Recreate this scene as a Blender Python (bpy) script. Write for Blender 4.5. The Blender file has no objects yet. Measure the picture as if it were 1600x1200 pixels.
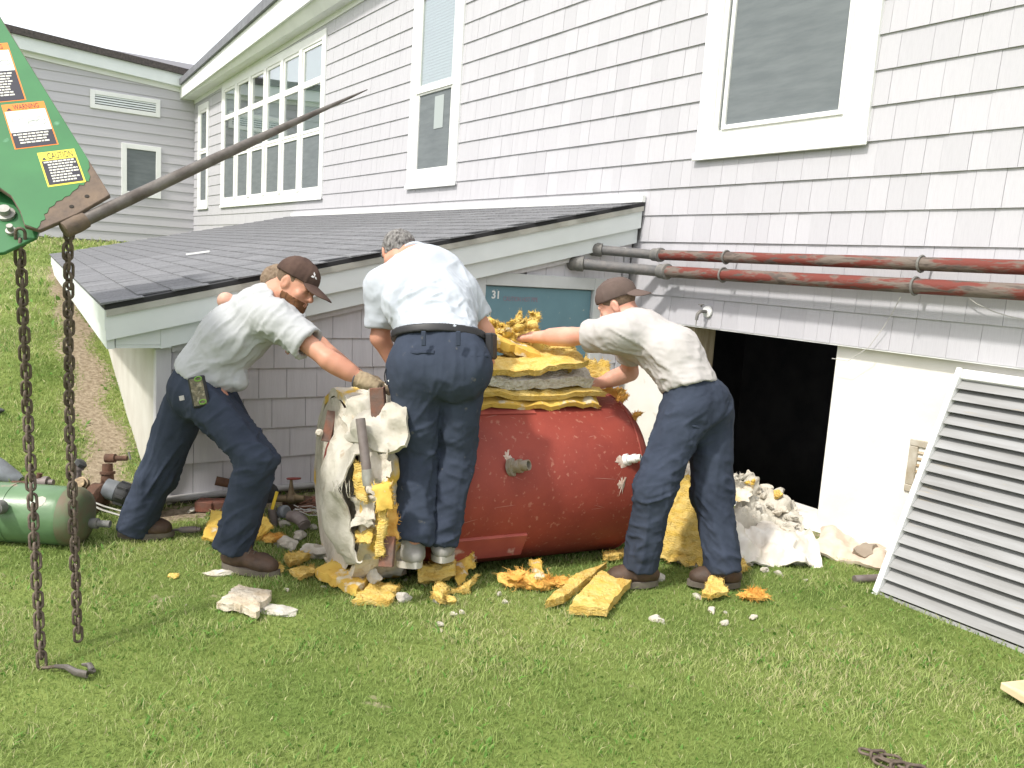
import bpy, bmesh, math, random
import numpy as np
from mathutils import Vector, Matrix
random.seed(7); RNG = np.random.default_rng(7)
scene = bpy.context.scene
COL = scene.collection

# ------------------------------------------------------------------ camera
CAM_POS = np.array([0.0, 0.0, 1.5])
FPX = 1287.0                                   # focal length for a 1600 px wide frame
_v1 = np.array([-875.0, -240.0, FPX]); _v1 /= np.linalg.norm(_v1)
_d = np.array([-0.065, 1.0]); _d /= np.linalg.norm(_d)
_h = _d @ np.array([-875.0, -240.0])
_v3 = np.array([_d[0]*(-FPX*FPX/_h), _d[1]*(-FPX*FPX/_h), FPX]); _v3 /= np.linalg.norm(_v3)
_X = -_v1; _Z = -_v3; _Y = np.cross(_Z, _X)
RC = np.stack([_X, _Y, _Z], 1)                 # camera(x right, y down, z forward) = RC @ world
cam_data = bpy.data.cameras.new('camera'); cam = bpy.data.objects.new('camera', cam_data); COL.objects.link(cam)
cam_data.sensor_width = 36.0; cam_data.lens = FPX/1600.0*36.0; cam_data.clip_end = 3000; cam_data.clip_start = 0.05
_m = Matrix(((RC[0][0], -RC[1][0], -RC[2][0], CAM_POS[0]), (RC[0][1], -RC[1][1], -RC[2][1], CAM_POS[1]),
             (RC[0][2], -RC[1][2], -RC[2][2], CAM_POS[2]), (0, 0, 0, 1)))
cam.matrix_world = _m
scene.camera = cam
RIGHT = RC[0]; UP = -RC[1]; FWD = RC[2]

def J(x, y, d):
    """a point of the place, surveyed from its photo position and its distance along the view axis (metres)"""
    return CAM_POS + (RC.T @ np.array([x-800.0, y-600.0, FPX])) / FPX * d
def GZ(x, y, z=0.0):
    r = RC.T @ np.array([x-800.0, y-600.0, FPX]); return CAM_POS + (z-CAM_POS[2])/r[2]*r
def PX(x, y, X):
    r = RC.T @ np.array([x-800.0, y-600.0, FPX]); return CAM_POS + (X-CAM_POS[0])/r[0]*r
def PY(x, y, Y):
    r = RC.T @ np.array([x-800.0, y-600.0, FPX]); return CAM_POS + (Y-CAM_POS[1])/r[1]*r

# ------------------------------------------------------------------ sky, sun, exposure
SUN_EL = math.radians(52); SUN_AZ = math.radians(10)     # azimuth from -Y towards +X
SUN_VEC = Vector((math.cos(SUN_EL)*math.sin(SUN_AZ), -math.cos(SUN_EL)*math.cos(SUN_AZ), math.sin(SUN_EL)))
world = bpy.data.worlds.new('World'); scene.world = world; world.use_nodes = True
wn = world.node_tree.nodes; wl = world.node_tree.links
bg = wn['Background']
sky = wn.new('ShaderNodeTexSky'); sky.sky_type = 'NISHITA'; sky.sun_disc = False
sky.sun_elevation = SUN_EL; sky.sun_rotation = math.atan2(SUN_VEC.x, SUN_VEC.y)
sky.air_density = 1.0; sky.dust_density = 6.0; sky.ozone_density = 1.0; sky.altitude = 50
# thin bright overcast: the clear sky is veiled evenly by white cloud
veil = wn.new('ShaderNodeMix'); veil.data_type = 'RGBA'; veil.inputs[0].default_value = 0.72; veil.inputs[7].default_value = (6.6, 6.65, 6.8, 1)
wl.new(sky.outputs[0], veil.inputs[6]); wl.new(veil.outputs[2], bg.inputs[0]); bg.inputs[1].default_value = 0.145
sun_d = bpy.data.lights.new('sun', 'SUN'); sun = bpy.data.objects.new('sun', sun_d); COL.objects.link(sun)
sun_d.energy = 2.1; sun_d.angle = math.radians(4.0); sun_d.color = (1.0, 0.965, 0.90)
sun.rotation_euler = SUN_VEC.to_track_quat('Z', 'Y').to_euler(); sun.location = (5, -10, 15)
vs = scene.view_settings; vs.view_transform = 'Standard'; vs.look = 'None'; vs.gamma = 1.0; vs.use_curve_mapping = False
vs.exposure = 0.90
scene.cycles.use_denoising = True
scene.cycles.max_bounces = 6

# ------------------------------------------------------------------ materials
def srgb(r, g, b):
    f = lambda c: (c/255/12.92) if c/255 <= 0.04045 else ((c/255+0.055)/1.055)**2.4
    return (f(r), f(g), f(b), 1.0)
MATS = {}
def mat(name, c1, c2=None, scale=8.0, rough=0.7, bump=0.0, bscale=40.0, metal=0.0, spec=0.4, speck=None, sscale=30.0, samt=0.35,
        stretch=(1, 1, 1), detail=4.0, objvar=0.0, sss=0.0, lo=0.35, hi=0.65, bdist=0.01):
    if name in MATS: return MATS[name]
    m = bpy.data.materials.new(name); MATS[name] = m; m.use_nodes = True
    N = m.node_tree.nodes; L = m.node_tree.links; b = N['Principled BSDF']
    b.inputs['Roughness'].default_value = rough; b.inputs['Metallic'].default_value = metal
    b.inputs['Specular IOR Level'].default_value = spec
    if sss:
        b.inputs['Subsurface Weight'].default_value = sss; b.inputs['Subsurface Radius'].default_value = (0.012, 0.005, 0.003)
        b.inputs['Subsurface Scale'].default_value = 1.0
    c1 = tuple(c1)+(1,) if len(c1) == 3 else c1
    tc = N.new('ShaderNodeTexCoord'); mp = N.new('ShaderNodeMapping'); mp.inputs['Scale'].default_value = stretch
    L.new(tc.outputs['Object'], mp.inputs[0])
    out = None
    if c2 is not None:
        c2 = tuple(c2)+(1,) if len(c2) == 3 else c2
        n = N.new('ShaderNodeTexNoise'); n.inputs['Scale'].default_value = scale; n.inputs['Detail'].default_value = detail
        n.inputs['Roughness'].default_value = 0.6
        L.new(mp.outputs[0], n.inputs['Vector'])
        r = N.new('ShaderNodeMapRange'); r.inputs[1].default_value = lo; r.inputs[2].default_value = hi
        L.new(n.outputs['Fac'], r.inputs[0])
        mx = N.new('ShaderNodeMix'); mx.data_type = 'RGBA'; mx.inputs[6].default_value = c1; mx.inputs[7].default_value = c2
        L.new(r.outputs[0], mx.inputs[0]); out = mx.outputs[2]
    if speck is not None:
        speck = tuple(speck)+(1,) if len(speck) == 3 else speck
        n = N.new('ShaderNodeTexNoise'); n.inputs['Scale'].default_value = sscale; n.inputs['Detail'].default_value = 5
        L.new(mp.outputs[0], n.inputs['Vector'])
        r = N.new('ShaderNodeMapRange'); r.inputs[1].default_value = 1-samt-0.05; r.inputs[2].default_value = 1-samt+0.03
        L.new(n.outputs['Fac'], r.inputs[0])
        mx = N.new('ShaderNodeMix'); mx.data_type = 'RGBA'; mx.inputs[7].default_value = speck
        if out is None: mx.inputs[6].default_value = c1
        else: L.new(out, mx.inputs[6])
        L.new(r.outputs[0], mx.inputs[0]); out = mx.outputs[2]
    if objvar:
        oi = N.new('ShaderNodeObjectInfo'); hs = N.new('ShaderNodeHueSaturation')
        r = N.new('ShaderNodeMapRange'); r.inputs[3].default_value = 1-objvar; r.inputs[4].default_value = 1+objvar
        L.new(oi.outputs['Random'], r.inputs[0]); L.new(r.outputs[0], hs.inputs['Value'])
        if out is None: hs.inputs['Color'].default_value = c1
        else: L.new(out, hs.inputs['Color'])
        out = hs.outputs[0]
    if out is None: b.inputs['Base Color'].default_value = c1
    else: L.new(out, b.inputs['Base Color'])
    if bump:
        n = N.new('ShaderNodeTexNoise'); n.inputs['Scale'].default_value = bscale; n.inputs['Detail'].default_value = 6
        L.new(mp.outputs[0], n.inputs['Vector'])
        bp = N.new('ShaderNodeBump'); bp.inputs['Strength'].default_value = bump; bp.inputs['Distance'].default_value = bdist
        L.new(n.outputs['Fac'], bp.inputs['Height']); L.new(bp.outputs[0], b.inputs['Normal'])
    return m

# ------------------------------------------------------------------ mesh helpers
def tag(o, label=None, cat=None, group=None, kind=None):
    if label: o['label'] = label
    if cat: o['category'] = cat
    if group: o['group'] = group
    if kind: o['kind'] = kind
    return o
def thing(name, base, label, cat, group=None):
    e = bpy.data.objects.new(name, None); COL.objects.link(e); e.location = tuple(base); e.empty_display_size = 0.1
    return tag(e, label, cat, group)
def world_off(parent):
    """where the parent's own origin sits in the world (parents are never rotated)"""
    p = np.zeros(3)
    while parent is not None:
        p += np.array(parent.location); parent = parent.parent
    return p
def link(name, me, m, parent=None, base=None):
    """me is in world coordinates; base moves the origin"""
    o = bpy.data.objects.new(name, me); COL.objects.link(o)
    if m is not None:
        me.materials.clear(); me.materials.append(m)
    if base is not None:
        me.transform(Matrix.Translation(-Vector(base)))
    b = np.array(base if base is not None else (0, 0, 0), float)
    if parent is not None:
        o.parent = parent; b = b - world_off(parent)
    o.location = tuple(b)
    return o
def fast_mesh(name, V, F, smooth=False):
    """V (n,3), F (m,4) or (m,3) int arrays"""
    V = np.asarray(V, np.float32); F = np.asarray(F, np.int32)
    me = bpy.data.meshes.new(name); k = F.shape[1]
    me.vertices.add(len(V)); me.vertices.foreach_set('co', V.ravel())
    me.loops.add(F.size); me.loops.foreach_set('vertex_index', F.ravel())
    me.polygons.add(len(F)); me.polygons.foreach_set('loop_start', np.arange(0, F.size, k, dtype=np.int32))
    me.polygons.foreach_set('loop_total', np.full(len(F), k, np.int32))
    if smooth: me.polygons.foreach_set('use_smooth', np.ones(len(F), bool))
    me.update(calc_edges=True); return me
def unit(v):
    v = np.asarray(v, float); return v/np.linalg.norm(v)
def frame(a, hint=(0, 0, 1)):
    a = unit(a); h = np.array(hint, float)
    if abs(a @ h) > 0.95*np.linalg.norm(h): h = np.array([1.0, 0.0, 0.0])
    u = unit(np.cross(h, a)); return a, u, np.cross(a, u)
class MB:
    def __init__(s): s.v = []; s.f = []
    def add(s, V, F):
        n = len(s.v); s.v += [tuple(map(float, p)) for p in V]; s.f += [tuple(i+n for i in q) for q in F]; return s
    def box(s, x0, x1, y0, y1, z0, z1):
        V = [(x, y, z) for x in (x0, x1) for y in (y0, y1) for z in (z0, z1)]
        return s.add(V, [(0, 1, 3, 2), (4, 6, 7, 5), (0, 4, 5, 1), (2, 3, 7, 6), (0, 2, 6, 4), (1, 5, 7, 3)])
    def obox(s, c, ax, ay, az, lx, ly, lz):
        c = np.array(c, float); ax, ay, az = map(lambda q: np.array(q, float), (ax, ay, az))
        V = [c+ax*lx*i/2+ay*ly*j/2+az*lz*k/2 for i in (-1, 1) for j in (-1, 1) for k in (-1, 1)]
        return s.add(V, [(0, 1, 3, 2), (4, 6, 7, 5), (0, 4, 5, 1), (2, 3, 7, 6), (0, 2, 6, 4), (1, 5, 7, 3)])
    def hexa(s, V):   # 8 corners: bottom loop 0-3, top loop 4-7
        return s.add(V, [(3, 2, 1, 0), (4, 5, 6, 7), (0, 1, 5, 4), (1, 2, 6, 5), (2, 3, 7, 6), (3, 0, 4, 7)])
    def prism(s, poly, off):  # planar polygon extruded by vector
        P = [np.array(p, float) for p in poly]; o = np.array(off, float); n = len(P)
        return s.add(P+[p+o for p in P], [tuple(range(n-1, -1, -1)), tuple(range(n, 2*n))]+[(i, (i+1) % n, n+(i+1) % n, n+i) for i in range(n)])
    def lathe(s, p, axis, prof, n=20, cap=True, hint=(0, 0, 1)):   # prof: list of (t along axis, radius)
        a, u, w = frame(axis, hint); p = np.array(p, float); V = []
        for t, r in prof:
            for i in range(n):
                th = 2*math.pi*i/n; V.append(p+a*t+r*(math.cos(th)*u+math.sin(th)*w))
        F = [(j*n+i, j*n+(i+1) % n, (j+1)*n+(i+1) % n, (j+1)*n+i) for j in range(len(prof)-1) for i in range(n)]
        if cap: F += [tuple(range(n-1, -1, -1)), tuple(range((len(prof)-1)*n, len(prof)*n))]
        return s.add(V, F)
    def tube(s, pts, r, n=10, cap=True, closed=False):
        P = [np.array(p, float) for p in pts]; V = []; m = len(P); rr = r if hasattr(r, '__len__') else [r]*m
        for i in range(m):
            if closed: t = P[(i+1) % m]-P[i-1]
            else: t = P[min(i+1, m-1)]-P[max(i-1, 0)]
            if i == 0: a, u, w = frame(t)
            else:
                a = unit(t); u = unit(u-a*(u@a)); w = np.cross(a, u)
            for k in range(n):
                th = 2*math.pi*k/n; V.append(P[i]+rr[i]*(math.cos(th)*u+math.sin(th)*w))
        F = [(j*n+i, j*n+(i+1) % n, ((j+1) % m)*n+(i+1) % n, ((j+1) % m)*n+i) for j in range(m if closed else m-1) for i in range(n)]
        if cap and not closed: F += [tuple(range(n-1, -1, -1)), tuple(range((m-1)*n, m*n))]
        return s.add(V, F)
    def build(s, name, m, parent=None, smooth=False, base=None, bevel=0.0, fix=True):
        me = bpy.data.meshes.new(name); me.from_pydata(s.v, [], s.f); me.update()
        if fix:
            bm = bmesh.new(); bm.from_mesh(me); bmesh.ops.recalc_face_normals(bm, faces=bm.faces)
            if bevel: bmesh.ops.bevel(bm, geom=bm.edges[:], offset=bevel, segments=1, affect='EDGES', clamp_overlap=True)
            bm.to_mesh(me); bm.free()
        if smooth:
            me.polygons.foreach_set('use_smooth', [True]*len(me.polygons))
            try: me.set_sharp_from_angle(angle=math.radians(42))
            except Exception: pass
        return link(name, me, m, parent, base)
def bx(name, m, parent, *a, bevel=0.0): return MB().box(*a).build(name, m, parent, bevel=bevel)

# value noise for shaping (vectorised)
def _hash(ix, iy, iz, seed):
    h = (ix*374761393 + iy*668265263 + iz*2147483647 + seed*974711) & 0xffffffff
    h = ((h ^ (h >> 13)) * 1274126177) & 0xffffffff
    return ((h ^ (h >> 16)) & 0xffff).astype(np.float64)/65535.0
def vnoise(P, seed=0):
    P = np.asarray(P, float); i = np.floor(P).astype(np.int64); f = P-i; f = f*f*f*(f*(f*6-15)+10); r = 0
    for dx in (0, 1):
        for dy in (0, 1):
            for dz in (0, 1):
                w = (f[:, 0] if dx else 1-f[:, 0])*(f[:, 1] if dy else 1-f[:, 1])*(f[:, 2] if dz else 1-f[:, 2])
                r = r+w*_hash(i[:, 0]+dx, i[:, 1]+dy, i[:, 2]+dz, seed)
    return r*2-1
def fbm(P, seed=0, oct=3):
    r = 0; a = 1.0
    for o in range(oct): r = r+a*vnoise(np.asarray(P)*2**o, seed+o*17); a *= 0.5
    return r
# ================================================================== ground
W = 4.36            # main wall plane (faces -Y)
XL = -4.87          # door wall of the lean-to (faces +X)
def smooth01(t): t = np.clip(t, 0, 1); return t*t*(3-2*t)
TANK_C = np.array([-3.56, 2.6, 0.385]); TANK_R = 0.445; TANK_A = np.array([math.sin(0.15), math.cos(0.15), 0.0]); TANK_N = np.array([math.cos(0.15), -math.sin(0.15), 0.0])
def ground_h(x, y):
    x = np.asarray(x, float); y = np.asarray(y, float)
    kx = np.array([-400, -60, -30, -19, -12.6, -9.0, -7.4, -6.4, -5.5, -4.7, 0, 400]); kz = np.array([6.0, 2.6, 1.9, 1.47, 1.1, 0.78, 0.48, 0.28, 0.10, 0.0, 0, -3.0])
    z = np.interp(x, kx, kz)
    dx = x-TANK_C[0]; dy = y-TANK_C[1]; s = dx*TANK_A[0]+dy*TANK_A[1]; n = dx*TANK_N[0]+dy*TANK_N[1]
    z = z-0.065*np.exp(-(n/0.34)**4)*smooth01((1.15-np.abs(s+0.25))/0.3)
    z = z+0.012*np.sin(x*2.3+1.0)*np.sin(y*1.9)+0.006*np.sin(x*7.1)*np.cos(y*6.3+0.4)
    return z
def axis_ticks():
    xs = np.concatenate([[-400, -250, -150, -90, -60, -45, -35, -28], np.arange(-24, -8, 0.5), np.arange(-8, 0.5, 0.08), np.arange(1, 8, 1.0), [12, 20, 40, 90, 200, 400]])
    ys = np.concatenate([[-400, -200, -90, -40, -20, -12], np.arange(-8, -1, 0.5), np.arange(-1, 4.44, 0.08)])
    return xs, ys
xs, ys = axis_ticks()
GX, GY = np.meshgrid(xs, ys, indexing='ij'); GZZ = ground_h(GX, GY)
V = np.stack([GX, GY, GZZ], -1).reshape(-1, 3); ny = len(ys)
ii, jj = np.meshgrid(np.arange(len(xs)-1), np.arange(ny-1), indexing='ij'); q = (ii*ny+jj).ravel()
ground_me = fast_mesh('ground', V, np.stack([q, q+ny, q+ny+1, q+1], 1), True)
def dirt_amount(x, y):
    """bare soil: the strip along the lean-to foundation, the strip under the door wall, worn spots"""
    yw = 0.95+(-4.87-x)*(0.40/7.7)
    d = np.where((x < -4.9), np.clip(1-np.abs(yw-0.22-y+0.05*np.sin(x*5))/0.25, 0, 1)*(x > -13), 0)
    d = np.maximum(d, np.clip(1-np.abs(x+4.72)/0.2, 0, 1)*((y > 0.85) & (y < 2.6)))
    d = np.maximum(d, np.clip(1-np.abs(y-4.30)/0.15, 0, 1)*(x > -4.8)*0.7)
    for (px, py, r) in ((590, 1105, 0.07), (990, 1065, 0.05), (250, 935, 0.09), (330, 930, 0.05), (1215, 985, 0.06), (1310, 950, 0.06)):
        g = GZ(px, py); d = np.maximum(d, 0.5*np.exp(-((x-g[0])**2+(y-g[1])**2)/r**2))
    return d
at = ground_me.color_attributes.new('dirt', 'FLOAT_COLOR', 'POINT')
dv = dirt_amount(V[:, 0], V[:, 1]); at.data.foreach_set('color', np.stack([dv, dv, dv, np.ones_like(dv)], 1).astype(np.float32).ravel())
gm = bpy.data.materials.new('lawn_soil'); gm.use_nodes = True
N = gm.node_tree.nodes; L = gm.node_tree.links; b = N['Principled BSDF']; b.inputs['Roughness'].default_value = 0.95; b.inputs['Specular IOR Level'].default_value = 0.1
a = N.new('ShaderNodeAttribute'); a.attribute_name = 'dirt'
tc = N.new('ShaderNodeTexCoord'); n1 = N.new('ShaderNodeTexNoise'); n1.inputs['Scale'].default_value = 1.6; n1.inputs['Detail'].default_value = 8; L.new(tc.outputs['Object'], n1.inputs['Vector'])
n2 = N.new('ShaderNodeTexNoise'); n2.inputs['Scale'].default_value = 34; n2.inputs['Detail'].default_value = 8; L.new(tc.outputs['Object'], n2.inputs['Vector'])
cr = N.new('ShaderNodeValToRGB'); cr.color_ramp.elements[0].color = (0.085, 0.130, 0.030, 1); cr.color_ramp.elements[0].position = 0.3
cr.color_ramp.elements[1].color = (0.19, 0.235, 0.065, 1); cr.color_ramp.elements[1].position = 0.7; L.new(n1.outputs['Fac'], cr.inputs[0])
cr2 = N.new('ShaderNodeValToRGB'); cr2.color_ramp.elements[0].color = (0.20, 0.155, 0.105, 1); cr2.color_ramp.elements[0].position = 0.35
cr2.color_ramp.elements[1].color = (0.32, 0.265, 0.19, 1); cr2.color_ramp.elements[1].position = 0.65; L.new(n2.outputs['Fac'], cr2.inputs[0])
ad = N.new('ShaderNodeMath'); ad.operation = 'MULTIPLY_ADD'; ad.inputs[1].default_value = 1.3; ad.inputs[2].default_value = -0.5; L.new(n2.outputs['Fac'], ad.inputs[0])
ad2 = N.new('ShaderNodeMath'); ad2.operation = 'ADD'; L.new(a.outputs['Fac'], ad2.inputs[0]); L.new(ad.outputs[0], ad2.inputs[1])
mr = N.new('ShaderNodeMapRange'); mr.inputs[1].default_value = 0.45; mr.inputs[2].default_value = 0.8; L.new(ad2.outputs[0], mr.inputs[0])
mx = N.new('ShaderNodeMix'); mx.data_type = 'RGBA'; L.new(mr.outputs[0], mx.inputs[0]); L.new(cr.outputs[0], mx.inputs[6]); L.new(cr2.outputs[0], mx.inputs[7]); L.new(mx.outputs[2], b.inputs['Base Color'])
bp = N.new('ShaderNodeBump'); bp.inputs['Strength'].default_value = 0.8; bp.inputs['Distance'].default_value = 0.02; L.new(n2.outputs['Fac'], bp.inputs['Height']); L.new(bp.outputs[0], b.inputs['Normal'])
ground = link('ground', ground_me, gm); tag(ground, kind='structure')

def in_view(P, pad=60):
    q = (P-CAM_POS) @ RC.T; z = q[:, 2]; ok = z > 0.3; z = np.where(ok, z, 1)
    u = q[:, 0]/z*FPX+800; v = q[:, 1]/z*FPX+600
    return ok & (u > -pad) & (u < 1600+pad) & (v > -pad) & (v < 1200+pad)
def grass_blades():
    zones = [((-4.4, 0.6), (-1.6, 4.3), 0.9, 3.3, 15000, (0.013, 0.034), 0.0030), ((-6.2, 0.2), (-2.4, 4.3), 3.3, 4.6, 11000, (0.013, 0.034), 0.0036),
             ((-9.0, -1.0), (-3.2, 4.3), 4.6, 7.5, 4600, (0.02, 0.045), 0.0058), ((-19, -7), (-1.0, 3.8), 7.5, 14.0, 900, (0.03, 0.07), 0.012), ((-40, -12), (-3.0, 4.3), 14.0, 32.0, 160, (0.04, 0.09), 0.03)]
    VV = []; CC = []
    for (xr, yr, d0, d1, dens, hr, wd) in zones:
        n = int((xr[1]-xr[0])*(yr[1]-yr[0])*dens)
        x = RNG.uniform(*xr, n); y = RNG.uniform(*yr, n); z = ground_h(x, y); P = np.stack([x, y, z], 1)
        dist = (P-CAM_POS) @ FWD
        k = (dist >= d0) & (dist < d1) & (in_view(P) | (in_view(P, 650) & (RNG.uniform(0, 1, n) < 0.6)))
        yw = 0.95+(-4.87-x)*(0.40/7.7)
        k &= ~((x < XL+0.02) & (y > yw-0.02) & (x > -12.7)); k &= (x > -18.9); k &= RNG.uniform(0, 1, n) > dirt_amount(x, y)*1.25
        P = P[k]; n = len(P)
        big = fbm(np.stack([P[:, 0]*1.1, P[:, 1]*1.1, np.zeros(n)], 1), 3); mid = fbm(np.stack([P[:, 0]*6, P[:, 1]*6, np.zeros(n)], 1), 9)
        hh = RNG.uniform(*hr, n)*(1.0+0.3*mid+0.08*big); az = RNG.uniform(0, 2*np.pi, n); lean = RNG.uniform(0.25, 1.25, n)*hh
        broad = RNG.uniform(0, 1, n) < np.clip(0.02+0.08*(mid > 0.55), 0, 1); w = wd*RNG.uniform(0.6, 1.3, n)*np.where(broad, 3.2, 1.0); hh = hh*np.where(broad, 0.8, 1.0); face = RNG.uniform(0, 2*np.pi, n)
        sx = np.cos(face)*w/2; sy = np.sin(face)*w/2
        lx = np.cos(az)*lean; ly = np.sin(az)*lean
        p0 = P.copy(); p0[:, 2] -= 0.004
        V5 = np.zeros((n, 5, 3))
        V5[:, 0] = p0+np.stack([-sx, -sy, 0*sx], 1); V5[:, 1] = p0+np.stack([sx, sy, 0*sx], 1)
        mp_ = p0+np.stack([lx*0.35, ly*0.35, hh*0.62], 1)
        V5[:, 2] = mp_+np.stack([sx*0.8, sy*0.8, 0*sx], 1); V5[:, 3] = mp_+np.stack([-sx*0.8, -sy*0.8, 0*sx], 1)
        V5[:, 4] = p0+np.stack([lx, ly, hh*0.95], 1)
        VV.append(V5.reshape(-1, 3))
        t = np.clip(0.5+0.34*big+0.25*RNG.normal(0, 1, n)*0.7+0.2*mid, 0, 1)[:, None]
        g1 = np.array([[0.205, 0.295, 0.075]]); g2 = np.array([[0.430, 0.500, 0.185]])
        c = g1*(1-t)+g2*t; c = np.where(broad[:, None], np.array([[0.13, 0.27, 0.05]])*RNG.uniform(0.8, 1.4, (n, 1)), c)
        straw = (RNG.uniform(0, 1, n) < np.clip(0.12+0.20*big+0.10*mid, 0.03, 0.45))[:, None]
        straw = straw & ~broad[:, None]; c = np.where(straw, np.array([[0.58, 0.55, 0.31]])*RNG.uniform(0.7, 1.1, (n, 1)), c)
        CC.append(np.repeat(np.concatenate([c, np.ones((n, 1))], 1), 5, axis=0))
    V = np.concatenate(VV); C = np.concatenate(CC); n = len(V)//5; base = np.arange(n)[:, None]*5
    T = np.concatenate([base+np.array([[0, 1, 2]]), base+np.array([[0, 2, 3]]), base+np.array([[3, 2, 4]])], 0)
    me = fast_mesh('grass', V, T); ca = me.color_attributes.new('tint', 'FLOAT_COLOR', 'POINT'); ca.data.foreach_set('color', C.astype(np.float32).ravel())
    m = bpy.data.materials.new('grass_blade'); m.use_nodes = True; N = m.node_tree.nodes; L = m.node_tree.links; b = N['Principled BSDF']
    a = N.new('ShaderNodeAttribute'); a.attribute_name = 'tint'; L.new(a.outputs['Color'], b.inputs['Base Color']); b.inputs['Roughness'].default_value = 0.6; b.inputs['Specular IOR Level'].default_value = 0.25
    tr = N.new('ShaderNodeBsdfTranslucent'); L.new(a.outputs['Color'], tr.inputs[0]); ms = N.new('ShaderNodeMixShader'); ms.inputs[0].default_value = 0.38
    L.new(b.outputs[0], ms.inputs[1]); L.new(tr.outputs[0], ms.inputs[2]); L.new(ms.outputs[0], N['Material Output'].inputs[0])
    o = link('grass', me, m); tag(o, 'short green lawn grass with dry straw patches', 'grass', kind='stuff'); return n
print('blades', grass_blades())

# ================================================================== main building
M_SH = mat('shingle_vinyl', (0.49, 0.485, 0.515), (0.455, 0.450, 0.48), scale=5, rough=0.55, bump=0.25, bscale=26, stretch=(6, 6, 0.6), spec=0.3, objvar=0.045, bdist=0.004)
M_SHD = mat('sheathing', (0.42, 0.41, 0.43), rough=0.9)
M_TRIM = mat('white_trim', (0.80, 0.81, 0.80), (0.74, 0.75, 0.74), scale=3, rough=0.5, spec=0.35)
M_FASC = mat('fascia_paint', (0.72, 0.76, 0.755), (0.66, 0.70, 0.695), scale=2.5, rough=0.5, spec=0.3)
M_SASH = mat('sash_white', (0.82, 0.82, 0.80), rough=0.4)
M_ROOFEDGE = mat('roof_edge', (0.20, 0.21, 0.23), (0.15, 0.15, 0.17), scale=6, rough=0.7)
M_FOUND = mat('painted_foundation', (0.80, 0.79, 0.75), (0.72, 0.70, 0.64), scale=2.2, rough=0.8, bump=0.35, bscale=18, speck=(0.45, 0.36, 0.26), sscale=5.0, samt=0.30, bdist=0.006)
M_GLASS = bpy.data.materials.new('window_glass'); M_GLASS.use_nodes = True; _N = M_GLASS.node_tree.nodes; _L = M_GLASS.node_tree.links; _N.remove(_N['Principled BSDF'])
_g = _N.new('ShaderNodeBsdfGlossy'); _g.inputs['Roughness'].default_value = 0.02; _t = _N.new('ShaderNodeBsdfTransparent'); _t.inputs[0].default_value = (0.80, 0.86, 0.86, 1); _x = _N.new('ShaderNodeMixShader'); _f = _N.new('ShaderNodeMapRange'); _f.inputs[3].default_value = 0.16; _f.inputs[4].default_value = 0.9; _w = _N.new('ShaderNodeLayerWeight'); _w.inputs[0].default_value = 0.25; _L.new(_w.outputs['Facing'], _f.inputs[0])
_L.new(_f.outputs[0], _x.inputs[0]); _L.new(_t.outputs[0], _x.inputs[1]); _L.new(_g.outputs[0], _x.inputs[2]); _L.new(_x.outputs[0], _N['Material Output'].inputs[0])
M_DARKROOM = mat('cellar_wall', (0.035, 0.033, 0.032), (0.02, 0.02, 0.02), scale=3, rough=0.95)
M_SCREEN = mat('insect_screen', (0.175, 0.195, 0.205), (0.14, 0.158, 0.168), scale=3.0, rough=0.65, spec=0.15, stretch=(1, 1, 6), bump=0.1, bscale=300)
M_BLIND = mat('blind_slat', (0.70, 0.75, 0.73), rough=0.6)

bld = thing('shingled_building', (-8, W+0.1, 0), 'long building with pale grey shingle siding, white trimmed windows and a white foundation', 'building')
B_Z0, B_Z1 = 1.17, 4.95; BX0, BX1 = -19.0, 3.0
bx('wall_sheathing', M_SHD, bld, BX0-1, BX1, W+0.012, W+0.2, B_Z0+0.01, 4.80)
TR = 0.10
wins = []   # exclusion rectangles (x0,x1,z0,z1) = outer trim
def window(x0, x1, z0, z1, kind, tw=0.12, sill=True):
    """x/z are the outer edges of the trim"""
    f = MB(); y0, y1 = W-0.034, W+0.005
    f.box(x0, x0+tw, y0, y1, z0, z1); f.box(x1-tw, x1, y0, y1, z0, z1); f.box(x0+tw, x1-tw, y0+0.002, y1, z1-tw, z1); f.box(x0+tw, x1-tw, y0+0.002, y1, z0, z0+tw)
    w = f.build('window', M_TRIM, bld, bevel=0.004); wins.append((x0+0.04, x1-0.04, z0+0.04, z1-0.04))
    if sill: bx('sill', M_TRIM, w, x0-0.015, x1+0.015, W-0.046, W-0.0345, z0-0.016, z0+0.035, bevel=0.004)
    return w, (x0+tw, x1-tw, z0+tw, z1-tw)
M_ROOM = mat('dim_room', (0.20, 0.22, 0.21), (0.10, 0.12, 0.11), scale=2.0, rough=0.9)
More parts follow.
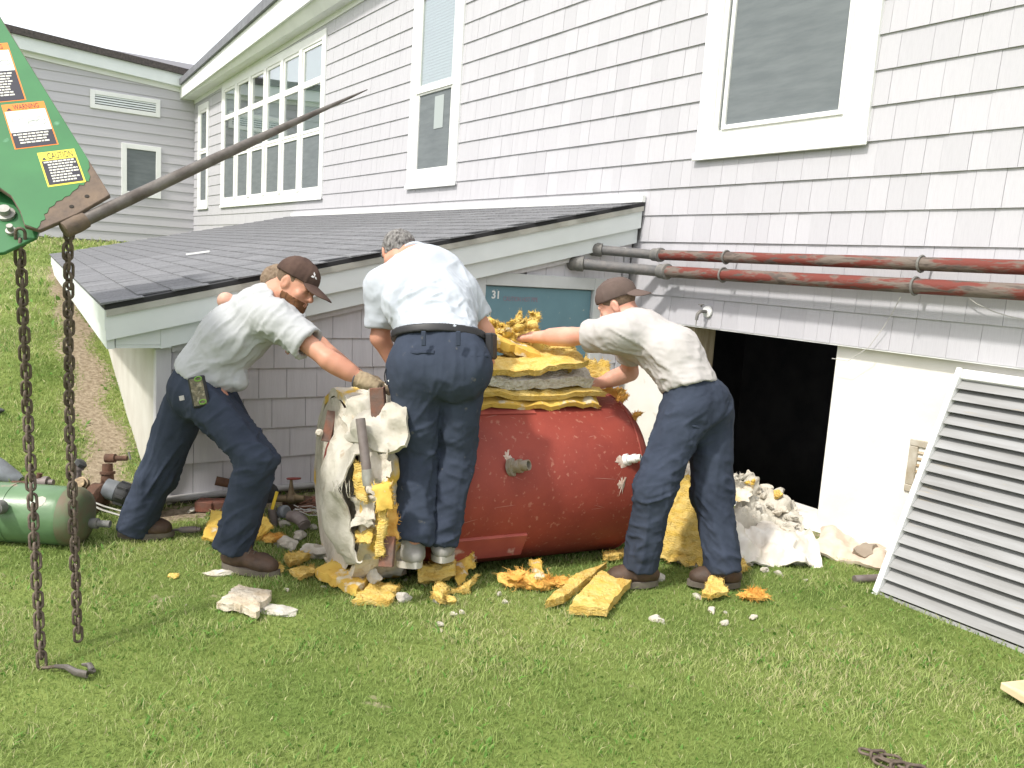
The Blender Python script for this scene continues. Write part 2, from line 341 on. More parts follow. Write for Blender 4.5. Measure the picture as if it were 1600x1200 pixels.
def sash(w, x0, x1, z0, z1, fr, y, glass, gname='pane', blind=True):
    f = MB(); f.box(x0, x0+fr, y, y+0.03, z0, z1); f.box(x1-fr, x1, y, y+0.03, z0, z1); f.box(x0+fr, x1-fr, y+0.001, y+0.03, z0, z0+fr); f.box(x0+fr, x1-fr, y+0.001, y+0.03, z1-fr, z1)
    f.build('sash', M_SASH, w, bevel=0.003)
    if glass is M_GLASS and blind:
        q = MB(); n_ = int((z1-z0-2*fr)/0.032)
        for k in range(n_): zc = z0+fr+k*0.032; q.hexa([(x0+fr, W+0.0005, zc+0.003), (x1-fr, W+0.0005, zc+0.003), (x1-fr, W+0.003, zc), (x0+fr, W+0.003, zc), (x0+fr, W+0.0085, zc+0.030), (x1-fr, W+0.0085, zc+0.030), (x1-fr, W+0.011, zc+0.028), (x0+fr, W+0.011, zc+0.028)])
        q.build('blind', M_BLIND, w)
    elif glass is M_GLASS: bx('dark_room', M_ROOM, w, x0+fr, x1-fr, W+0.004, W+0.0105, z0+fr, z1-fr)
    bx(gname, glass, w, x0+fr-0.004, x1-fr+0.004, y+0.016, y+0.022, z0+fr-0.004, z1-fr+0.004)
# near window with insect screen
w, (a0, a1, c0, c1) = window(-4.25, -2.93, 2.33, 4.25, 'screen', 0.14)
sash(w, a0, a1, c0, c1, 0.035, W-0.018, M_GLASS, blind=False); sash(w, a0+0.075, a1-0.035, c0+0.035, c1-0.035, 0.03, W-0.0315, M_SCREEN, 'insect_screen')
# middle double-hung window
w, (a0, a1, c0, c1) = window(-8.74, -7.62, 2.31, 4.52, 'dh', 0.15)
mid = 3.36
sash(w, a0, a1, mid, c1, 0.05, W-0.022, M_GLASS); sash(w, a0, a1, c0, mid-0.002, 0.05, W-0.018, M_SCREEN, 'insect_screen')
bx('meeting_rail', M_SASH, w, a0, a1, W-0.031, W-0.0235, mid-0.03, mid+0.03)
bx('paper_notice', mat('paper_grey', (0.36, 0.40, 0.40), rough=0.8), w, a0+0.40, a0+0.60, W-0.0065, W-0.0035, mid-0.44, mid-0.10)
# bank of six, three panes high
w, (a0, a1, c0, c1) = window(-16.75, -11.4, 2.28, 4.58, 'bank', 0.13)
cw = (a1-a0)/6
for i in range(6):
    xa = a0+i*cw; xb = xa+cw
    if i: bx('mullion', M_TRIM, w, xa-0.06, xa+0.06, W-0.042, W+0.0, c0, c1)
    ra, rb = xa+(0.06 if i else 0), xb-(0.06 if i < 5 else 0)
    h1, h2 = c0+0.82, c0+1.52
    sash(w, ra, rb, c0, h1, 0.045, W-0.018, M_SCREEN, 'insect_screen'); sash(w, ra, rb, h1+0.002, h2, 0.045, W-0.024, M_GLASS, blind=i in (1, 2, 3, 5)); sash(w, ra, rb, h2+0.002, c1, 0.045, W-0.021, M_GLASS, blind=i in (0, 3, 4, 5))
# narrow window by the inner corner
w, (a0, a1, c0, c1) = window(-18.6, -17.75, 2.28, 4.40, 'narrow', 0.13)
sash(w, a0, a1, c0, 3.45, 0.05, W-0.018, M_SCREEN, 'insect_screen'); sash(w, a0, a1, 3.452, c1, 0.05, W-0.024, M_GLASS)

def wedge(x0, x1, z0, z1, y=W, t0=0.016, t1=0.004):
    return [(x0, y-t0, z0), (x1, y-t0, z0), (x1, y, z0), (x0, y, z0), (x0, y-t1, z1), (x1, y-t1, z1), (x1, y, z1), (x0, y, z1)]
def subtract(rects, e):
    out = []
    for (x0, x1, z0, z1) in rects:
        ex0, ex1, ez0, ez1 = e
        if x1 <= ex0 or x0 >= ex1 or z1 <= ez0 or z0 >= ez1: out.append((x0, x1, z0, z1)); continue
        if x0 < ex0: out.append((x0, ex0, z0, z1))
        if x1 > ex1: out.append((ex1, x1, z0, z1))
        xa, xb = max(x0, ex0), min(x1, ex1)
        if z0 < ez0: out.append((xa, xb, z0, ez0))
        if z1 > ez1: out.append((xa, xb, ez1, z1))
    return out
EXPO = 0.1945
def soffit_z(x): return 4.558+(x+19)*0.0214
def fascia_z(x): return 4.545+(x+19)*0.0395
rects = []; ncourse = int((B_Z1-B_Z0)/EXPO)+1
for c in range(ncourse):
    z0 = B_Z0+c*EXPO; z1 = min(z0+EXPO+0.012, B_Z1); x = BX0-random.uniform(0, 0.1)
    while x < -0.9:
        wd = random.choice((0.095, 0.12, 0.135, 0.15, 0.165, 0.19)); r = [(x+0.0008, min(x+wd-0.0008, BX1), z0, z1)]
        if z0 < 2.05 and x+wd > -12.6 and x < XL-0.02:      # the lean-to roof covers this stretch
            if z1 < 2.02: r = []
        if z0 > soffit_z(x): r = []
        for e in wins: r = subtract(r, e)
        rects += [q for q in r if q[1]-q[0] > 0.006 and q[3]-q[2] > 0.008]; x += wd
def rect_px(r):
    q = RC @ (np.array([(r[0]+r[1])/2, W, (r[2]+r[3])/2])-CAM_POS); u = q[0]/q[2]*FPX+800; v = q[1]/q[2]*FPX+600
    if not (-20 < u < 1620 and -20 < v < 1220): return 0
    return (r[1]-r[0])*(r[3]-r[2])*abs(q[2])**-3
rects.sort(key=rect_px, reverse=True)
unit_me = bpy.data.meshes.new('shingle'); _b = MB().hexa(wedge(0, 1, 0, 1, y=0)); unit_me.from_pydata(_b.v, [], [tuple(reversed(f)) for f in _b.f]); unit_me.update(); unit_me.materials.append(M_SH)
_bm = bmesh.new(); _bm.from_mesh(unit_me); bmesh.ops.recalc_face_normals(_bm, faces=_bm.faces); _bm.to_mesh(unit_me); _bm.free()
off = world_off(bld)
for r in rects[:300]:
    o = bpy.data.objects.new('shingle', unit_me); COL.objects.link(o); o.parent = bld
    o.location = (r[0]-off[0], W-off[1]+random.uniform(-0.0012, 0.0012), r[2]-off[2]); o.scale = (r[1]-r[0], 1, r[3]-r[2])
mb = MB()
for r in rects[300:]: mb.hexa(wedge(*r, y=W+random.uniform(-0.001, 0.001)))
o = mb.build('far_shingles', M_SH, bld); tag(o, kind='stuff')
# eaves: soffit, frieze, fascia, drip edge
def eave_piece(name, m, ya, yb, lo, hi, xa=BX0-1.3, xb=BX1):
    def c(x): return [(x, ya, lo(x)[0]), (x, yb, lo(x)[1]), (x, yb, hi(x)[1]), (x, ya, hi(x)[0])]
    A, B_ = c(xa), c(xb); return MB().hexa(A+B_).build(name, m, bld)
eave_piece('frieze_board', M_TRIM, W-0.022, W+0.01, lambda x: (soffit_z(x)-0.075,)*2, lambda x: (soffit_z(x)-0.001,)*2, BX0)
eave_piece('soffit', M_TRIM, W-0.279, W+0.01, lambda x: (fascia_z(x)+0.02, soffit_z(x)), lambda x: (fascia_z(x)+0.045, soffit_z(x)+0.025))
eave_piece('fascia', M_TRIM, W-0.312, W-0.28, lambda x: (fascia_z(x),)*2, lambda x: (fascia_z(x)+0.245+(x+19)*0.0155,)*2)
eave_piece('roof_edge', M_ROOFEDGE, W-0.36, W-0.285, lambda x: (fascia_z(x)+0.248+(x+19)*0.0155,)*2, lambda x: (fascia_z(x)+0.36+(x+19)*0.0225,)*2)
eave_piece('roof', M_ROOFEDGE, W-0.35, W+6, lambda x: (fascia_z(x)+0.3615+(x+19)*0.0225, fascia_z(x)+2.0), lambda x: (fascia_z(x)+0.375+(x+19)*0.0225, fascia_z(x)+2.04))
# foundation with the hatch opening
FY = W+0.045; OX0, OX1, OZ0, OZ1 = -4.34, -3.0, 0.06, 1.17
fm = MB(); fm.box(BX0, OX0, FY, FY+0.25, -0.6, B_Z0+0.012); fm.box(OX1, BX1, FY, FY+0.25, -0.6, B_Z0+0.012); fm.box(OX0, OX1, FY+0.001, FY+0.25, -0.6, OZ0)
fm.build('foundation', M_FOUND, bld)
bx('sill_plate', M_TRIM, bld, -4.86, BX1, W-0.012, W+0.25, B_Z0-0.008, B_Z0+0.009)
M_JAMB = mat('jamb_wood', (0.42, 0.36, 0.26), (0.26, 0.20, 0.13), scale=6, rough=0.8, stretch=(6, 6, 0.5))
bx('hatch_jamb', M_TRIM, bld, OX0+0.001, OX0+0.075, W+0.01, FY+0.2, OZ0, OZ1-0.01); bx('hatch_jamb', M_JAMB, bld, OX0+0.076, OX0+0.19, W+0.03, FY+0.2, OZ0, OZ1-0.012)
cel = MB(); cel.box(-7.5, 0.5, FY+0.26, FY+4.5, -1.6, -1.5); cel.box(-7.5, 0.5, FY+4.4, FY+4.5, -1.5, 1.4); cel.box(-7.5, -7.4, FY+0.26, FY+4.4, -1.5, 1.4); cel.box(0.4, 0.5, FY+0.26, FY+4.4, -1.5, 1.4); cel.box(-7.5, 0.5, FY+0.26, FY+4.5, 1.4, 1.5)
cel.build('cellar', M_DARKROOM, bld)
# vent set in the foundation
v = MB(); v.box(-2.47, -2.12, FY-0.012, FY+0.02, 0.40, 0.44); v.box(-2.47, -2.12, FY-0.012, FY+0.02, 0.66, 0.70); v.box(-2.47, -2.42, FY-0.011, FY+0.02, 0.44, 0.66); v.box(-2.17, -2.12, FY-0.011, FY+0.02, 0.44, 0.66)
vo = v.build('foundation_vent', mat('vent_frame', (0.50, 0.47, 0.40), (0.33, 0.28, 0.2), scale=9, rough=0.8), bld, bevel=0.004)
for k in range(6): MB().hexa([(-2.42, FY-0.008, 0.445+k*0.036), (-2.17, FY-0.008, 0.445+k*0.036), (-2.17, FY-0.005, 0.44+k*0.036), (-2.42, FY-0.005, 0.44+k*0.036), (-2.42, FY+0.012, 0.475+k*0.036), (-2.17, FY+0.012, 0.475+k*0.036), (-2.17, FY+0.015, 0.47+k*0.036), (-2.42, FY+0.015, 0.47+k*0.036)]).build('vent_slat', mat('vent_rust', (0.28, 0.20, 0.11), (0.42, 0.36, 0.27), scale=14, rough=0.8), vo)

# ================================================================== far wing (faces +X)
M_CLAP = mat('clapboard', (0.50, 0.49, 0.52), (0.47, 0.46, 0.49), scale=3, rough=0.6, bump=0.15, bscale=30, stretch=(1, 0.5, 8), spec=0.25, bdist=0.004, objvar=0.02)
XW = -19.0
wing = thing('building_wing', (XW-2, 1.0, 1.45), 'grey clapboard wing with a louvre vent and small window beyond the lean-to', 'building')
YW0, YW1 = -4.0, W
bx('wall_sheathing', M_SHD, wing, XW-0.3, XW-0.02, YW0, YW1+0.2, 1.2, 5.1)
bx('foundation', mat('concrete', (0.36, 0.34, 0.31), (0.28, 0.26, 0.23), scale=4, rough=0.9), wing, XW-0.3, XW-0.035, YW0, YW1, 1.0, 1.52)
wwins = [(2.35, 3.66, 4.10, 4.46), (2.92, 3.68, 2.44, 3.50)]
cz = 1.50; k = 0
while cz < 4.84:
    z1 = min(cz+0.20, 4.86)
    segs = subtract([(YW0, YW1, cz, z1)], (wwins[0][0]+0.05, wwins[0][1]-0.05, wwins[0][2]+0.04, wwins[0][3]-0.04)); segs = subtract(segs, (wwins[1][0]+0.05, wwins[1][1]-0.05, wwins[1][2]+0.04, wwins[1][3]-0.04))
    for (ya, yb, za, zb) in segs:
        if zb-za < 0.01 or yb-ya < 0.01: continue
        MB().hexa([(XW+0.024, ya, za), (XW+0.024, yb, za), (XW, yb, za), (XW, ya, za), (XW+0.006, ya, zb), (XW+0.006, yb, zb), (XW-0.001, yb, zb), (XW-0.001, ya, zb)]).build('clapboard', M_CLAP, wing)
    cz += 0.188
for (ya, yb, za, zb), nm in zip(wwins, ('louvre_vent', 'window')):
    f = MB(); t = 0.10 if nm == 'window' else 0.085
    f.box(XW, XW+0.05, ya, ya+t, za, zb); f.box(XW, XW+0.05, yb-t, yb, za, zb); f.box(XW, XW+0.048, ya+t, yb-t, za, za+t); f.box(XW, XW+0.048, ya+t, yb-t, zb-t, zb)
    fo = f.build(nm, M_TRIM, wing, bevel=0.004)
    if nm == 'window': bx('insect_screen', M_SCREEN, fo, XW+0.012, XW+0.02, ya+t, yb-t, za+t, zb-t)
    else:
        bx('vent_back', M_DARKROOM, fo, XW+0.002, XW+0.008, ya+t, yb-t, za+t, zb-t)
        for q in range(4):
            zc = za+t+0.02+q*0.047
            MB().hexa([(XW+0.042, ya+t, zc), (XW+0.042, yb-t, zc), (XW+0.034, yb-t, zc-0.004), (XW+0.034, ya+t, zc-0.004), (XW+0.018, ya+t, zc+0.034), (XW+0.018, yb-t, zc+0.034), (XW+0.012, yb-t, zc+0.03), (XW+0.012, ya+t, zc+0.03)]).build('vent_slat', M_FASC, fo)
def slope_board(y0, y1, za, zb, h, xa, xb):   # board whose bottom runs from za to zb
    return MB().hexa([(xa, y0, za), (xb, y0, za), (xb, y1, zb), (xa, y1, zb), (xa, y0, za+h), (xb, y0, za+h), (xb, y1, zb+h), (xa, y1, zb+h)])
slope_board(YW0, W-0.02, 5.24, 4.66, 0.09, XW, XW+0.045).build('frieze_board', M_TRIM, wing)
slope_board(YW0, W-0.02, 5.33, 4.75, 0.24, XW, XW+0.18).build('fascia', M_FASC, wing)
slope_board(YW0, W-0.02, 5.572, 4.992, 0.13, XW-3, XW+0.24).build('roof_edge', mat('old_shingle_edge', (0.10, 0.085, 0.08), (0.05, 0.045, 0.045), scale=25, rough=0.95, bump=0.6, bscale=30), wing)
slope_board(YW0, W-0.02, 4.84, 4.84, 0.45, XW-0.2, XW-0.001).build('gable_board', M_CLAP, wing)

# ================================================================== lean-to
M_LSH = mat('lean_shingle', (0.62, 0.605, 0.63), (0.57, 0.555, 0.58), scale=5, rough=0.6, bump=0.25, bscale=26, stretch=(6, 6, 0.6), spec=0.25, objvar=0.03, bdist=0.004)
M_CONC = mat('lean_foundation', (0.56, 0.545, 0.50), (0.47, 0.45, 0.40), scale=2.5, rough=0.85, bump=0.3, bscale=20, bdist=0.004)
lean = thing('lean_to', (XL-3, 2.6, 0.2), 'low lean-to with black shingle roof and blue door against the building', 'lean-to')
XF = -12.6                         # far end
YE0, YE1 = 0.655, 1.08             # eave line (near end, far end)
ZE0, ZE1 = 1.175, 1.27; ZR = 2.05   # roof heights at the eave and at the wall
YB0, YB1 = 0.93, 1.36              # eave wall line
def eave_y(x): return YE0+(YE1-YE0)*(x-XL)/(XF-XL)
def roof_pt(x, t, dz=0.0):         # t 0 eave .. 1 wall
    ye = eave_y(x); ze = ZE0+(ZE1-ZE0)*(x-XL)/(XF-XL)
    return np.array([x, ye+(W-0.02-ye)*t, ze+(ZR-ze)*t+dz])
XRK = XL+0.14                      # rake overhang plane
deck = MB(); deck.hexa([roof_pt(XRK, 0, -0.03), roof_pt(XF, 0, -0.03), roof_pt(XF, 1, -0.03), roof_pt(XRK, 1, -0.03), roof_pt(XRK, 0, -0.004), roof_pt(XF, 0, -0.004), roof_pt(XF, 1, -0.004), roof_pt(XRK, 1, -0.004)])
roof = deck.build('roof', mat('roof_deck', (0.03, 0.03, 0.032), rough=0.9), lean)
M_ASPH = mat('asphalt_shingle', (0.20, 0.203, 0.213), (0.135, 0.138, 0.146), scale=60, rough=0.92, bump=0.5, bscale=160, spec=0.2, objvar=0.10, bdist=0.004)
tabs = []; NC = 22; TW = 0.205
for c in range(NC):
    t0 = c/NC; t1 = min((c+1.12)/NC, 1.0); x = XRK+0.025-(0.5*TW if c % 2 else 0)
    first = True
    while x > XF:
        xa = min(x, XRK+0.025); xb = max(x-TW, XF)
        if xa-xb > 0.02: tabs.append((xa-0.004, xb+0.004, t0-0.006 if c == 0 else t0, t1, (xa, (t0+t1)/2)))
        x -= TW
def tab_px(s): p = roof_pt(s[4][0], s[4][1]); q = RC @ (p-CAM_POS); return -q[2]
tabs.sort(key=tab_px, reverse=True)
def tab_v(s):
    xa, xb, t0, t1, _ = s; j = random.uniform(0, 0.003)
    lo, hi = 0.009+j, 0.002
    return [roof_pt(xa, t0, 0), roof_pt(xb, t0, 0), roof_pt(xb, t1, -0.002), roof_pt(xa, t1, -0.002), roof_pt(xa, t0, lo), roof_pt(xb, t0, lo), roof_pt(xb, t1, hi), roof_pt(xa, t1, hi)]
for s in tabs[:300]: MB().hexa(tab_v(s)).build('roof_shingle', M_ASPH, roof)
mb = MB()
for s in tabs[300:]: mb.hexa(tab_v(s))
tag(mb.build('far_roof_shingles', M_ASPH, roof), kind='stuff')
bx('flashing', M_TRIM, lean, XF, XRK, W-0.05, W-0.017, ZR-0.005, ZR+0.045)
# rake: drip strip, upper fascia board, lower frieze board, small mould
def rake_board(ya, yb, top, h, xa, xb, m, name, dz=0.0):
    def zz(y): return ZE0+(ZR-ZE0)*(y-YE0)/(W-0.02-YE0)-top
    return MB().hexa([(xa, ya, zz(ya)-h), (xb, ya, zz(ya)-h), (xb, yb, zz(yb)-h), (xa, yb, zz(yb)-h), (xa, ya, zz(ya)), (xb, ya, zz(ya)), (xb, yb, zz(yb)), (xa, yb, zz(yb))]).build(name, m, lean)
rake_board(YE0, W-0.03, 0.032, 0.035, XL+0.04, XRK+0.004, mat('drip_strip', (0.42, 0.42, 0.38), (0.34, 0.33, 0.29), scale=7, rough=0.7), 'drip_strip')
rake_board(YE0-0.002, W-0.03, 0.069, 0.125, XL+0.03, XRK-0.012, M_FASC, 'rake_fascia')
rake_board(0.93, W-0.03, 0.196, 0.11, XL+0.01, XRK-0.045, M_FASC, 'rake_frieze')
rake_board(1.0, W-0.03, 0.308, 0.04, XL+0.001, XL+0.043, M_LSH, 'rake_mould')
# eave fascia (two steps) and boxed return
def eave_board(xa, xb, y_off0, y_off1, top, h, m, name):
    V = []
    for zlo in (1, 0):
        for (x, yo) in ((xa, y_off0), (xb, y_off0), (xb, y_off1), (xa, y_off1)):
            p = roof_pt(x, 0); V.append((x, p[1]+yo, p[2]-top-(h if zlo else 0)))
    return MB().hexa(V).build(name, m, lean)
eave_board(XRK-0.011, XF, 0.0, 0.03, 0.034, 0.10, M_FASC, 'eave_fascia'); eave_board(XRK-0.045, XF, 0.012, 0.05, 0.135, 0.105, M_FASC, 'eave_fascia')
MB().hexa([(XL+0.088, YE0+0.05, ZE0-0.238), (XF, YE1+0.05, ZE1-0.238), (XF, YB1, ZE1-0.238), (XL+0.088, 0.985, ZE0-0.238), (XL+0.088, YE0+0.05, ZE0-0.22), (XF, YE1+0.05, ZE1-0.22), (XF, YB1, ZE1-0.22), (XL+0.088, 0.985, ZE0-0.22)]).build('soffit', M_FASC, lean)
MB().prism([(XL+0.06, YE0+0.05, ZE0-0.219), (XL+0.06, 0.929, ZE0-0.219), (XL+0.06, 0.929, ZE0-0.13), (XL+0.06, YE0+0.05, ZE0-0.13)], (0.031, 0, 0)).build('eave_return', M_FASC, lean)
# eave-side foundation wall
MB().hexa([(XL-0.02, YB0, -0.5), (XF, YB1, -0.5), (XF, YB1+0.2, -0.5), (XL-0.02, YB0+0.2, -0.5), (XL-0.02, YB0, ZE0-0.222), (XF, YB1, ZE1-0.222), (XF, YB1+0.2, ZE1-0.222), (XL-0.02, YB0+0.2, ZE0-0.222)]).build('foundation', M_CONC, lean)
# door wall: sheathing, corner board, shingles
DY0, DY1, DZ1 = 3.035, 3.985, 1.36          # door leaf
def rake_z(y, under=0.33): return ZE0+(ZR-ZE0)*(y-YE0)/(W-0.02-YE0)-under
MB().prism([(XL-0.012, 0.96, -0.4), (XL-0.012, W-0.01, -0.4), (XL-0.012, W-0.01, rake_z(W-0.02)+0.2), (XL-0.012, 0.96, rake_z(0.96)+0.1)], (-0.15, 0, 0)).build('wall_sheathing', M_SHD, lean)
MB().prism([(XL+0.03, 0.915, 0.07), (XL+0.03, 1.0, 0.07), (XL+0.03, 1.0, rake_z(1.0)+0.02), (XL+0.03, 0.915, rake_z(0.9)+0.02)], (-0.06, 0, 0)).build('corner_board', M_LSH, lean, bevel=0.004)
MB().prism([(XL+0.026, W-0.075, 0.0), (XL+0.026, W-0.018, 0.0), (XL+0.026, W-0.018, rake_z(W-0.02)+0.1), (XL+0.026, W-0.075, rake_z(W-0.1)+0.1)], (-0.03, 0, 0)).build('corner_board', M_SH, lean, bevel=0.003)
for c in range(11):
    z0 = 0.075+c*0.183; y = 1.002-random.uniform(0, 0.1)
    while y < W-0.08:
        wd = random.choice((0.14, 0.17, 0.19, 0.21)); ya = max(y+0.0015, 1.002); yb = min(y+wd-0.0015, W-0.078); y += wd
        for (qa, qb, za, zb) in subtract([(ya, yb, z0, z0+0.193)], (DY0-0.10, DY1+0.10, -0.1, DZ1+0.09)):
            ta, tb = rake_z(qa)-0.012, rake_z(qb)-0.012
            if qb-qa < 0.01 or ta < za+0.01: continue
            za1, zb1 = min(zb, ta), min(zb, tb)
            t = 0.016; f = lambda z: 0.016-0.012*(z-z0)/0.19
            MB().hexa([(XL+f(za), qa, za), (XL+f(za), qb, za), (XL-0.002, qb, za), (XL-0.002, qa, za), (XL+f(za1), qa, za1), (XL+f(zb1), qb, zb1), (XL-0.002, qb, zb1), (XL-0.002, qa, za1)]).build('shingle', M_LSH, lean)
MB().tube([(XL+0.03, 0.96, 0.062), (XL+0.03, 2.93, 0.062)], 0.02, n=10).build('base_pipe', mat('grey_conduit', (0.42, 0.42, 0.42), (0.33, 0.32, 0.31), scale=8, rough=0.5), lean, smooth=True)
bx('base_sill', mat('dirty_sill', (0.10, 0.085, 0.07), (0.17, 0.15, 0.125), scale=9, rough=0.95), lean, XL-0.011, XL+0.018, 0.96, DY0-0.1, -0.2, 0.044)
M_DFR = mat('door_frame_paint', (0.60, 0.62, 0.62), (0.54, 0.56, 0.56), scale=4, rough=0.5)
f = MB(); f.box(XL-0.01, XL+0.05, DY0-0.105, DY0-0.006, -0.1, DZ1+0.095); f.box(XL-0.01, XL+0.05, DY1+0.006, DY1+0.105, -0.1, DZ1+0.095); f.box(XL-0.01, XL+0.048, DY0-0.006, DY1+0.006, DZ1+0.006, DZ1+0.095)
f.build('door_frame', M_DFR, lean, bevel=0.003)
M_DOOR = mat('blue_door', (0.155, 0.285, 0.335), (0.135, 0.25, 0.295), scale=3, rough=0.45, speck=(0.45, 0.45, 0.42), sscale=22, samt=0.27)
door = bx('door', M_DOOR, lean, XL-0.008, XL+0.018, DY0, DY1, -0.1, DZ1)
def text_mesh(s, size, o, right, up, m, name, parent, depth=0.001, bold=0.0, shear=0.0, width=None):
    cu = bpy.data.curves.new('t', 'FONT'); cu.body = s; cu.size = size; cu.extrude = depth; cu.offset = bold; cu.shear = shear; cu.resolution_u = 3
    ob = bpy.data.objects.new('t', cu); COL.objects.link(ob); dg = bpy.context.evaluated_depsgraph_get(); me = bpy.data.meshes.new_from_object(ob.evaluated_get(dg)); bpy.data.objects.remove(ob); bpy.data.curves.remove(cu)
    r, u = unit(right), unit(up); n = np.cross(r, u); o = np.array(o, float)
    if width: wx = max(v.co.x for v in me.vertices); r = r*(width/wx)
    me.transform(Matrix(((r[0], u[0], n[0], o[0]), (r[1], u[1], n[1], o[1]), (r[2], u[2], n[2], o[2]), (0, 0, 0, 1))))
    return link(name, me, m, parent)
text_mesh('31', 0.075, (XL+0.0195, DY0+0.06, DZ1-0.085), (0, 1, 0), (0, 0, 1), M_TRIM, 'number', door, bold=0.002)
text_mesh('CAUTION HOT PIPE', 0.047, (XL+0.0190, DY0+0.16, DZ1-0.10), (0, 1, 0), (0, 0, 1), mat('faded_red', (0.27, 0.20, 0.25), rough=0.7), 'lettering', door, width=0.30)
for zc in (1.09, 0.35): MB().obox((XL+0.04, DY1+0.004, zc), (1, 0, 0), (0, 1, 0), (0, 0, 1), 0.03, 0.03, 0.09).build('hinge', mat('dark_iron', (0.07, 0.068, 0.065), (0.13, 0.11, 0.09), scale=20, rough=0.6, metal=0.4), door, bevel=0.006)
sb = MB().obox(roof_pt(-7.3, 0.26, 0.022), (0.6, 0.8, 0.19), (-0.8, 0.6, 0), (0, 0, 1), 0.20, 0.02, 0.014).build('wood_scrap', M_TRIM, None, base=roof_pt(-7.3, 0.26, 0.02)); tag(sb, 'thin white scrap of wood lying on the black shingle roof', 'scrap')
# ================================================================== pipes on the wall
M_RUST = mat('rusty_red_pipe', (0.155, 0.036, 0.026), (0.155, 0.125, 0.105), scale=7, rough=0.75, stretch=(0.6, 2.5, 2.5), bump=0.3, bscale=60, speck=(0.09, 0.07, 0.06), sscale=14, samt=0.40, lo=0.46, hi=0.54)
M_GPIPE = mat('grey_iron_pipe', (0.105, 0.108, 0.112), (0.16, 0.15, 0.145), scale=14, rough=0.6, bump=0.3, bscale=50, speck=(0.55, 0.55, 0.53), sscale=17, samt=0.27)
M_FITT = mat('cast_fitting', (0.13, 0.13, 0.125), (0.20, 0.19, 0.175), scale=20, rough=0.65, bump=0.3, bscale=60)
M_GALV = mat('galvanised', (0.40, 0.40, 0.37), (0.28, 0.27, 0.24), scale=16, rough=0.5, metal=0.4)
def wall_pipe(px0, py0, pxe, pye, zr, r, yrun, label):
    c = PY(px0, py0, yrun); z = c[2]
    t = thing('wall_pipe', (c[0], yrun, z), label, 'pipe', 'steam pipes along the wall')
    MB().lathe((c[0]+0.03, yrun, z), (1, 0, 0.0), [(0, r), (8.5, r)], n=20).build('pipe_run', M_RUST, t, smooth=True)
    MB().lathe((c[0]-0.03, yrun, z), (1, 0, 0), [(0, r*1.05), (0.005, r*1.28), (0.055, r*1.28), (0.058, r*1.42), (0.085, r*1.42), (0.09, r*1.05)], n=20).build('coupling', M_FITT, t, smooth=True)
    ev = PX(pxe, pye, XL+0.085); st = np.array([c[0]-0.028, yrun, z])
    pts = [st, st+np.array([-0.02, -0.004, 0])]+[st+(ev-st)*k/5 for k in range(1, 6)]
    MB().tube(pts, r*0.98, n=18).build('offset_pipe', M_GPIPE, t, smooth=True); dv2 = unit(ev-st)
    MB().lathe(ev-dv2*0.045, dv2, [(0, r*1.1), (0.004, r*1.38), (0.045, r*1.38), (0.065, r*1.2), (0.08, r*0.7), (0.083, r*0.3)], n=18).build('elbow', M_FITT, t, smooth=True)
    MB().lathe(ev+np.array([r*0.9, 0, 0]), (-1, 0, 0), [(0, r*0.5), (0.01, r*1.1), (0.02, r*1.3), (ev[0]+r*0.9-XL-0.018, r*1.3)], n=18).build('elbow', M_FITT, t, smooth=True)
    MB().lathe(ev+np.array([r*0.9+0.008, 0, 0]), (-1, 0, 0), [(0, r*0.3), (0.012, r*0.3)], n=4).build('plug', M_FITT, t)
    for hx in zr:
        hp = PY(hx, py0+(0.062 if py0 > 410 else 0.03)*(hx-px0), yrun); ring = [np.array([hp[0], yrun+(r+0.006)*math.cos(a), z+(r+0.006)*math.sin(a)]) for a in np.linspace(0, 2*math.pi, 17)[:-1]]
        h = MB().tube(ring, 0.007, n=6, closed=True).build('hanger_ring', M_FITT, t, smooth=True)
        MB().tube([(hp[0], yrun+r, z+0.01), (hp[0], W-0.012, z+0.01)], 0.006, n=6).build('hanger_rod', M_FITT, h, smooth=True)
    return t
wall_pipe(1025, 398, 932, 390, (1135, 1440), 0.036, W-0.13, 'upper of two rusty red pipes running along the shingle wall')
wall_pipe(1035, 424, 903, 412, (1130, 1430), 0.040, W-0.16, 'lower of two rusty red pipes running along the shingle wall')
M_WIRE = mat('thin_wire', (0.5, 0.49, 0.46), rough=0.6)
for pts, lab in (([(1407, 464), (1395, 488), (1380, 512), (1357, 543), (1325, 564), (1300, 560)], 'thin loose wire hanging from the lower pipe towards the hatch'), ([(1503, 458), (1525, 474), (1550, 486), (1575, 494), (1605, 500)], 'thin loose wire hanging below the pipe at the right edge')):
    P3 = [PY(x, y, W-0.045) for x, y in pts]; tag(MB().tube(P3, 0.0022, n=5).build('loose_wire', M_WIRE, None, smooth=True, base=P3[-1]), lab, 'wire')
# outdoor tap
c = PY(1106, 487, W-0.018); t = thing('wall_tap', c, 'small outdoor tap with white backplate below the rusty pipes', 'tap')
MB().lathe(c, (0, -1, 0), [(0, 0.042), (0.012, 0.040), (0.016, 0.030)], n=18).build('backplate', M_TRIM, t, smooth=True)
MB().tube([c+np.array([0, -0.016, 0]), c+np.array([0, -0.075, 0.0]), c+np.array([0, -0.10, -0.02]), c+np.array([0, -0.105, -0.06])], [0.011, 0.012, 0.012, 0.011], n=8).build('spout', M_FITT, t, smooth=True)
MB().lathe(c+np.array([0, -0.07, 0.03]), (0, 0, 1), [(0, 0.006), (0.012, 0.006), (0.013, 0.022), (0.02, 0.022)], n=10).build('handle', M_FITT, t)
MB().tube([c+np.array([0, -0.105, -0.058]), c+np.array([0, -0.105, -0.10])], 0.004, n=5).build('drip', M_GALV, t)

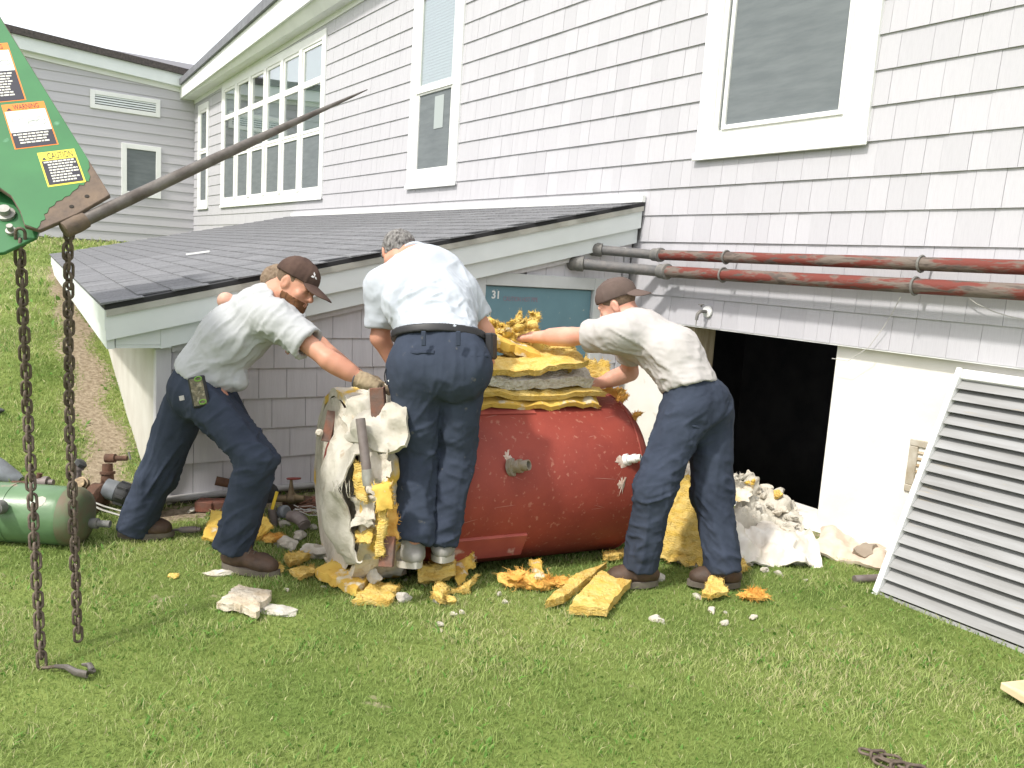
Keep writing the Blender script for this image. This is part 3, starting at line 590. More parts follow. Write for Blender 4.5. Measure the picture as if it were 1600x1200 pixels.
# ================================================================== louvre panel leaning on the wall
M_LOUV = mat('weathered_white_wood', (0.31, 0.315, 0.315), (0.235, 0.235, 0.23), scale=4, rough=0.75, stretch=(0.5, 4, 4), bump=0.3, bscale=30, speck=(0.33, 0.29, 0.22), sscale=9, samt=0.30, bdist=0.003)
LX0, LX1 = -2.205, -0.95; LB = np.array([0, 3.80, -0.03]); LT = np.array([0, 4.315, 1.115]); lu = unit(LT-LB); LH = np.linalg.norm(LT-LB); ln = np.cross(np.array([1.0, 0, 0]), lu)   # ln points away from viewer/up?
if ln[1] > 0: ln = -ln
lou = thing('louvre_panel', (LX0+0.6, 3.8, 0), 'large white wooden louvre panel leaning against the foundation wall', 'louvre')
def lp(x, u, n): return np.array([x, 0, 0])+LB+lu*u+ln*n
def lboxm(x0, x1, u0, u1, n0, n1, name, m, parent): return MB().hexa([lp(x0, u0, n0), lp(x1, u0, n0), lp(x1, u0, n1), lp(x0, u0, n1), lp(x0, u1, n0), lp(x1, u1, n0), lp(x1, u1, n1), lp(x0, u1, n1)]).build(name, m, parent, bevel=0.003)
lboxm(LX0, LX0+0.028, 0, LH, -0.02, 0.056, 'stile', M_TRIM, lou); lboxm(LX1-0.03, LX1, 0, LH, -0.02, 0.05, 'stile', M_TRIM, lou)
lboxm(LX0+0.029, LX1-0.031, 0, 0.035, -0.02, 0.035, 'rail', M_LOUV, lou); lboxm(LX0+0.029, LX1-0.031, LH-0.05, LH, -0.02, 0.04, 'rail', M_TRIM, lou)
NS = 18; pitch = (LH-0.085)/NS
for k in range(NS):
    u0 = 0.036+k*pitch; xa, xb = LX0+0.029, LX1-0.031
    MB().hexa([lp(xa, u0+0.004, 0.046), lp(xb, u0+0.004, 0.046), lp(xb, u0-0.004+0.012, 0.036), lp(xa, u0-0.004+0.012, 0.036), lp(xa, u0+pitch*1.22, 0.004), lp(xb, u0+pitch*1.22, 0.004), lp(xb, u0+pitch*1.22, -0.006), lp(xa, u0+pitch*1.22, -0.006)]).build('slat', M_LOUV, lou, bevel=0.0015)
lboxm(LX0+0.01, LX1-0.01, 0.01, LH-0.01, -0.030, -0.022, 'back_board', mat('louvre_back', (0.36, 0.35, 0.34), rough=0.9), lou)

# ================================================================== red tank
def TS(s, phi, r=TANK_R):
    return TANK_C+TANK_A*s+r*(math.cos(phi)*TANK_N+math.sin(phi)*np.array([0, 0, 1.0]))
M_RED = mat('red_oxide_tank', (0.275, 0.052, 0.036), (0.215, 0.040, 0.030), scale=3.5, rough=0.58, spec=0.3, bump=0.2, bscale=20, speck=(0.33, 0.12, 0.085), sscale=40, samt=0.34, bdist=0.008)
M_REDP = mat('red_plate', (0.36, 0.085, 0.065), (0.28, 0.06, 0.05), scale=5, rough=0.4, speck=(0.55, 0.38, 0.33), sscale=9, samt=0.33)
tank = thing('red_tank', TANK_C-np.array([0, 0, TANK_R]), 'large rust red cylindrical tank lying on the lawn between the men', 'tank')
S0, S1 = -0.98, 0.42
prof = [(S0-0.13*math.sin(a), TANK_R*math.cos(a)**0.9 if math.cos(a) > 0 else 0.0) for a in np.linspace(math.pi/2*0.96, 0, 9)]+[(S0+(S1-S0)*k/14, TANK_R) for k in range(1, 14)]+[(S1+0.17*math.sin(a), TANK_R*max(math.cos(a), 0)**0.8) for a in np.linspace(0, math.pi/2*0.97, 12)]
MB().lathe(TANK_C, TANK_A, prof, n=64, hint=(0, 0, 1)).build('shell', M_RED, tank, smooth=True)
MB().tube([TS(S1+0.012, a, TANK_R+0.001) for a in np.linspace(0, 2*math.pi, 49)[:-1]], 0.005, n=6, closed=True).build('weld_seam', M_RED, tank, smooth=True)
def plate(s0, s1, p0, p1, m, name, th=0.008, n=6):
    b = MB(); V = []
    for r in (TANK_R+0.001, TANK_R+th):
        for i in range(n+1):
            for s in (s0, s1): V.append(TS(s, p0+(p1-p0)*i/n, r))
    k = 2*(n+1); F = []
    for i in range(n):
        F += [(2*i, 2*i+1, 2*i+3, 2*i+2), (k+2*i, k+2*i+2, k+2*i+3, k+2*i+1), (2*i, 2*i+2, k+2*i+2, k+2*i), (2*i+1, k+2*i+1, k+2*i+3, 2*i+3)]
    F += [(0, k, k+1, 1), (2*n, 2*n+1, k+2*n+1, k+2*n)]
    return b.add(V, F).build(name, m, tank, smooth=True)
MB().hexa([TS(-0.62, -0.74, TANK_R+0.03), TS(-0.21, -0.74, TANK_R+0.03), TS(-0.21, -0.72, TANK_R-0.02), TS(-0.62, -0.72, TANK_R-0.02), TS(-0.62, -0.44, TANK_R+0.012), TS(-0.21, -0.44, TANK_R+0.012), TS(-0.21, -0.42, TANK_R-0.02), TS(-0.62, -0.42, TANK_R-0.02)]).build('bracket_plate', M_REDP, tank, bevel=0.003); plate(-0.5, -0.12, 1.02, 1.22, M_REDP, 'repair_plate', 0.007)
def nozzle(s, phi, ln_, r, m, name):
    p = TS(s, phi, TANK_R-0.01); d = unit(TS(s, phi)-TS(s, phi, 0.0)); d = unit(d*0.8+TANK_A*0.55)
    o = MB().lathe(p, d, [(0, r*1.7), (0.02, r*1.7), (0.022, r*1.15), (0.045, r*1.15), (0.046, r*1.3), (0.065, r*1.3), (0.066, r), (ln_, r), (ln_, r*0.78), (ln_-0.05, r*0.76)], n=18, cap=False).build(name, m, tank, smooth=True)
    MB().lathe(p+d*(ln_-0.03), d, [(0, r*0.77), (0.002, r*0.5)], n=14).build('bore', mat('bore_dark', (0.03, 0.025, 0.02), rough=0.9), o)
    return o
nozzle(-0.33, 0.36, 0.105, 0.026, mat('brass_rust', (0.25, 0.20, 0.13), (0.30, 0.28, 0.24), scale=25, rough=0.5, metal=0.3), 'nozzle')
nozzle(0.33, 0.38, 0.09, 0.018, M_TRIM, 'nozzle')
def splat(s, ph, ds, dp, m, name, seed):
    n = 22; V = [TS(s, ph, TANK_R+0.007)]
    rng = np.random.default_rng(seed); rr_ = 1+0.35*rng.normal(0, 1, n)
    for i in range(n): a = 2*math.pi*i/n; V.append(TS(s+ds*math.cos(a)*rr_[i], ph+dp*math.sin(a)*rr_[i], TANK_R+0.0012))
    MB().add(V, [(0, 1+i, 1+(i+1) % n) for i in range(n)]).build(name, m, tank, fix=False)
M_SPL = mat('plaster_smear', (0.55, 0.48, 0.42), (0.40, 0.26, 0.20), scale=40, rough=0.95)
splat(0.32, 0.36, 0.05, 0.07, M_SPL, 'plaster_smear', 1); splat(-0.34, 0.47, 0.02, 0.06, M_SPL, 'plaster_smear', 2); splat(0.30, 0.10, 0.02, 0.09, M_SPL, 'plaster_smear', 4)
rng = np.random.default_rng(77); q_ = MB()
for k in range(15):     # scrapes in the paint
    s_, p_ = rng.uniform(-0.7, 0.4), rng.uniform(-0.3, 1.3); l_ = rng.uniform(0.02, 0.13); an = rng.normal(0, 0.25); wd_ = rng.uniform(0.0008, 0.0025)
    pts_ = [TS(s_+l_*t_*math.cos(an), p_+l_*t_*math.sin(an)/TANK_R, TANK_R+0.0008) for t_ in np.linspace(0, 1, 5)]; up_ = [TS(s_+l_*t_*math.cos(an), p_+l_*t_*math.sin(an)/TANK_R+wd_/TANK_R*math.sin(math.pi*(0.1+0.8*t_)), TANK_R+0.0008) for t_ in np.linspace(0, 1, 5)]
    q_.add(pts_+up_, [(i, i+1, 6+i, 5+i) for i in range(4)])
q_.build('paint_scrapes', mat('scraped_paint', (0.40, 0.20, 0.16), rough=0.8), tank, fix=False)
# shaping of torn sheets and batts
M_YEL = mat('fibreglass_yellow', (0.62, 0.42, 0.095), (0.68, 0.52, 0.20), scale=14, rough=0.98, bump=1.0, bscale=70, spec=0.05, bdist=0.012, stretch=(1, 1, 2.5), speck=(0.58, 0.38, 0.10), sscale=12, samt=0.40)
M_ORG = mat('fibreglass_orange', (0.60, 0.28, 0.06), (0.66, 0.42, 0.12), scale=12, rough=0.95, bump=0.8, bscale=40, spec=0.1, bdist=0.012)
M_FACE = mat('fibreglass_skin', (0.64, 0.46, 0.11), (0.58, 0.36, 0.07), scale=7, rough=0.85, bump=0.6, bscale=26, spec=0.15, bdist=0.01, speck=(0.62, 0.56, 0.42), sscale=14, samt=0.38)
M_PLAS = mat('old_plaster', (0.62, 0.58, 0.50), (0.47, 0.42, 0.34), scale=7, rough=0.95, bump=0.9, bscale=24, bdist=0.014)
M_CANV = mat('plastered_canvas', (0.50, 0.475, 0.41), (0.40, 0.37, 0.305), scale=9, rough=0.95, bump=0.7, bscale=34, bdist=0.008, speck=(0.34, 0.29, 0.22), sscale=12, samt=0.33)
M_WOOL = mat('grey_mineral_wool', (0.66, 0.63, 0.57), (0.42, 0.38, 0.31), scale=30, rough=1.0, bump=1.0, bscale=48, bdist=0.025, lo=0.3, hi=0.75)
def slab(name, C4, thick, m, seed=0, bulge=(0, 0, 0), jag=0.012, rough=0.008, nu=18, nv=14, parent=None, up=None, curl=0.0):
    """soft torn sheet: corners in order (u0v0, u1v0, u1v1, u0v1), thickness along its normal"""
    c = [np.array(p, float) for p in C4]; nrm = np.cross(c[1]-c[0], c[3]-c[0])
    nrm = unit(nrm) if up is None else unit(up)
    if up is None and nrm[2] < 0: nrm = -nrm
    U, Vv = np.meshgrid(np.linspace(0, 1, nu), np.linspace(0, 1, nv), indexing='ij'); u = U.ravel()[:, None]; v = Vv.ravel()[:, None]
    P = c[0]*(1-u)*(1-v)+c[1]*u*(1-v)+c[2]*u*v+c[3]*(1-u)*v
    P = P+np.array(bulge)*np.sin(np.pi*u)*np.sin(np.pi*np.clip(v, 0.15, 0.85))
    if curl: P = P+nrm*curl*(v**3)
    e1 = unit(c[1]-c[0]); e2 = unit(c[3]-c[0]); edge = np.maximum(np.abs(u*2-1), np.abs(v*2-1))**6
    P = P+edge*jag*(e1*fbm(P*26+seed, seed)[:, None]+e2*fbm(P*26+seed+50, seed+1)[:, None])*0.8
    n1 = fbm(P*26+seed*3.1, seed+2, 4)[:, None]; n2 = fbm(P*26+seed*3.1+9, seed+3, 4)[:, None]; n3 = fbm(P*6+seed, seed+8)[:, None]
    th = thick*(1-0.25*edge)
    T = P+nrm*(th/2+rough*n1+rough*1.5*n3); Bt = P-nrm*(th/2+rough*n2-rough*1.5*n3)
    V = np.concatenate([T, Bt]); n = nu*nv; F = []
    idx = lambda i, j: i*nv+j
    for i in range(nu-1):
        for j in range(nv-1):
            a, b_, c_, d = idx(i, j), idx(i+1, j), idx(i+1, j+1), idx(i, j+1); F += [(a, b_, c_, d), (n+a, n+d, n+c_, n+b_)]
    ring = [idx(i, 0) for i in range(nu)]+[idx(nu-1, j) for j in range(1, nv)]+[idx(i, nv-1) for i in range(nu-2, -1, -1)]+[idx(0, j) for j in range(nv-2, 0, -1)]
    for k in range(len(ring)): a, b_ = ring[k], ring[(k+1) % len(ring)]; F.append((a, n+a, n+b_, b_))
    base = P.mean(0) if parent is None else None; mb_ = MB().add(V, F)
    if m in (M_YEL, M_ORG, M_FACE, M_WOOL):      # loose fibres along the torn edges and on the faces
        rng = np.random.default_rng(seed+900); cen = P.mean(0)
        for k in range(150):
            if k < 100: j = ring[rng.integers(len(ring))]; s0 = (T[j]*rng.uniform(0, 1)+Bt[j]*0) if False else T[j]+(Bt[j]-T[j])*rng.uniform(0, 1); dr = unit(unit(P[j]-cen)+rng.normal(0, 0.55, 3))
            else: j = rng.integers(n); s0 = T[j]; dr = unit(nrm*0.6+rng.normal(0, 0.7, 3))
            l_ = rng.uniform(0.006, 0.018); mb_.tube([s0-dr*0.003, s0+dr*l_*0.6+rng.normal(0, 0.2, 3)*l_, s0+dr*l_+rng.normal(0, 0.3, 3)*l_], [0.0016, 0.0012, 0.0004], n=3, cap=False)
    return mb_.build(name, m, parent, smooth=True, base=base)
def tuft(name, center, dirv, spread, n, length, width, m, seed, parent=None):
    """torn wool: a few lumpy wads strung along a direction, covered in short loose fibres"""
    rng = np.random.default_rng(seed); c = np.array(center, float); dn = unit(dirv); _, su, sw = frame(dn); fz = MB()
    cb = bmesh.new(); bmesh.ops.create_icosphere(cb, subdivisions=3, radius=1.0); sph = np.array([v.co[:] for v in cb.verts]); cf = [tuple(v.index for v in f.verts) for f in cb.faces]; cb.free()
    for k in range(4):
        r = length*rng.uniform(0.20, 0.30); p = c+dn*length*(0.12+0.24*k)+(su*rng.normal(0, 1)+sw*rng.normal(0, 1))*length*spread*0.30
        V = sph*(1+0.5*fbm(sph*1.7+seed+k*5, seed+k)[:, None]); V = V*r; V = V+np.outer(V @ dn, dn)*rng.uniform(0.2, 0.9); V[:, 2] *= 0.7; V = V+0.1*r*fbm(V*90, seed+k)[:, None]
        MB().add(V+p, cf).build('wad', m, parent, smooth=True)
        for j in rng.choice(len(V), 6*n//4):
            s0 = p+V[j]*0.95; d = unit(unit(V[j])+dn*0.6+rng.normal(0, 0.5, 3)); l = length*rng.uniform(0.08, 0.30)
            fz.tube([s0, s0+d*l*0.5+rng.normal(0, 0.15, 3)*l, s0+d*l+rng.normal(0, 0.3, 3)*l], [0.0018, 0.0013, 0.0005], n=3)
    return fz.build(name, m, parent, fix=False)
def curls(parent, center, dirv, n, length, width, m, seed, spread=0.35):
    """thin peeled strips that curl over"""
    rng = np.random.default_rng(seed); c = np.array(center, float)
    for k in range(n):
        d = unit(np.array(dirv, float)+rng.normal(0, spread, 3)); sd = unit(np.cross(d, FWD+rng.normal(0, 0.5, 3))); nn_ = np.cross(d, sd); s0 = c+rng.normal(0, 0.035, 3); l = length*rng.uniform(0.6, 1.2); cv = rng.choice((-1, 1))*rng.uniform(0.5, 1.6); w = width*rng.uniform(0.6, 1.3)
        def fn(u, v, s0=s0, d=d, sd=sd, nn_=nn_, l=l, cv=cv, w=w):
            a = cv*v; p = s0+d*l*math.sin(a)/cv+nn_*l*(1-math.cos(a))/cv; return p+sd*(u-0.5)*w*(1-0.72*v*v)+nn_*0.010*math.sin(5*u+9*v)
        sheet('peeled_strip', fn, 8, 14, m, seed+k, 0.009, 0.010, parent, 30)
# insulated left end of the tank
jack_n, jack_m = 56, 14; V = []; 
for i in range(jack_m+1):
    for k in range(jack_n):
        ph = 2*math.pi*k/jack_n; rag = 0.05*math.sin(ph*5)+0.04*math.sin(ph*11+1)+0.02*math.sin(ph*23)
        s = S0-0.10+(0.25+0.6*rag)*i/jack_m; V.append(TS(s, ph, TANK_R+0.035))
V = np.array(V); rad = V-(TANK_C+np.outer((V-TANK_C) @ TANK_A, TANK_A)); rad /= np.linalg.norm(rad, axis=1)[:, None]
V = V+rad*(0.020*fbm(V*7, 4)+0.012*fbm(V*24, 5))[:, None]; Vi = V-rad*0.04
F = [(i*jack_n+k, i*jack_n+(k+1) % jack_n, (i+1)*jack_n+(k+1) % jack_n, (i+1)*jack_n+k) for i in range(jack_m) for k in range(jack_n)]; nn = len(V)
F += [(nn+d, nn+c_, nn+b_, nn+a) for (a, b_, c_, d) in F]
F += [(k, nn+k, nn+(k+1) % jack_n, (k+1) % jack_n) for k in range(jack_n)]+[(jack_m*jack_n+k, jack_m*jack_n+(k+1) % jack_n, nn+jack_m*jack_n+(k+1) % jack_n, nn+jack_m*jack_n+k) for k in range(jack_n)]
M_JACK = mat('jacket_mix', (0.66, 0.62, 0.53), (0.52, 0.46, 0.36), scale=6, rough=0.95, bump=0.9, bscale=22, bdist=0.015, speck=(0.66, 0.43, 0.08), sscale=5, samt=0.42)
MB().add(np.concatenate([V, Vi]), F).build('insulation_jacket', M_JACK, tank, smooth=True)
MB().lathe(TANK_C+TANK_A*(S0-0.115), TANK_A, [(0, 0.02), (0.0, 0.25), (0.012, 0.43)], n=40, cap=False).build('jacket_end', M_PLAS, tank, smooth=True)
# torn canvas: hangs off the left end, opens towards the viewer
def sheet(name, fn, nu, nv, m, seed, th=0.006, amp=0.01, parent=None, fs=12, base=None):
    U, Vv = np.meshgrid(np.linspace(0, 1, nu), np.linspace(0, 1, nv), indexing='ij')
    P = np.array([fn(a, b_) for a, b_ in zip(U.ravel(), Vv.ravel())])
    G = P.reshape(nu, nv, 3); du = np.gradient(G, axis=0); dv_ = np.gradient(G, axis=1); N_ = np.cross(du, dv_).reshape(-1, 3); N_ /= np.maximum(np.linalg.norm(N_, axis=1), 1e-9)[:, None]
    P = P+N_*(amp*fbm(P*fs, seed, 4))[:, None]; V = np.concatenate([P+N_*th/2, P-N_*th/2]); n = nu*nv; F = []
    idx = lambda i, j: i*nv+j
    for i in range(nu-1):
        for j in range(nv-1):
            a, b_, c_, d = idx(i, j), idx(i+1, j), idx(i+1, j+1), idx(i, j+1); F += [(a, b_, c_, d), (n+a, n+d, n+c_, n+b_)]
    ring = [idx(i, 0) for i in range(nu)]+[idx(nu-1, j) for j in range(1, nv)]+[idx(i, nv-1) for i in range(nu-2, -1, -1)]+[idx(0, j) for j in range(nv-2, 0, -1)]
    for k in range(len(ring)): a, b_ = ring[k], ring[(k+1) % len(ring)]; F.append((a, n+a, n+b_, b_))
    mb_ = MB().add(V, F)
    if m in (M_YEL, M_ORG, M_FACE, M_WOOL):
        rng = np.random.default_rng(seed+700); cen = P.mean(0)
        for k in range(int(60+n*0.5)):
            j = ring[rng.integers(len(ring))] if k % 4 else rng.integers(n); dr = unit(unit(P[j]-cen)*(1 if k % 4 else 0.2)+N_[j]*(0 if k % 4 else 0.8)+rng.normal(0, 0.5, 3)); s0 = P[j]+N_[j]*th*rng.uniform(-0.5, 0.5); l_ = rng.uniform(0.005, 0.016)
            mb_.tube([s0-dr*0.004, s0+dr*l_*0.6+rng.normal(0, 0.2, 3)*l_, s0+dr*l_+rng.normal(0, 0.35, 3)*l_], [0.0016, 0.0012, 0.0004], n=3, cap=False)
    return mb_.build(name, m, parent, smooth=True, base=base)
def poly_lerp(pts, t):
    pts = [np.array(p, float) for p in pts]; x = t*(len(pts)-1); i = min(int(x), len(pts)-2); f = x-i; f = f*f*(3-2*f)*0.5+f*0.5
    return pts[i]*(1-f)+pts[i+1]*f
# left outline (far), middle ridge, right torn edge (near) of the canvas curtain, surveyed top to bottom
cl = [J(548, 645, 3.980), J(517, 690, 3.950), J(500, 760, 3.920), J(499, 815, 3.880), J(525, 862, 3.840), J(548, 876, 3.780)]
cm = [J(570, 650, 3.700), J(535, 700, 3.680), J(514, 770, 3.670), J(516, 820, 3.650), J(536, 866, 3.650), J(556, 878, 3.630)]
cr_ = [J(600, 690, 3.630), J(556, 716, 3.610), J(528, 762, 3.580), J(545, 820, 3.610), J(549, 862, 3.610), J(566, 880, 3.600)]
def canvas(u, v):
    a, b_, c_ = poly_lerp(cl, v), poly_lerp(cm, v), poly_lerp(cr_, v); p = a*(1-u)**2+2*b_*u*(1-u)+c_*u*u
    return p+np.array([0, 0, 0.012*math.sin(23*v+3*u)*u])
sheet('torn_canvas', canvas, 18, 26, M_CANV, 11, 0.008, 0.022, tank)
inner = [J(556, 712, 3.730), J(558, 760, 3.730), J(562, 820, 3.710), J(575, 875, 3.700)]; inner2 = [J(528, 760, 3.800), J(540, 800, 3.780), J(548, 840, 3.760), J(556, 876, 3.730)]
sheet('torn_canvas', lambda u, v: poly_lerp(inner, v)*(1-u)+poly_lerp(inner2, v)*u, 8, 14, M_CANV, 14, 0.008, 0.02, tank)
capp = [J(540, 655, 3.900), J(556, 632, 3.840), J(578, 618, 3.780), J(606, 616, 3.730), J(640, 626, 3.700)]; capn = [J(548, 690, 3.680), J(566, 690, 3.610), J(586, 702, 3.580), J(606, 706, 3.560), J(640, 700, 3.540)]
sheet('plaster_cap', lambda u, v: poly_lerp(capp, u)*(1-v)+poly_lerp(capn, u)*v+np.array([0.0, -0.01, 0.035*math.sin(math.pi*v)]), 34, 20, M_CANV, 21, 0.025, 0.03, tank)
slab('yellow_batt', [J(553, 725, 3.640), J(572, 722, 3.620), J(575, 780, 3.600), J(556, 778, 3.620)], 0.03, M_YEL, 31, parent=tank, up=FWD)
slab('yellow_batt', [J(584, 756, 3.510), J(612, 752, 3.500), J(614, 796, 3.480), J(586, 798, 3.490)], 0.05, M_FACE, 32, parent=tank, up=FWD, nu=10, nv=10)
slab('yellow_batt', [J(592, 795, 3.520), J(606, 795, 3.520), J(600, 866, 3.520), J(584, 868, 3.520)], 0.03, M_YEL, 33, parent=tank, up=FWD)
slab('yellow_batt', [J(604, 795, 3.580), J(622, 790, 3.580), J(622, 842, 3.580), J(606, 842, 3.580)], 0.03, M_ORG, 34, parent=tank, up=FWD)
slab('yellow_batt', [J(556, 832, 3.660), J(584, 826, 3.630), J(582, 846, 3.610), J(558, 848, 3.630)], 0.04, M_YEL, 35, parent=tank, up=FWD)
slab('plaster_slab', [J(566, 712, 3.630), J(608, 706, 3.580), J(604, 768, 3.580), J(570, 772, 3.620)], 0.03, M_PLAS, 36, parent=tank, up=FWD, rough=0.016, jag=0.03)
slab('plaster_slab', [J(552, 770, 3.660), J(590, 772, 3.610), J(588, 812, 3.600), J(556, 815, 3.640)], 0.03, M_PLAS, 37, parent=tank, up=FWD, rough=0.016, jag=0.03)
slab('plaster_slab', [J(548, 812, 3.630), J(585, 808, 3.580), J(586, 818, 3.580), J(549, 824, 3.620)], 0.04, M_CANV, 38, parent=tank, up=FWD, rough=0.01, jag=0.02)
M_ANG = mat('rusty_angle_iron', (0.19, 0.085, 0.055), (0.13, 0.09, 0.075), scale=16, rough=0.8, bump=0.4, bscale=50); M_LEADP = mat('dull_steel', (0.22, 0.19, 0.18), (0.16, 0.13, 0.12), scale=16, rough=0.6, metal=0.3)
def iron(a, b_, w, m, name='leg_iron', t=0.010):
    a = np.array(a, float); b_ = np.array(b_, float); d = unit(b_-a); f_ = unit(FWD-d*(FWD@d)); sd = np.cross(d, f_); L_ = np.linalg.norm(b_-a); q = MB()
    q.obox((a+b_)/2, d, sd, f_, L_, w, t); q.obox((a+b_)/2+sd*(w/2-t/2)+f_*(w/2+0.001), d, sd, f_, L_, t, w); return q.build(name, m, tank, bevel=0.002)
iron(J(588, 606, 3.640), J(592, 668, 3.660), 0.062, M_ANG); iron(J(519, 642, 4.030), J(509, 690, 4.010), 0.045, M_ANG); iron(J(606, 838, 3.540), J(602, 886, 3.520), 0.06, M_ANG)
MB().tube([J(563, 654, 3.540), J(573, 735, 3.520)], 0.021, n=12).build('leg_iron', M_LEADP, tank, smooth=True); MB().lathe(J(573, 733, 3.520), J(575, 757, 3.520)-J(573, 733, 3.520), [(0, 0.022), (0.03, 0.024), (0.07, 0.022)], n=12).build('leg_sleeve', M_GALV, tank, smooth=True)
MB().lathe(J(500, 676, 4.020), FWD*-1, [(0, 0.012), (0.015, 0.02), (0.03, 0.010)], n=12).build('end_knob', M_PLAS, tank, smooth=True)
thr = MB()
for k in range(9):
    p = J(520+k*3.2, 752+3*math.sin(k*2.0), 3.575); thr.tube([p, p+np.array([0.004*math.sin(k), 0.006*math.cos(k*3), -0.025-0.012*(k % 3)]), p+np.array([0.01*math.cos(k*2), 0.008, -0.05-0.015*(k % 3)])], 0.0017, n=4)
thr.build('frayed_threads', M_CANV, tank)

# ================================================================== insulation lifted off the tank
G1 = 'insulation pulled off the top of the tank'
def tslab(s0, s1, p0, p1, r, thick, m, seed, name, label, **k):
    """sheet that follows the top of the tank"""
    rows = 12; cols = 18
    def fn(u, v): return TS(s0+(s1-s0)*u, p0+(p1-p0)*v, r+k.get('lift', 0)*u*u+0.008*math.sin(9*u))
    o = sheet(name, fn, cols, rows, m, seed, thick, 0.016, None, 18, base=TS((s0+s1)/2, (p0+p1)/2, r)); return tag(o, label, 'insulation', G1)
tslab(-0.56, 0.26, 1.08, 1.95, TANK_R+0.022, 0.026, M_FACE, 41, 'insulation_batt', 'curved yellow insulation sheet lying directly on the red tank')
tslab(-0.52, 0.30, 1.14, 1.9, TANK_R+0.068, 0.028, M_YEL, 42, 'insulation_batt', 'second yellow insulation sheet, just under the grey wool layer')
tslab(-0.50, 0.22, 1.2, 1.85, TANK_R+0.132, 0.055, M_WOOL, 43, 'mineral_wool', 'crumbly grey mineral wool layer between yellow sheets on the tank')
tslab(-0.48, 0.16, 1.2, 1.85, TANK_R+0.182, 0.032, M_YEL, 44, 'insulation_batt', 'yellow insulation sheet on top of the grey wool', lift=0.05)
tag(slab('insulation_batt', [J(752, 528, 4.30), J(852, 562, 4.34), J(858, 548, 4.66), J(760, 500, 4.70)], 0.05, M_FACE, 51, jag=0.02), 'stiff yellow sheet tilted up beside the man in the middle', 'insulation', G1)
tag(slab('insulation_batt', [J(770, 545, 4.36), J(862, 572, 4.38), J(872, 556, 4.66), J(778, 530, 4.70)], 0.035, M_YEL, 52, jag=0.02), 'yellow sheet wedged below the tilted one on the tank', 'insulation', G1)
tag(slab('insulation_batt', [J(846, 568, 4.40), J(893, 545, 4.45), J(896, 525, 4.60), J(852, 548, 4.62)], 0.05, M_YEL, 53, jag=0.03, curl=0.03), 'torn yellow flap under the outstretched bare arm', 'insulation', G1)
t = thing('insulation_tuft', J(810, 525, 4.5), 'fluffy torn yellow insulation bunched around the reaching hand', 'insulation', G1)
tuft('fibres', J(805, 545, 4.50), UP*1.0+RIGHT*0.3, 0.5, 40, 0.14, 0.017, M_YEL, 54, t); curls(t, J(806, 530, 4.50), UP*0.8+RIGHT*0.15, 11, 0.12, 0.085, M_YEL, 55); curls(t, J(790, 530, 4.46), UP*0.7-RIGHT*0.1, 8, 0.10, 0.08, M_FACE, 56); curls(t, J(822, 515, 4.50), UP*0.4+RIGHT*0.5, 6, 0.09, 0.075, M_YEL, 57)
t = thing('insulation_tuft', J(900, 575, 4.45), 'small fluffy yellow insulation clump near the lower bare hand', 'insulation', G1)
tuft('fibres', J(893, 582, 4.44), UP*0.9, 0.6, 26, 0.06, 0.009, M_FACE, 57, t); curls(t, J(893, 580, 4.43), UP*0.9, 7, 0.05, 0.03, M_FACE, 58, 0.6)
tag(slab('insulation_batt', [J(910, 600, 4.60), J(956, 602, 4.62), J(953, 567, 4.66), J(915, 560, 4.62)], 0.04, M_YEL, 58, up=FWD, jag=0.02), 'upright yellow sheet behind the lower bare hand', 'insulation', G1)
tag(slab('insulation_batt', [J(925, 640, 4.75), J(972, 640, 4.75), J(974, 606, 4.74), J(930, 604, 4.74)], 0.05, M_ORG, 59, up=FWD, jag=0.03), 'orange yellow batt hanging behind the right end of the tank', 'insulation', G1)
t = thing('insulation_tuft', J(985, 632, 4.66), 'ragged orange insulation fringe on the right shoulder of the tank', 'insulation', G1)
tuft('fibres', TS(0.44, 1.25, TANK_R+0.01), UP*0.5+RIGHT*0.2, 0.8, 44, 0.05, 0.008, M_ORG, 60, t); tuft('fibres', TS(0.46, 0.95, TANK_R-0.02), UP*0.4+RIGHT*0.6, 0.8, 40, 0.05, 0.008, M_ORG, 61, t)

# ================================================================== debris on the grass
def chunk(name, p, size, m, seed, flat=0.5, rot=None):
    bm = bmesh.new(); bmesh.ops.create_icosphere(bm, subdivisions=3, radius=1.0); V = np.array([v.co[:] for v in bm.verts])
    n = fbm(V*1.3+seed*7.7, seed, 3)[:, None]; V = V*(1+0.38*n)
    rng = np.random.default_rng(seed)
    for _ in range(5):                        # broken facets
        d = unit(rng.normal(0, 1, 3)); h = rng.uniform(0.55, 0.8); k = V @ d; V = V-np.outer(np.maximum(k-h, 0), d)
    s = np.array(size if hasattr(size, '__len__') else (size, size*rng.uniform(0.6, 1.0), size*flat)); a = rng.uniform(0, 6.28) if rot is None else rot
    V = V*s; V = V+0.04*s.mean()*fbm(V*60, seed+3)[:, None]; V = np.stack([V[:, 0]*math.cos(a)-V[:, 1]*math.sin(a), V[:, 0]*math.sin(a)+V[:, 1]*math.cos(a), V[:, 2]], 1)
    for v, c_ in zip(bm.verts, V): v.co = c_
    me = bpy.data.meshes.new(name); bm.to_mesh(me); bm.free()
    me.polygons.foreach_set('use_smooth', [True]*len(me.polygons))
    try: me.set_sharp_from_angle(angle=math.radians(30))
    except Exception: pass
    o = bpy.data.objects.new(name, me); COL.objects.link(o); me.materials.append(m)
    z = float(ground_h(p[0], p[1])); o.location = (p[0], p[1], max(p[2], z)+s[2]*0.45); return o
def on_grass(x, y, up=0.0):
    p = GZ(x, y, 0.0)
    for _ in range(4): p = GZ(x, y, float(ground_h(p[0], p[1]))+up)
    return p
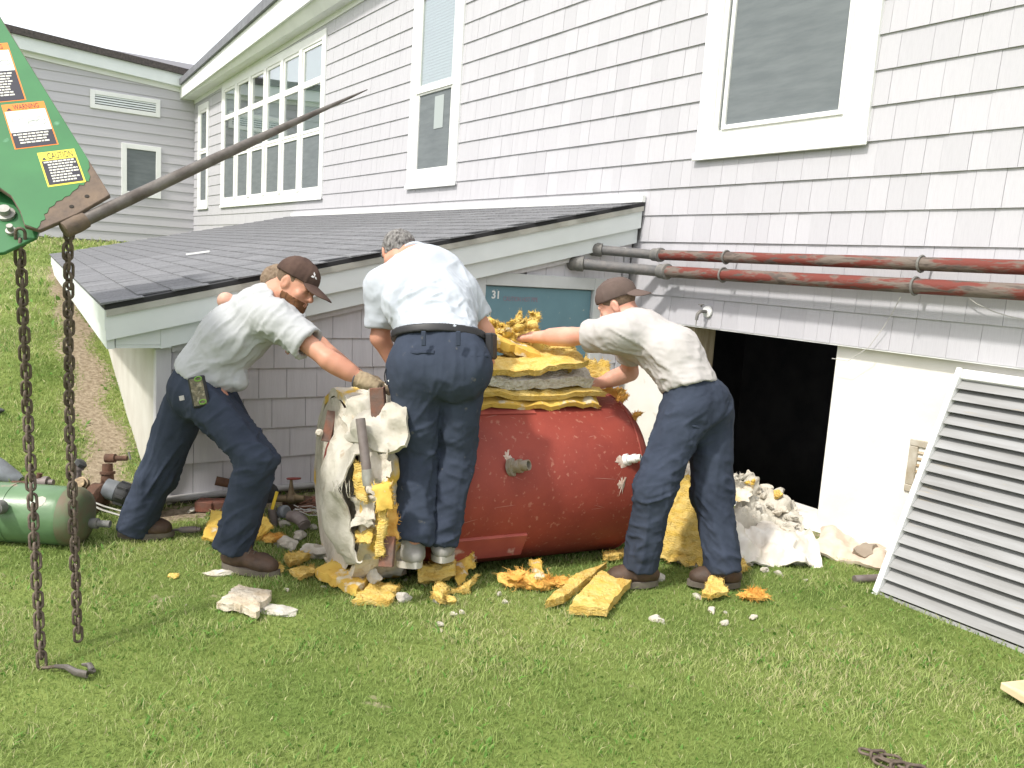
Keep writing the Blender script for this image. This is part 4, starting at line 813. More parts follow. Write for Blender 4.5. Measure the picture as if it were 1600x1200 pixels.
def gslab(poly, thick, m, seed, label="", z=0.02, tilt=(0, 0, 0, 0), **k):
    c = [on_grass(x, y, z+tz) for (x, y), tz in zip(poly, tilt)]
    return tag(slab('insulation_batt', c, thick, m, seed, **k), label, 'insulation', 'yellow insulation scraps on the grass')
gslab([(852, 945), (900, 900), (948, 884), (880, 938)], 0.045, M_YEL, 71, jag=0.008, rough=0.004, label='narrow yellow insulation batt beside the wider one in front of the tank', z=0.035)
gslab([(888, 952), (946, 958), (990, 906), (938, 898)], 0.05, M_YEL, 72, jag=0.008, rough=0.004, label='wide flat yellow insulation batt in front of the tank', z=0.035)
gslab([(828, 878), (844, 876), (852, 904), (836, 908)], 0.03, M_FACE, 73, 'small upright yellow strip in front of the tank', z=0.06)
t = thing('insulation_tuft', on_grass(830, 912), 'fluffy orange insulation tuft left of the flat yellow batts', 'insulation', 'yellow insulation scraps on the grass')
tuft('fibres', on_grass(845, 912, 0.025), -RIGHT*1.0+UP*0.05, 0.28, 70, 0.15, 0.011, M_ORG, 74, t); tuft('fibres', on_grass(860, 910, 0.025), RIGHT*1.0, 0.5, 40, 0.08, 0.009, M_ORG, 75, t)
gslab([(445, 868), (470, 864), (484, 872), (452, 884)], 0.04, M_YEL, 76, 'yellow scrap beside the brown boot toe, back of the row', z=0.03)
gslab([(402, 884), (436, 882), (440, 892), (404, 894)], 0.035, M_YEL, 77, 'thin yellow scrap just in front of the brown boot toe', z=0.02)
gslab([(452, 894), (488, 884), (492, 896), (470, 902)], 0.03, M_YEL, 78, 'small flat yellow scrap left of the large torn one', z=0.02)
gslab([(492, 896), (530, 880), (600, 902), (556, 924)], 0.05, M_FACE, 79, 'large torn yellow sheet under the insulated tank end', z=0.035, bulge=(0, 0, 0.03))
gslab([(550, 938), (588, 912), (624, 914), (610, 940)], 0.035, M_YEL, 80, 'flat yellow sheet nearest the camera below the torn one', z=0.025)
gslab([(664, 880), (706, 874), (712, 896), (650, 896)], 0.085, M_YEL, 81, rough=0.018, label='yellow batt crushed under the middle man\'s shoes', z=0.065)
gslab([(702, 868), (742, 866), (740, 882), (716, 914)], 0.03, M_FACE, 82, 'crumpled yellow sheet right of the middle man\'s shoe', z=0.06, tilt=(0.02, 0.06, 0.0, -0.03))
gslab([(674, 932), (684, 908), (700, 924), (690, 938)], 0.03, M_YEL, 83, 'small curled yellow scrap below the crumpled sheet', z=0.03, tilt=(0, 0.03, 0, 0))
gslab([(696, 926), (734, 922), (748, 896), (720, 922)], 0.02, M_YEL, 84, 'thin bent yellow strip pointing at the red tank', z=0.02, tilt=(0, 0, 0.05, 0))
gslab([(1096, 934), (1112, 892), (1128, 906), (1136, 930)], 0.03, M_YEL, 85, 'crumpled yellow scrap against the right man\'s boot', z=0.03, tilt=(0, 0.05, 0.03, 0))
t = thing('insulation_tuft', on_grass(1175, 930), 'fluffy orange tuft to the right of the boot', 'insulation', 'yellow insulation scraps on the grass')
tuft('fibres', on_grass(1165, 932, 0.02), RIGHT*0.8, 0.45, 60, 0.09, 0.009, M_ORG, 86, t)
gslab([(1150, 888), (1160, 876), (1168, 888), (1158, 896)], 0.03, M_YEL, 87, 'small yellow scrap behind the right man\'s heel', z=0.03)
gslab([(318, 842), (330, 796), (372, 812), (350, 852)], 0.02, M_FACE, 88, 'square yellow panel leaning behind the left man\'s front leg', z=0.07, tilt=(-0.04, 0.05, 0.05, -0.04))
gslab([(398, 840), (402, 792), (426, 822), (410, 840)], 0.02, M_FACE, 89, 'yellow panel corner showing right of the left man\'s shin', z=0.07, tilt=(-0.04, 0.05, 0.02, -0.04))
gslab([(410, 838), (436, 832), (446, 838), (420, 848)], 0.03, M_ORG, 90, 'small orange scrap in front of the valves', z=0.03)
gslab([(940, 868), (975, 860), (985, 866), (950, 874)], 0.03, M_YEL, 91, 'yellow scrap tucked under the right end of the tank', z=0.03)
c = chunk('insulation_scrap', on_grass(272, 902), 0.028, M_YEL, 92); tag(c, 'single small yellow crumb left of the pale plaster slabs', 'insulation')
M_STONE = mat('cement_lump', (0.56, 0.54, 0.48), (0.40, 0.37, 0.31), scale=12, rough=0.95, bump=0.8, bscale=40, bdist=0.01)
M_PUMICE = mat('pale_crumbly_block', (0.60, 0.545, 0.45), (0.46, 0.38, 0.27), scale=16, rough=1.0, bump=1.0, bscale=36, bdist=0.02)
def lump(x, y, size, m, seed, label, flat=0.4, group=None, up=0.0, name='plaster_chunk', rot=None):
    return tag(chunk(name, on_grass(x, y, up), size, m, seed, flat, rot), label, 'plaster', group)
tag(slab('plaster_slab', [on_grass(338, 945, 0.03), on_grass(400, 960, 0.03), on_grass(428, 928, 0.03), on_grass(372, 918, 0.03)], 0.040, M_PUMICE, 100, rough=0.004, jag=0.02, nu=22, nv=18), 'rough cream plaster slab lying in front of the left man', 'plaster')
lump(430, 956, (0.085, 0.055, 0.018), M_STONE, 101, 'smooth oval grey cement disc beside the cream slab', rot=0.9)
lump(340, 899, (0.065, 0.03, 0.02), M_PLAS, 102, 'thin pale plaster flake under the heel of the brown boot', rot=1.2)
lump(395, 892, (0.05, 0.03, 0.022), M_PLAS, 103, 'pale plaster flake under the toe of the brown boot', rot=0.6)
lump(450, 855, (0.075, 0.05, 0.045), M_STONE, 104, 'grey lump just right of the brown boot', rot=0.3)
lump(495, 868, (0.10, 0.07, 0.05), M_STONE, 105, 'large grey lump at the foot of the torn canvas', rot=1.0)
lump(470, 838, (0.06, 0.04, 0.03), M_STONE, 106, 'grey lump between the valves and the torn canvas')
lump(525, 882, (0.06, 0.05, 0.03), M_PLAS, 107, 'pale lump below the torn canvas tip')
lump(560, 880, (0.08, 0.04, 0.03), M_CANV, 108, 'white plaster flake under the yellow batts of the tank end', rot=0.7)
lump(582, 905, (0.035, 0.03, 0.03), M_STONE, 109, 'grey crumb on top of the large torn yellow sheet', up=0.06)
lump(628, 938, (0.045, 0.03, 0.025), M_STONE, 110, 'grey crumb right of the flat yellow sheet nearest the camera')
lump(686, 940, (0.03, 0.03, 0.03), M_STONE, 111, 'round grey crumb below the curled yellow scrap'); lump(702, 943, (0.028, 0.025, 0.025), M_YEL, 112, 'yellow crumb beside the round grey one')
lump(1030, 905, (0.05, 0.03, 0.02), M_STONE, 113, 'grey flake right of the right man\'s front boot'); lump(1090, 935, (0.035, 0.02, 0.015), M_CANV, 114, 'white flake left of the crumpled yellow scrap')
for k, (x, y, s) in enumerate(((708, 962, .022), (722, 958, .018), (690, 978, .02), (688, 987, .014), (640, 900, .018), (633, 908, .014), (448, 923, .018), (1024, 970, .03), (1034, 974, .016), (1112, 955, .028), (1133, 958, .012), (1132, 976, .024), (1176, 967, .024), (780, 930, .018), (788, 942, .02), (1185, 880, .03), (1200, 884, .025), (1195, 892, .03), (1170, 882, .04), (1215, 897, .03), (1258, 908, .018), (660, 872, .02), (290, 946, .008), (545, 898, .02), (505, 918, .012), (1068, 880, .04), (1050, 876, .05), (1085, 886, .045), (1100, 878, .03))):
    lump(x, y, (s, s*0.65, s*0.55), M_CANV if k % 3 else M_PLAS, 120+k, 'small pale plaster crumb on the grass', group='small plaster crumbs scattered on the grass')
# end of a pale board entering at the right edge
cc = on_grass(1600, 1075, 0.03); tag(MB().prism([on_grass(1563, 1065, 0.07), on_grass(1600, 1088, 0.05), on_grass(1690, 1120, 0.05), on_grass(1690, 1066, 0.06), on_grass(1600, 1061, 0.07)], (0, 0, -0.03)).build('board_end', mat('raw_wood', (0.66, 0.52, 0.34), (0.55, 0.41, 0.25), scale=10, rough=0.8), None, base=cc, bevel=0.004), 'pale pointed board tip entering at the right edge of the lawn', 'board')

# heap at the hatch: leaning yellow sheet, grey board, canvas, rubble
tag(slab('insulation_sheet', [GZ(1022, 868, 0.02), GZ(1100, 884, 0.02), J(1100, 742, 4.60), J(1040, 742, 4.55)], 0.05, M_YEL, 201, up=-FWD, bulge=-FWD*0.05, rough=0.016, jag=0.03, nu=26, nv=26), 'big yellow insulation sheet leaning behind the right man\'s legs', 'insulation')
tag(slab('insulation_sheet', [J(1060, 780, 4.72), J(1115, 800, 4.75), J(1110, 735, 4.9), J(1068, 722, 4.9)], 0.05, M_JACK, 202, up=-FWD, rough=0.02, jag=0.03, nu=18, nv=18), 'dirty tan insulation piece above the leaning yellow sheet', 'insulation')
tag(slab('insulation_sheet', [J(1118, 790, 4.95), J(1170, 782, 4.95), J(1180, 758, 5.05), J(1130, 745, 5.05)], 0.05, M_JACK, 203, up=-FWD, rough=0.014, jag=0.02), 'tan board with yellow fringe in front of the dark hatch', 'insulation')
t = thing('insulation_tuft', J(1160, 748, 5.0), 'pale ragged fringe sticking up in front of the dark hatch', 'insulation'); tuft('fibres', J(1150, 752, 5.0), UP*0.7+RIGHT*0.3, 0.7, 22, 0.05, 0.008, M_CANV, 204, t); tuft('fibres', J(1172, 758, 5.0), UP*0.5+RIGHT*0.4, 0.7, 16, 0.04, 0.006, M_FACE, 205, t)
hx = np.linspace(0, 1, 26)
def heap(u, v):   # canvas and plaster mound spilling from the hatch
    a = GZ(1120+u*160, 880+u*8, 0.0); b_ = np.array([a[0]-0.05-0.62*1.0*(1-0.15*u), 4.36, 0.0]); p = a*(1-v)+b_*v
    p[2] = 0.012+(0.27-0.19*u)*float(smooth01(v*1.05))*(0.85+0.15*math.sin(7*u+3*v)); return p
tag(sheet('canvas_heap', heap, 60, 44, M_CANV, 210, 0.03, 0.050, None, 11, base=heap(0.5, 0.3)), 'heap of white canvas and plaster spilling from the hatch', 'canvas heap')
def fold(u, v):
    a = GZ(1268+u*118, 872+u*30, 0.0); b_ = np.array([a[0]-0.22, 4.37, 0.0]); p = a*(1-v)+b_*v; p[2] = 0.01+0.10*math.sin(math.pi*min(v*0.9+0.08, 1))*(0.7+0.3*math.sin(9*u)); return p
tag(sheet('canvas_fold', fold, 30, 14, mat('stained_canvas', (0.64, 0.56, 0.46), (0.50, 0.40, 0.31), scale=7, rough=0.9, bump=0.4, bscale=26), 211, 0.02, 0.03, None, 9, base=fold(0.5, 0.3)), 'crumpled stained canvas roll along the foot of the white wall', 'canvas')
def drape(u, v):
    a = GZ(1135+u*150, 886+u*6, 0.0); b_ = a+np.array([-0.30, 0.26, 0.0]); p = a*(1-v)+b_*v; p[2] = 0.012+(0.10+0.035*math.sin(11*u+2*v))*math.sin(math.pi*min(v*0.85+0.04, 1))+0.03*v; return p
tag(sheet('canvas_sheet', drape, 54, 26, mat('white_canvas', (0.66, 0.64, 0.59), (0.56, 0.50, 0.42), scale=5, rough=0.9, bump=0.3, bscale=30, bdist=0.006), 214, 0.012, 0.040, None, 10, base=drape(0.5, 0.3)), 'crumpled white canvas sheet on the grass in front of the hatch heap', 'canvas')
rng = np.random.default_rng(5)
for k in range(34):
    u, v = rng.uniform(0, 0.98), rng.uniform(0.45, 1.0); p = heap(u, v); s = rng.uniform(0.02, 0.055)
    o = chunk('plaster_chunk', (p[0], p[1], p[2]+0.01), (s, s*0.7, s*0.5), (M_CANV, M_PLAS, M_STONE)[k % 3], 300+k); tag(o, 'broken plaster chunk on the heap at the hatch', 'plaster', 'plaster rubble on the hatch heap')
p = heap(0.62, 0.85); tag(chunk('insulation_scrap', (p[0], p[1], p[2]+0.03), (0.05, 0.03, 0.03), M_YEL, 340), 'lone yellow scrap on top of the hatch rubble', 'insulation')
p = GZ(1348, 868, 0.05); tag(chunk('plaster_chunk', (p[0], p[1], 0.04), (0.09, 0.05, 0.06), mat('brown_stone', (0.33, 0.28, 0.22), (0.26, 0.21, 0.16), scale=8, rough=0.9), 341), 'brown stone on the crumpled canvas by the louvre panel', 'stone')
p = GZ(1335, 905, 0.03); tag(MB().lathe(p, RIGHT+0.2*FWD, [(0, 0.02), (0.25, 0.02)], n=12).build('short_pipe', M_LEADP, None, smooth=True, base=p), 'short brown pipe end poking out below the crumpled canvas', 'pipe')
# ================================================================== loader arm with spear, chains
M_GRN = mat('loader_green', (0.034, 0.165, 0.050), (0.027, 0.135, 0.042), scale=4, rough=0.38, spec=0.5, speck=(0.10, 0.26, 0.14), sscale=16, samt=0.27)
M_BARE = mat('bare_rusty_steel', (0.16, 0.115, 0.08), (0.10, 0.075, 0.06), scale=14, rough=0.75, bump=0.3, bscale=60)
M_SPEAR = mat('spear_steel', (0.17, 0.155, 0.14), (0.10, 0.085, 0.075), scale=12, rough=0.5, metal=0.5, bump=0.25, bscale=50)
M_CHAIN = mat('rusty_chain', (0.17, 0.135, 0.105), (0.10, 0.075, 0.06), scale=40, rough=0.7, metal=0.35, bump=0.3, bscale=120)
E1 = 0.956*RIGHT+0.29*UP+0.5*FWD; E2 = 0.52*RIGHT-0.85*UP-0.5*FWD; PN = unit(np.cross(E1, E2)); PN = -PN if PN@FWD > 0 else PN   # towards the viewer
PO = J(110, 200, 2.95); E1 = unit(E1); E2 = unit(E2-E1*(E2@E1))
def LP(x, y, off=0.0):
    r = RC.T @ np.array([x-800.0, y-600.0, FPX]); t = ((PO-CAM_POS)@PN)/(r@PN); return CAM_POS+t*r+PN*off
arm = thing('loader_arm', GZ(20, 1050), 'green loader arm plate with warning decals and a long steel spear', 'loader')
outl = [(172, 304), (120, 334), (62, 359), (38, 352), (31, 330), (17, 306), (0, 294), (-40, 285), (-150, 260), (-330, -40), (-470, -270), (-180, -268), (0, 25)]
MB().prism([LP(*p) for p in outl], -PN*0.016).build('side_plate', M_BARE, arm, bevel=0.002)
paint = [(138, 250), (140, 262), (137, 268), (141, 276), (139, 284), (134, 283), (131, 290), (124, 289), (121, 295), (113, 300), (109, 306), (101, 308), (97, 313), (88, 315), (85, 321), (77, 325), (74, 333), (69, 335), (71, 343), (64, 346), (62, 353), (58, 357.5), (39, 351), (32, 330), (18, 306), (1, 294), (-40, 284), (-149, 258), (-328, -40), (-466, -268), (-181, -266), (-1, 26)]
MB().prism([LP(*p, off=0.0006) for p in paint], PN*0.0012).build('green_paint', M_GRN, arm)
MB().prism([LP(*p, off=-0.05) for p in [(52, 352), (0, 376), (-120, 388), (-330, 60), (-460, -200), (-210, -230), (-20, 60), (60, 330)]], -PN*0.014).build('inner_plate', M_GRN, arm, bevel=0.002)
for p in ((136, 307), (112, 323)): MB().lathe(LP(*p, off=0.0005), PN, [(0, 0.0075), (0.0015, 0.0075)], n=12).build('bolt_hole', mat('bore_dark', (0.03, 0.025, 0.02), rough=0.9), arm)
for p, r in (((3, 318), 0.03), ((12, 345), 0.016)): MB().lathe(LP(*p, off=-0.08), PN, [(0, r), (0.04, r), (0.041, r*0.6), (0.06, r*0.6)], n=14).build('pivot_pin', M_GALV, arm, smooth=True)
# spear
sp0 = LP(105, 345, -0.03); sp1 = J(574, 140, 3.52)
pts = [sp0+(sp1-sp0)*t+UP*(0.005*math.sin(math.pi*t)) for t in np.linspace(0, 1, 14)]; rr = [0.021, 0.022, 0.022, 0.0215, 0.021, 0.020, 0.019, 0.0175, 0.0155, 0.0135, 0.011, 0.0085, 0.006, 0.002]
MB().tube(pts, rr, n=12).build('spear', M_SPEAR, arm, smooth=True); d = unit(pts[2]-pts[0])
MB().lathe(pts[0]-d*0.02, d, [(0, 0.022), (0.002, 0.028), (0.05, 0.030), (0.08, 0.027)], n=16).build('spear_socket', M_BARE, arm, smooth=True)
# decals
M_DORG = mat('decal_orange', (0.75, 0.20, 0.025), rough=0.5); M_DWHT = mat('decal_white', (0.62, 0.65, 0.60), rough=0.5); M_DBLK = mat('decal_black', (0.022, 0.022, 0.032), rough=0.5); M_DYEL = mat('decal_yellow', (0.70, 0.60, 0.06), rough=0.5); M_DLIN = mat('decal_text', (0.58, 0.58, 0.50), rough=0.5); M_DGRY = mat('decal_line', (0.30, 0.32, 0.30), rough=0.5)
def dq(o, a0, a1, b0, b1, h): return [o+E1*a0+E2*b0+PN*h, o+E1*a1+E2*b0+PN*h, o+E1*a1+E2*b1+PN*h, o+E1*a0+E2*b1+PN*h]
def dbox(o, a0, a1, b0, b1, h, m, name, parent): return MB().prism(dq(o, a0, a1, b0, b1, h), PN*0.0004).build(name, m, parent)
def text_lines(o, a0, a1, b0, b1, rows, h, parent, seed, ind=0.12):
    rng = np.random.default_rng(seed); b_ = MB(); st = (b1-b0)/rows
    for k in range(rows):
        x = a0+(ind*(a1-a0) if k else 0); xe = a1-(a1-a0)*rng.uniform(0, 0.35)
        while x < xe:
            w = rng.uniform(0.06, 0.16)*(a1-a0); b_.prism(dq(o, x, min(x+w, a1), b0+k*st, b0+k*st+st*0.52, h), PN*0.0003); x += w+0.022*(a1-a0)
    return b_.build('print', M_DLIN, parent)
def tri(o, a, b_, s, h, m, parent):
    return MB().prism([o+E1*a+E2*b_+PN*h, o+E1*(a+s)+E2*b_+PN*h, o+E1*(a+s/2)+E2*(b_-s*0.9)+PN*h], PN*0.0003).build('warning_triangle', m, parent)
# orange decal with drawing: header, picture, black print block
def warn(ox, oy, ex, ey, sx, sy, word, pic=0.5, rows=4, hd=0.17):
    o = LP(ox, oy, 0.002); wv = LP(ex, ey, 0.002)-o; w_ = wv@E1; hgt = (LP(sx, sy, 0.002)-o)@E2
    dec = dbox(o, 0, w_, 0, hgt, 0.0, M_DORG, 'decal', arm); m_ = 0.03*w_
    dbox(o, m_, w_-m_, hgt*hd, hgt*(hd+pic), 0.0006, M_DWHT, 'picture', dec); dbox(o, m_, w_-m_, hgt*(hd+pic)+0.0003, hgt-m_, 0.0006, M_DBLK, 'print_block', dec)
    text_lines(o, m_*2.2, w_*0.88, hgt*(hd+pic)+hgt*0.035, hgt*0.93, rows, 0.0012, dec, 3)
    if word:
        tri(o, w_*0.08, hgt*hd*0.88, w_*0.13, 0.0006, M_DBLK, dec); text_mesh(word, hgt*hd*0.95, o+E1*w_*0.25+E2*hgt*hd*0.82+PN*0.0008, E1, -E2, M_DBLK, 'lettering', dec, 0.0002, width=w_*0.60)
    # line drawing of a tractor with loader
    c0 = o+E1*w_*0.62+E2*hgt*(hd+pic*0.62)+PN*0.0012; q = MB(); sc = w_*0.11
    def circ(cx, cy, r): q.tube([c0+E1*(cx+r*math.cos(a))*sc+E2*(cy+r*math.sin(a))*sc for a in np.linspace(0, 6.283, 17)[:-1]], 0.0013, n=4, closed=True)
    def ln_(*pp): q.tube([c0+E1*x*sc+E2*y*sc for x, y in pp], 0.0013, n=4)
    circ(1.5, 0, 1.0); circ(-0.7, 0.35, 0.65); ln_((0.9, -0.8), (1.0, -2.0), (2.2, -2.0), (2.4, -0.6)); ln_((0.8, -0.7), (-1.2, -0.7), (-1.3, 0.1)); ln_((0.2, -0.8), (-2.2, -1.9), (-3.4, -1.4)); ln_((-3.4, -1.4), (-4.2, -2.2), (-4.4, -1.2), (-3.5, -0.8)); q.build('drawing', M_DGRY, dec)
    return dec
warn(2, 165, 64, 146, 44, 232, 'WARNING', 0.48, 4)
warn(-55, 72, 7, 53, -1, 161, 'WARNING', 0.36, 9, 0.13)
o = LP(58, 240, 0.002); w_ = (LP(112, 222, 0.002)-o)@E1; hgt = (LP(91, 291, 0.002)-o)@E2
dec = dbox(o, 0, w_, 0, hgt, 0.0, M_DYEL, 'decal', arm); dbox(o, w_*0.045, w_*0.955, hgt*0.26, hgt*0.955, 0.0006, M_DBLK, 'print_block', dec); text_lines(o, w_*0.09, w_*0.92, hgt*0.29, hgt*0.93, 8, 0.0012, dec, 8, 0.1)
tri(o, w_*0.07, hgt*0.23, w_*0.13, 0.0006, M_DBLK, dec); text_mesh('CAUTION', hgt*0.27, o+E1*w_*0.23+E2*hgt*0.225+PN*0.0008, E1, -E2, M_DBLK, 'lettering', dec, 0.0002, width=w_*0.68)

# chains: every link on its own
LINK_P = 0.0345
def link_mesh():
    r = 0.0135; hl = 0.0165; pts = []
    for a in np.linspace(-math.pi/2, math.pi/2, 7): pts.append((hl+r*math.cos(a), r*math.sin(a), 0))
    for a in np.linspace(math.pi/2, 3*math.pi/2, 7): pts.append((-hl+r*math.cos(a), r*math.sin(a), 0))
    b_ = MB().tube(pts, 0.0052, n=7, closed=True); me = bpy.data.meshes.new('chain_link'); me.from_pydata(b_.v, [], b_.f); me.polygons.foreach_set('use_smooth', [True]*len(me.polygons)); me.update(); me.materials.append(M_CHAIN); return me
LINK = link_mesh()
def put_link(parent, p, d, side, off):
    d = unit(d); s = unit(side-d*(side@d)); n = np.cross(d, s); o = bpy.data.objects.new('chain_link', LINK); COL.objects.link(o); o.parent = parent
    o.matrix_local = Matrix(((d[0], s[0], n[0], p[0]-off[0]), (d[1], s[1], n[1], p[1]-off[1]), (d[2], s[2], n[2], p[2]-off[2]), (0, 0, 0, 1))); return o
def chain(path, label, twist=0.0, name='chain'):
    path = [np.array(p, float) for p in path]; base = path[-1]; t = thing(name, base, label, 'chain'); seg = [np.linalg.norm(path[i+1]-path[i]) for i in range(len(path)-1)]; tot = sum(seg); n = int(tot/LINK_P)
    for k in range(n):
        s = (k+0.5)*LINK_P; i = 0
        while i < len(seg)-1 and s > seg[i]: s -= seg[i]; i += 1
        d = unit(path[i+1]-path[i]); p = path[i]+d*s; ang = twist+0.35+(math.pi/2 if k % 2 else 0)+0.12*math.sin(k*1.7); side = RIGHT*math.cos(ang)+FWD*math.sin(ang) if abs(d[2]) > 0.6 else (np.array([0, 0, 1.0])*math.cos(ang)+np.cross(d, [0, 0, 1.0])*math.sin(ang))
        put_link(t, p+np.array([0.002*math.sin(k*2.1), 0.002*math.cos(k*1.3), 0]), d, side, base)
    return t
ga = on_grass(65, 1043, 0.01); gb = on_grass(122, 1004, 0.01)
ca = chain([LP(27, 352, -0.03), J(43, 650, (2.95+2.92)/2), ga], 'rusty chain hanging from the loader, the left one ending in a hook')
chain([LP(103, 340, -0.04), J(108, 640, 3.0), gb], 'rusty chain hanging below the spear base, right of the other', 0.5)
hk = [on_grass(86, 1041, 0.02), on_grass(104, 1042, 0.025), on_grass(118, 1050, 0.025), on_grass(136, 1054, 0.025), on_grass(144, 1048, 0.025), on_grass(140, 1039, 0.025), on_grass(128, 1038, 0.025)]
MB().tube(hk, [0.007, 0.010, 0.012, 0.013, 0.012, 0.010, 0.004], n=8).build('hook', M_SPEAR, ca, smooth=True); MB().tube([on_grass(66, 1043, 0.015), on_grass(76, 1043, 0.02), on_grass(88, 1041, 0.02)], 0.006, n=6).build('shackle', M_CHAIN, ca, smooth=True)
lk = thing('chain', on_grass(1400, 1185), 'loose coil of chain lying on the grass at the bottom right', 'chain')
for k, (x, y, a, tl) in enumerate(((1358, 1176, 0.5, 0.2), (1372, 1180, -0.4, 1.2), (1380, 1192, 0.9, 0.3), (1392, 1184, 0.1, 0.2), (1404, 1198, -0.3, 1.1), (1418, 1197, 0.3, 0.2), (1432, 1203, 0.0, 1.2), (1446, 1206, 0.4, 0.3))):
    p = on_grass(x, y, 0.022); put_link(lk, p, RIGHT*math.cos(a)+np.array([0, 0, -0.1])-FWD*math.sin(a)*0.8, np.array([0, 0, 1.0])*math.sin(tl)+FWD*math.cos(tl), np.array(lk.location))

# ================================================================== green tank and old fittings by the lean-to
GD = unit(np.array([RIGHT[0], RIGHT[1], 0])); GDF = np.array([-GD[1], GD[0], 0.0])
M_GT = mat('old_green_tank', (0.12, 0.215, 0.105), (0.09, 0.165, 0.08), scale=5, rough=0.35, spec=0.5, bump=0.1, bscale=30, speck=(0.30, 0.22, 0.16), sscale=7, samt=0.33)
gc = GZ(30, 801, 0.14)
gt = thing('green_tank', gc-np.array([0, 0, 0.145]), 'dull green steel tank lying at the left edge behind the chains', 'tank')
R_ = 0.145; MB().lathe(gc-GD*0.9, GD, [(-0.08, 0.03), (-0.05, 0.09), (0, R_)]+[(0.2*k, R_) for k in range(1, 6)]+[(1.13, R_), (1.17, R_*0.93), (1.205, R_*0.72), (1.225, R_*0.45), (1.23, 0.02)], n=36).build('shell', M_GT, gt, smooth=True)
MB().lathe(gc+GD*0.245, GD, [(0, R_*0.97), (0.002, R_*1.012), (0.045, R_*0.99), (0.075, R_*0.86), (0.09, R_*0.6)], n=32).build('end_collar', mat('brown_collar', (0.105, 0.155, 0.08), (0.14, 0.11, 0.07), scale=10, rough=0.6), gt, smooth=True)
MB().lathe(gc-GD*0.02, GD, [(0, R_+0.001), (0.001, R_+0.003), (0.008, R_+0.003), (0.009, R_+0.001)], n=36, cap=False).build('weld_seam', M_GT, gt, smooth=True)
MB().lathe(J(2, 792, 3.93), -FWD, [(0, 0.035), (0.05, 0.035), (0.051, 0.022), (0.08, 0.022)], n=16).build('spigot', M_FITT, gt, smooth=True)
nz = J(122, 816, 4.12); MB().lathe(nz, GD, [(0, 0.022), (0.02, 0.022), (0.021, 0.03), (0.05, 0.03), (0.051, 0.024), (0.07, 0.022), (0.071, 0.027), (0.10, 0.027), (0.101, 0.018), (0.16, 0.018)], n=14).build('outlet', M_FITT, gt, smooth=True)
p = TANK_C; patch = MB(); a0 = gc+GD*0.08
def gts(t, ph, r): return gc+GD*t+r*(math.cos(ph)*(-GDF)+math.sin(ph)*np.array([0, 0, 1.0]))
def gpatch(t0, t1, p0, p1, m, name):
    n = 8; V = []
    for i in range(n+1):
        a = 2*math.pi*i/n; V.append(gts((t0+t1)/2+(t1-t0)/2*math.cos(a)*(1+0.2*math.sin(3*a)), (p0+p1)/2+(p1-p0)/2*math.sin(a), R_+0.0012))
    MB().add(V[:-1], [tuple(range(n))]).build(name, m, gt, fix=False)
gpatch(0.14, 0.19, 0.55, 0.95, M_CANV, 'plaster_smear'); gpatch(-0.17, -0.11, 1.05, 1.3, M_LEADP, 'label_patch')
M_BRZ = mat('old_bronze', (0.24, 0.18, 0.10), (0.15, 0.11, 0.07), scale=20, rough=0.5, metal=0.5, bump=0.2, bscale=60); M_BLK = mat('black_motor', (0.035, 0.037, 0.04), (0.07, 0.07, 0.07), scale=16, rough=0.5); M_GRYM = mat('grey_motor', (0.20, 0.22, 0.24), (0.14, 0.15, 0.16), scale=14, rough=0.5)
M_RBR = mat('rust_brown', (0.13, 0.065, 0.04), (0.08, 0.045, 0.03), scale=16, rough=0.85, bump=0.4, bscale=50); M_REDW = mat('red_handwheel', (0.32, 0.05, 0.035), (0.2, 0.05, 0.04), scale=20, rough=0.6)
def gz_thing(name, px, py, d, label, cat='fitting', group='old pipe fittings piled by the lean-to'):
    b_ = J(px, py, d); b_[2] = float(ground_h(b_[0], b_[1])); return thing(name, b_, label, cat, group)
def L_(t, name, p, axis, prof, m, n=16): return MB().lathe(p, axis, prof, n=n).build(name, m, t, smooth=True)
# rust red riser with hose tap
t = gz_thing('riser_pipe', 170, 760, 4.75, 'rust red flanged riser with a small side tap by the foundation'); p = J(168, 768, 4.75)
L_(t, 'pipe', p, UP, [(0, 0.045), (0.05, 0.045), (0.051, 0.038), (0.10, 0.033), (0.101, 0.042), (0.115, 0.042), (0.116, 0.030), (0.16, 0.028)], M_RBR); L_(t, 'tee', J(172, 716, 4.75), RIGHT, [(-0.025, 0.026), (0.03, 0.026), (0.031, 0.016), (0.10, 0.014)], M_RBR); MB().tube([J(201, 706, 4.75), J(204, 718, 4.75)], 0.006, n=6).build('tap_key', M_FITT, t)
# pump with black motor
t = gz_thing('pump', 165, 790, 4.6, 'brown bell housing of an old pump beside the green tank', 'pump'); p = J(140, 780, 4.55)
L_(t, 'housing', p, RIGHT*0.9-UP*0.25, [(-0.01, 0.03), (0, 0.095), (0.05, 0.10), (0.07, 0.085), (0.09, 0.05)], M_RBR, 24); L_(t, 'shaft_collar', J(130, 758, 4.55), -FWD+UP*0.4, [(0, 0.04), (0.03, 0.04), (0.031, 0.03), (0.05, 0.03)], M_BRZ)
t = gz_thing('motor', 190, 775, 4.55, 'grey and black electric motor lying behind the left man\'s leg', 'motor'); p = J(163, 762, 4.55)
L_(t, 'casing', p, RIGHT*0.85-UP*0.3+FWD*0.1, [(0, 0.04), (0.005, 0.055), (0.07, 0.058), (0.075, 0.05)], M_GRYM, 24); L_(t, 'end_bell', p+unit(RIGHT*0.85-UP*0.3+FWD*0.1)*0.074, RIGHT*0.85-UP*0.3+FWD*0.1, [(0, 0.062), (0.05, 0.064), (0.07, 0.05), (0.085, 0.03), (0.1, 0.01)], M_BLK, 24)
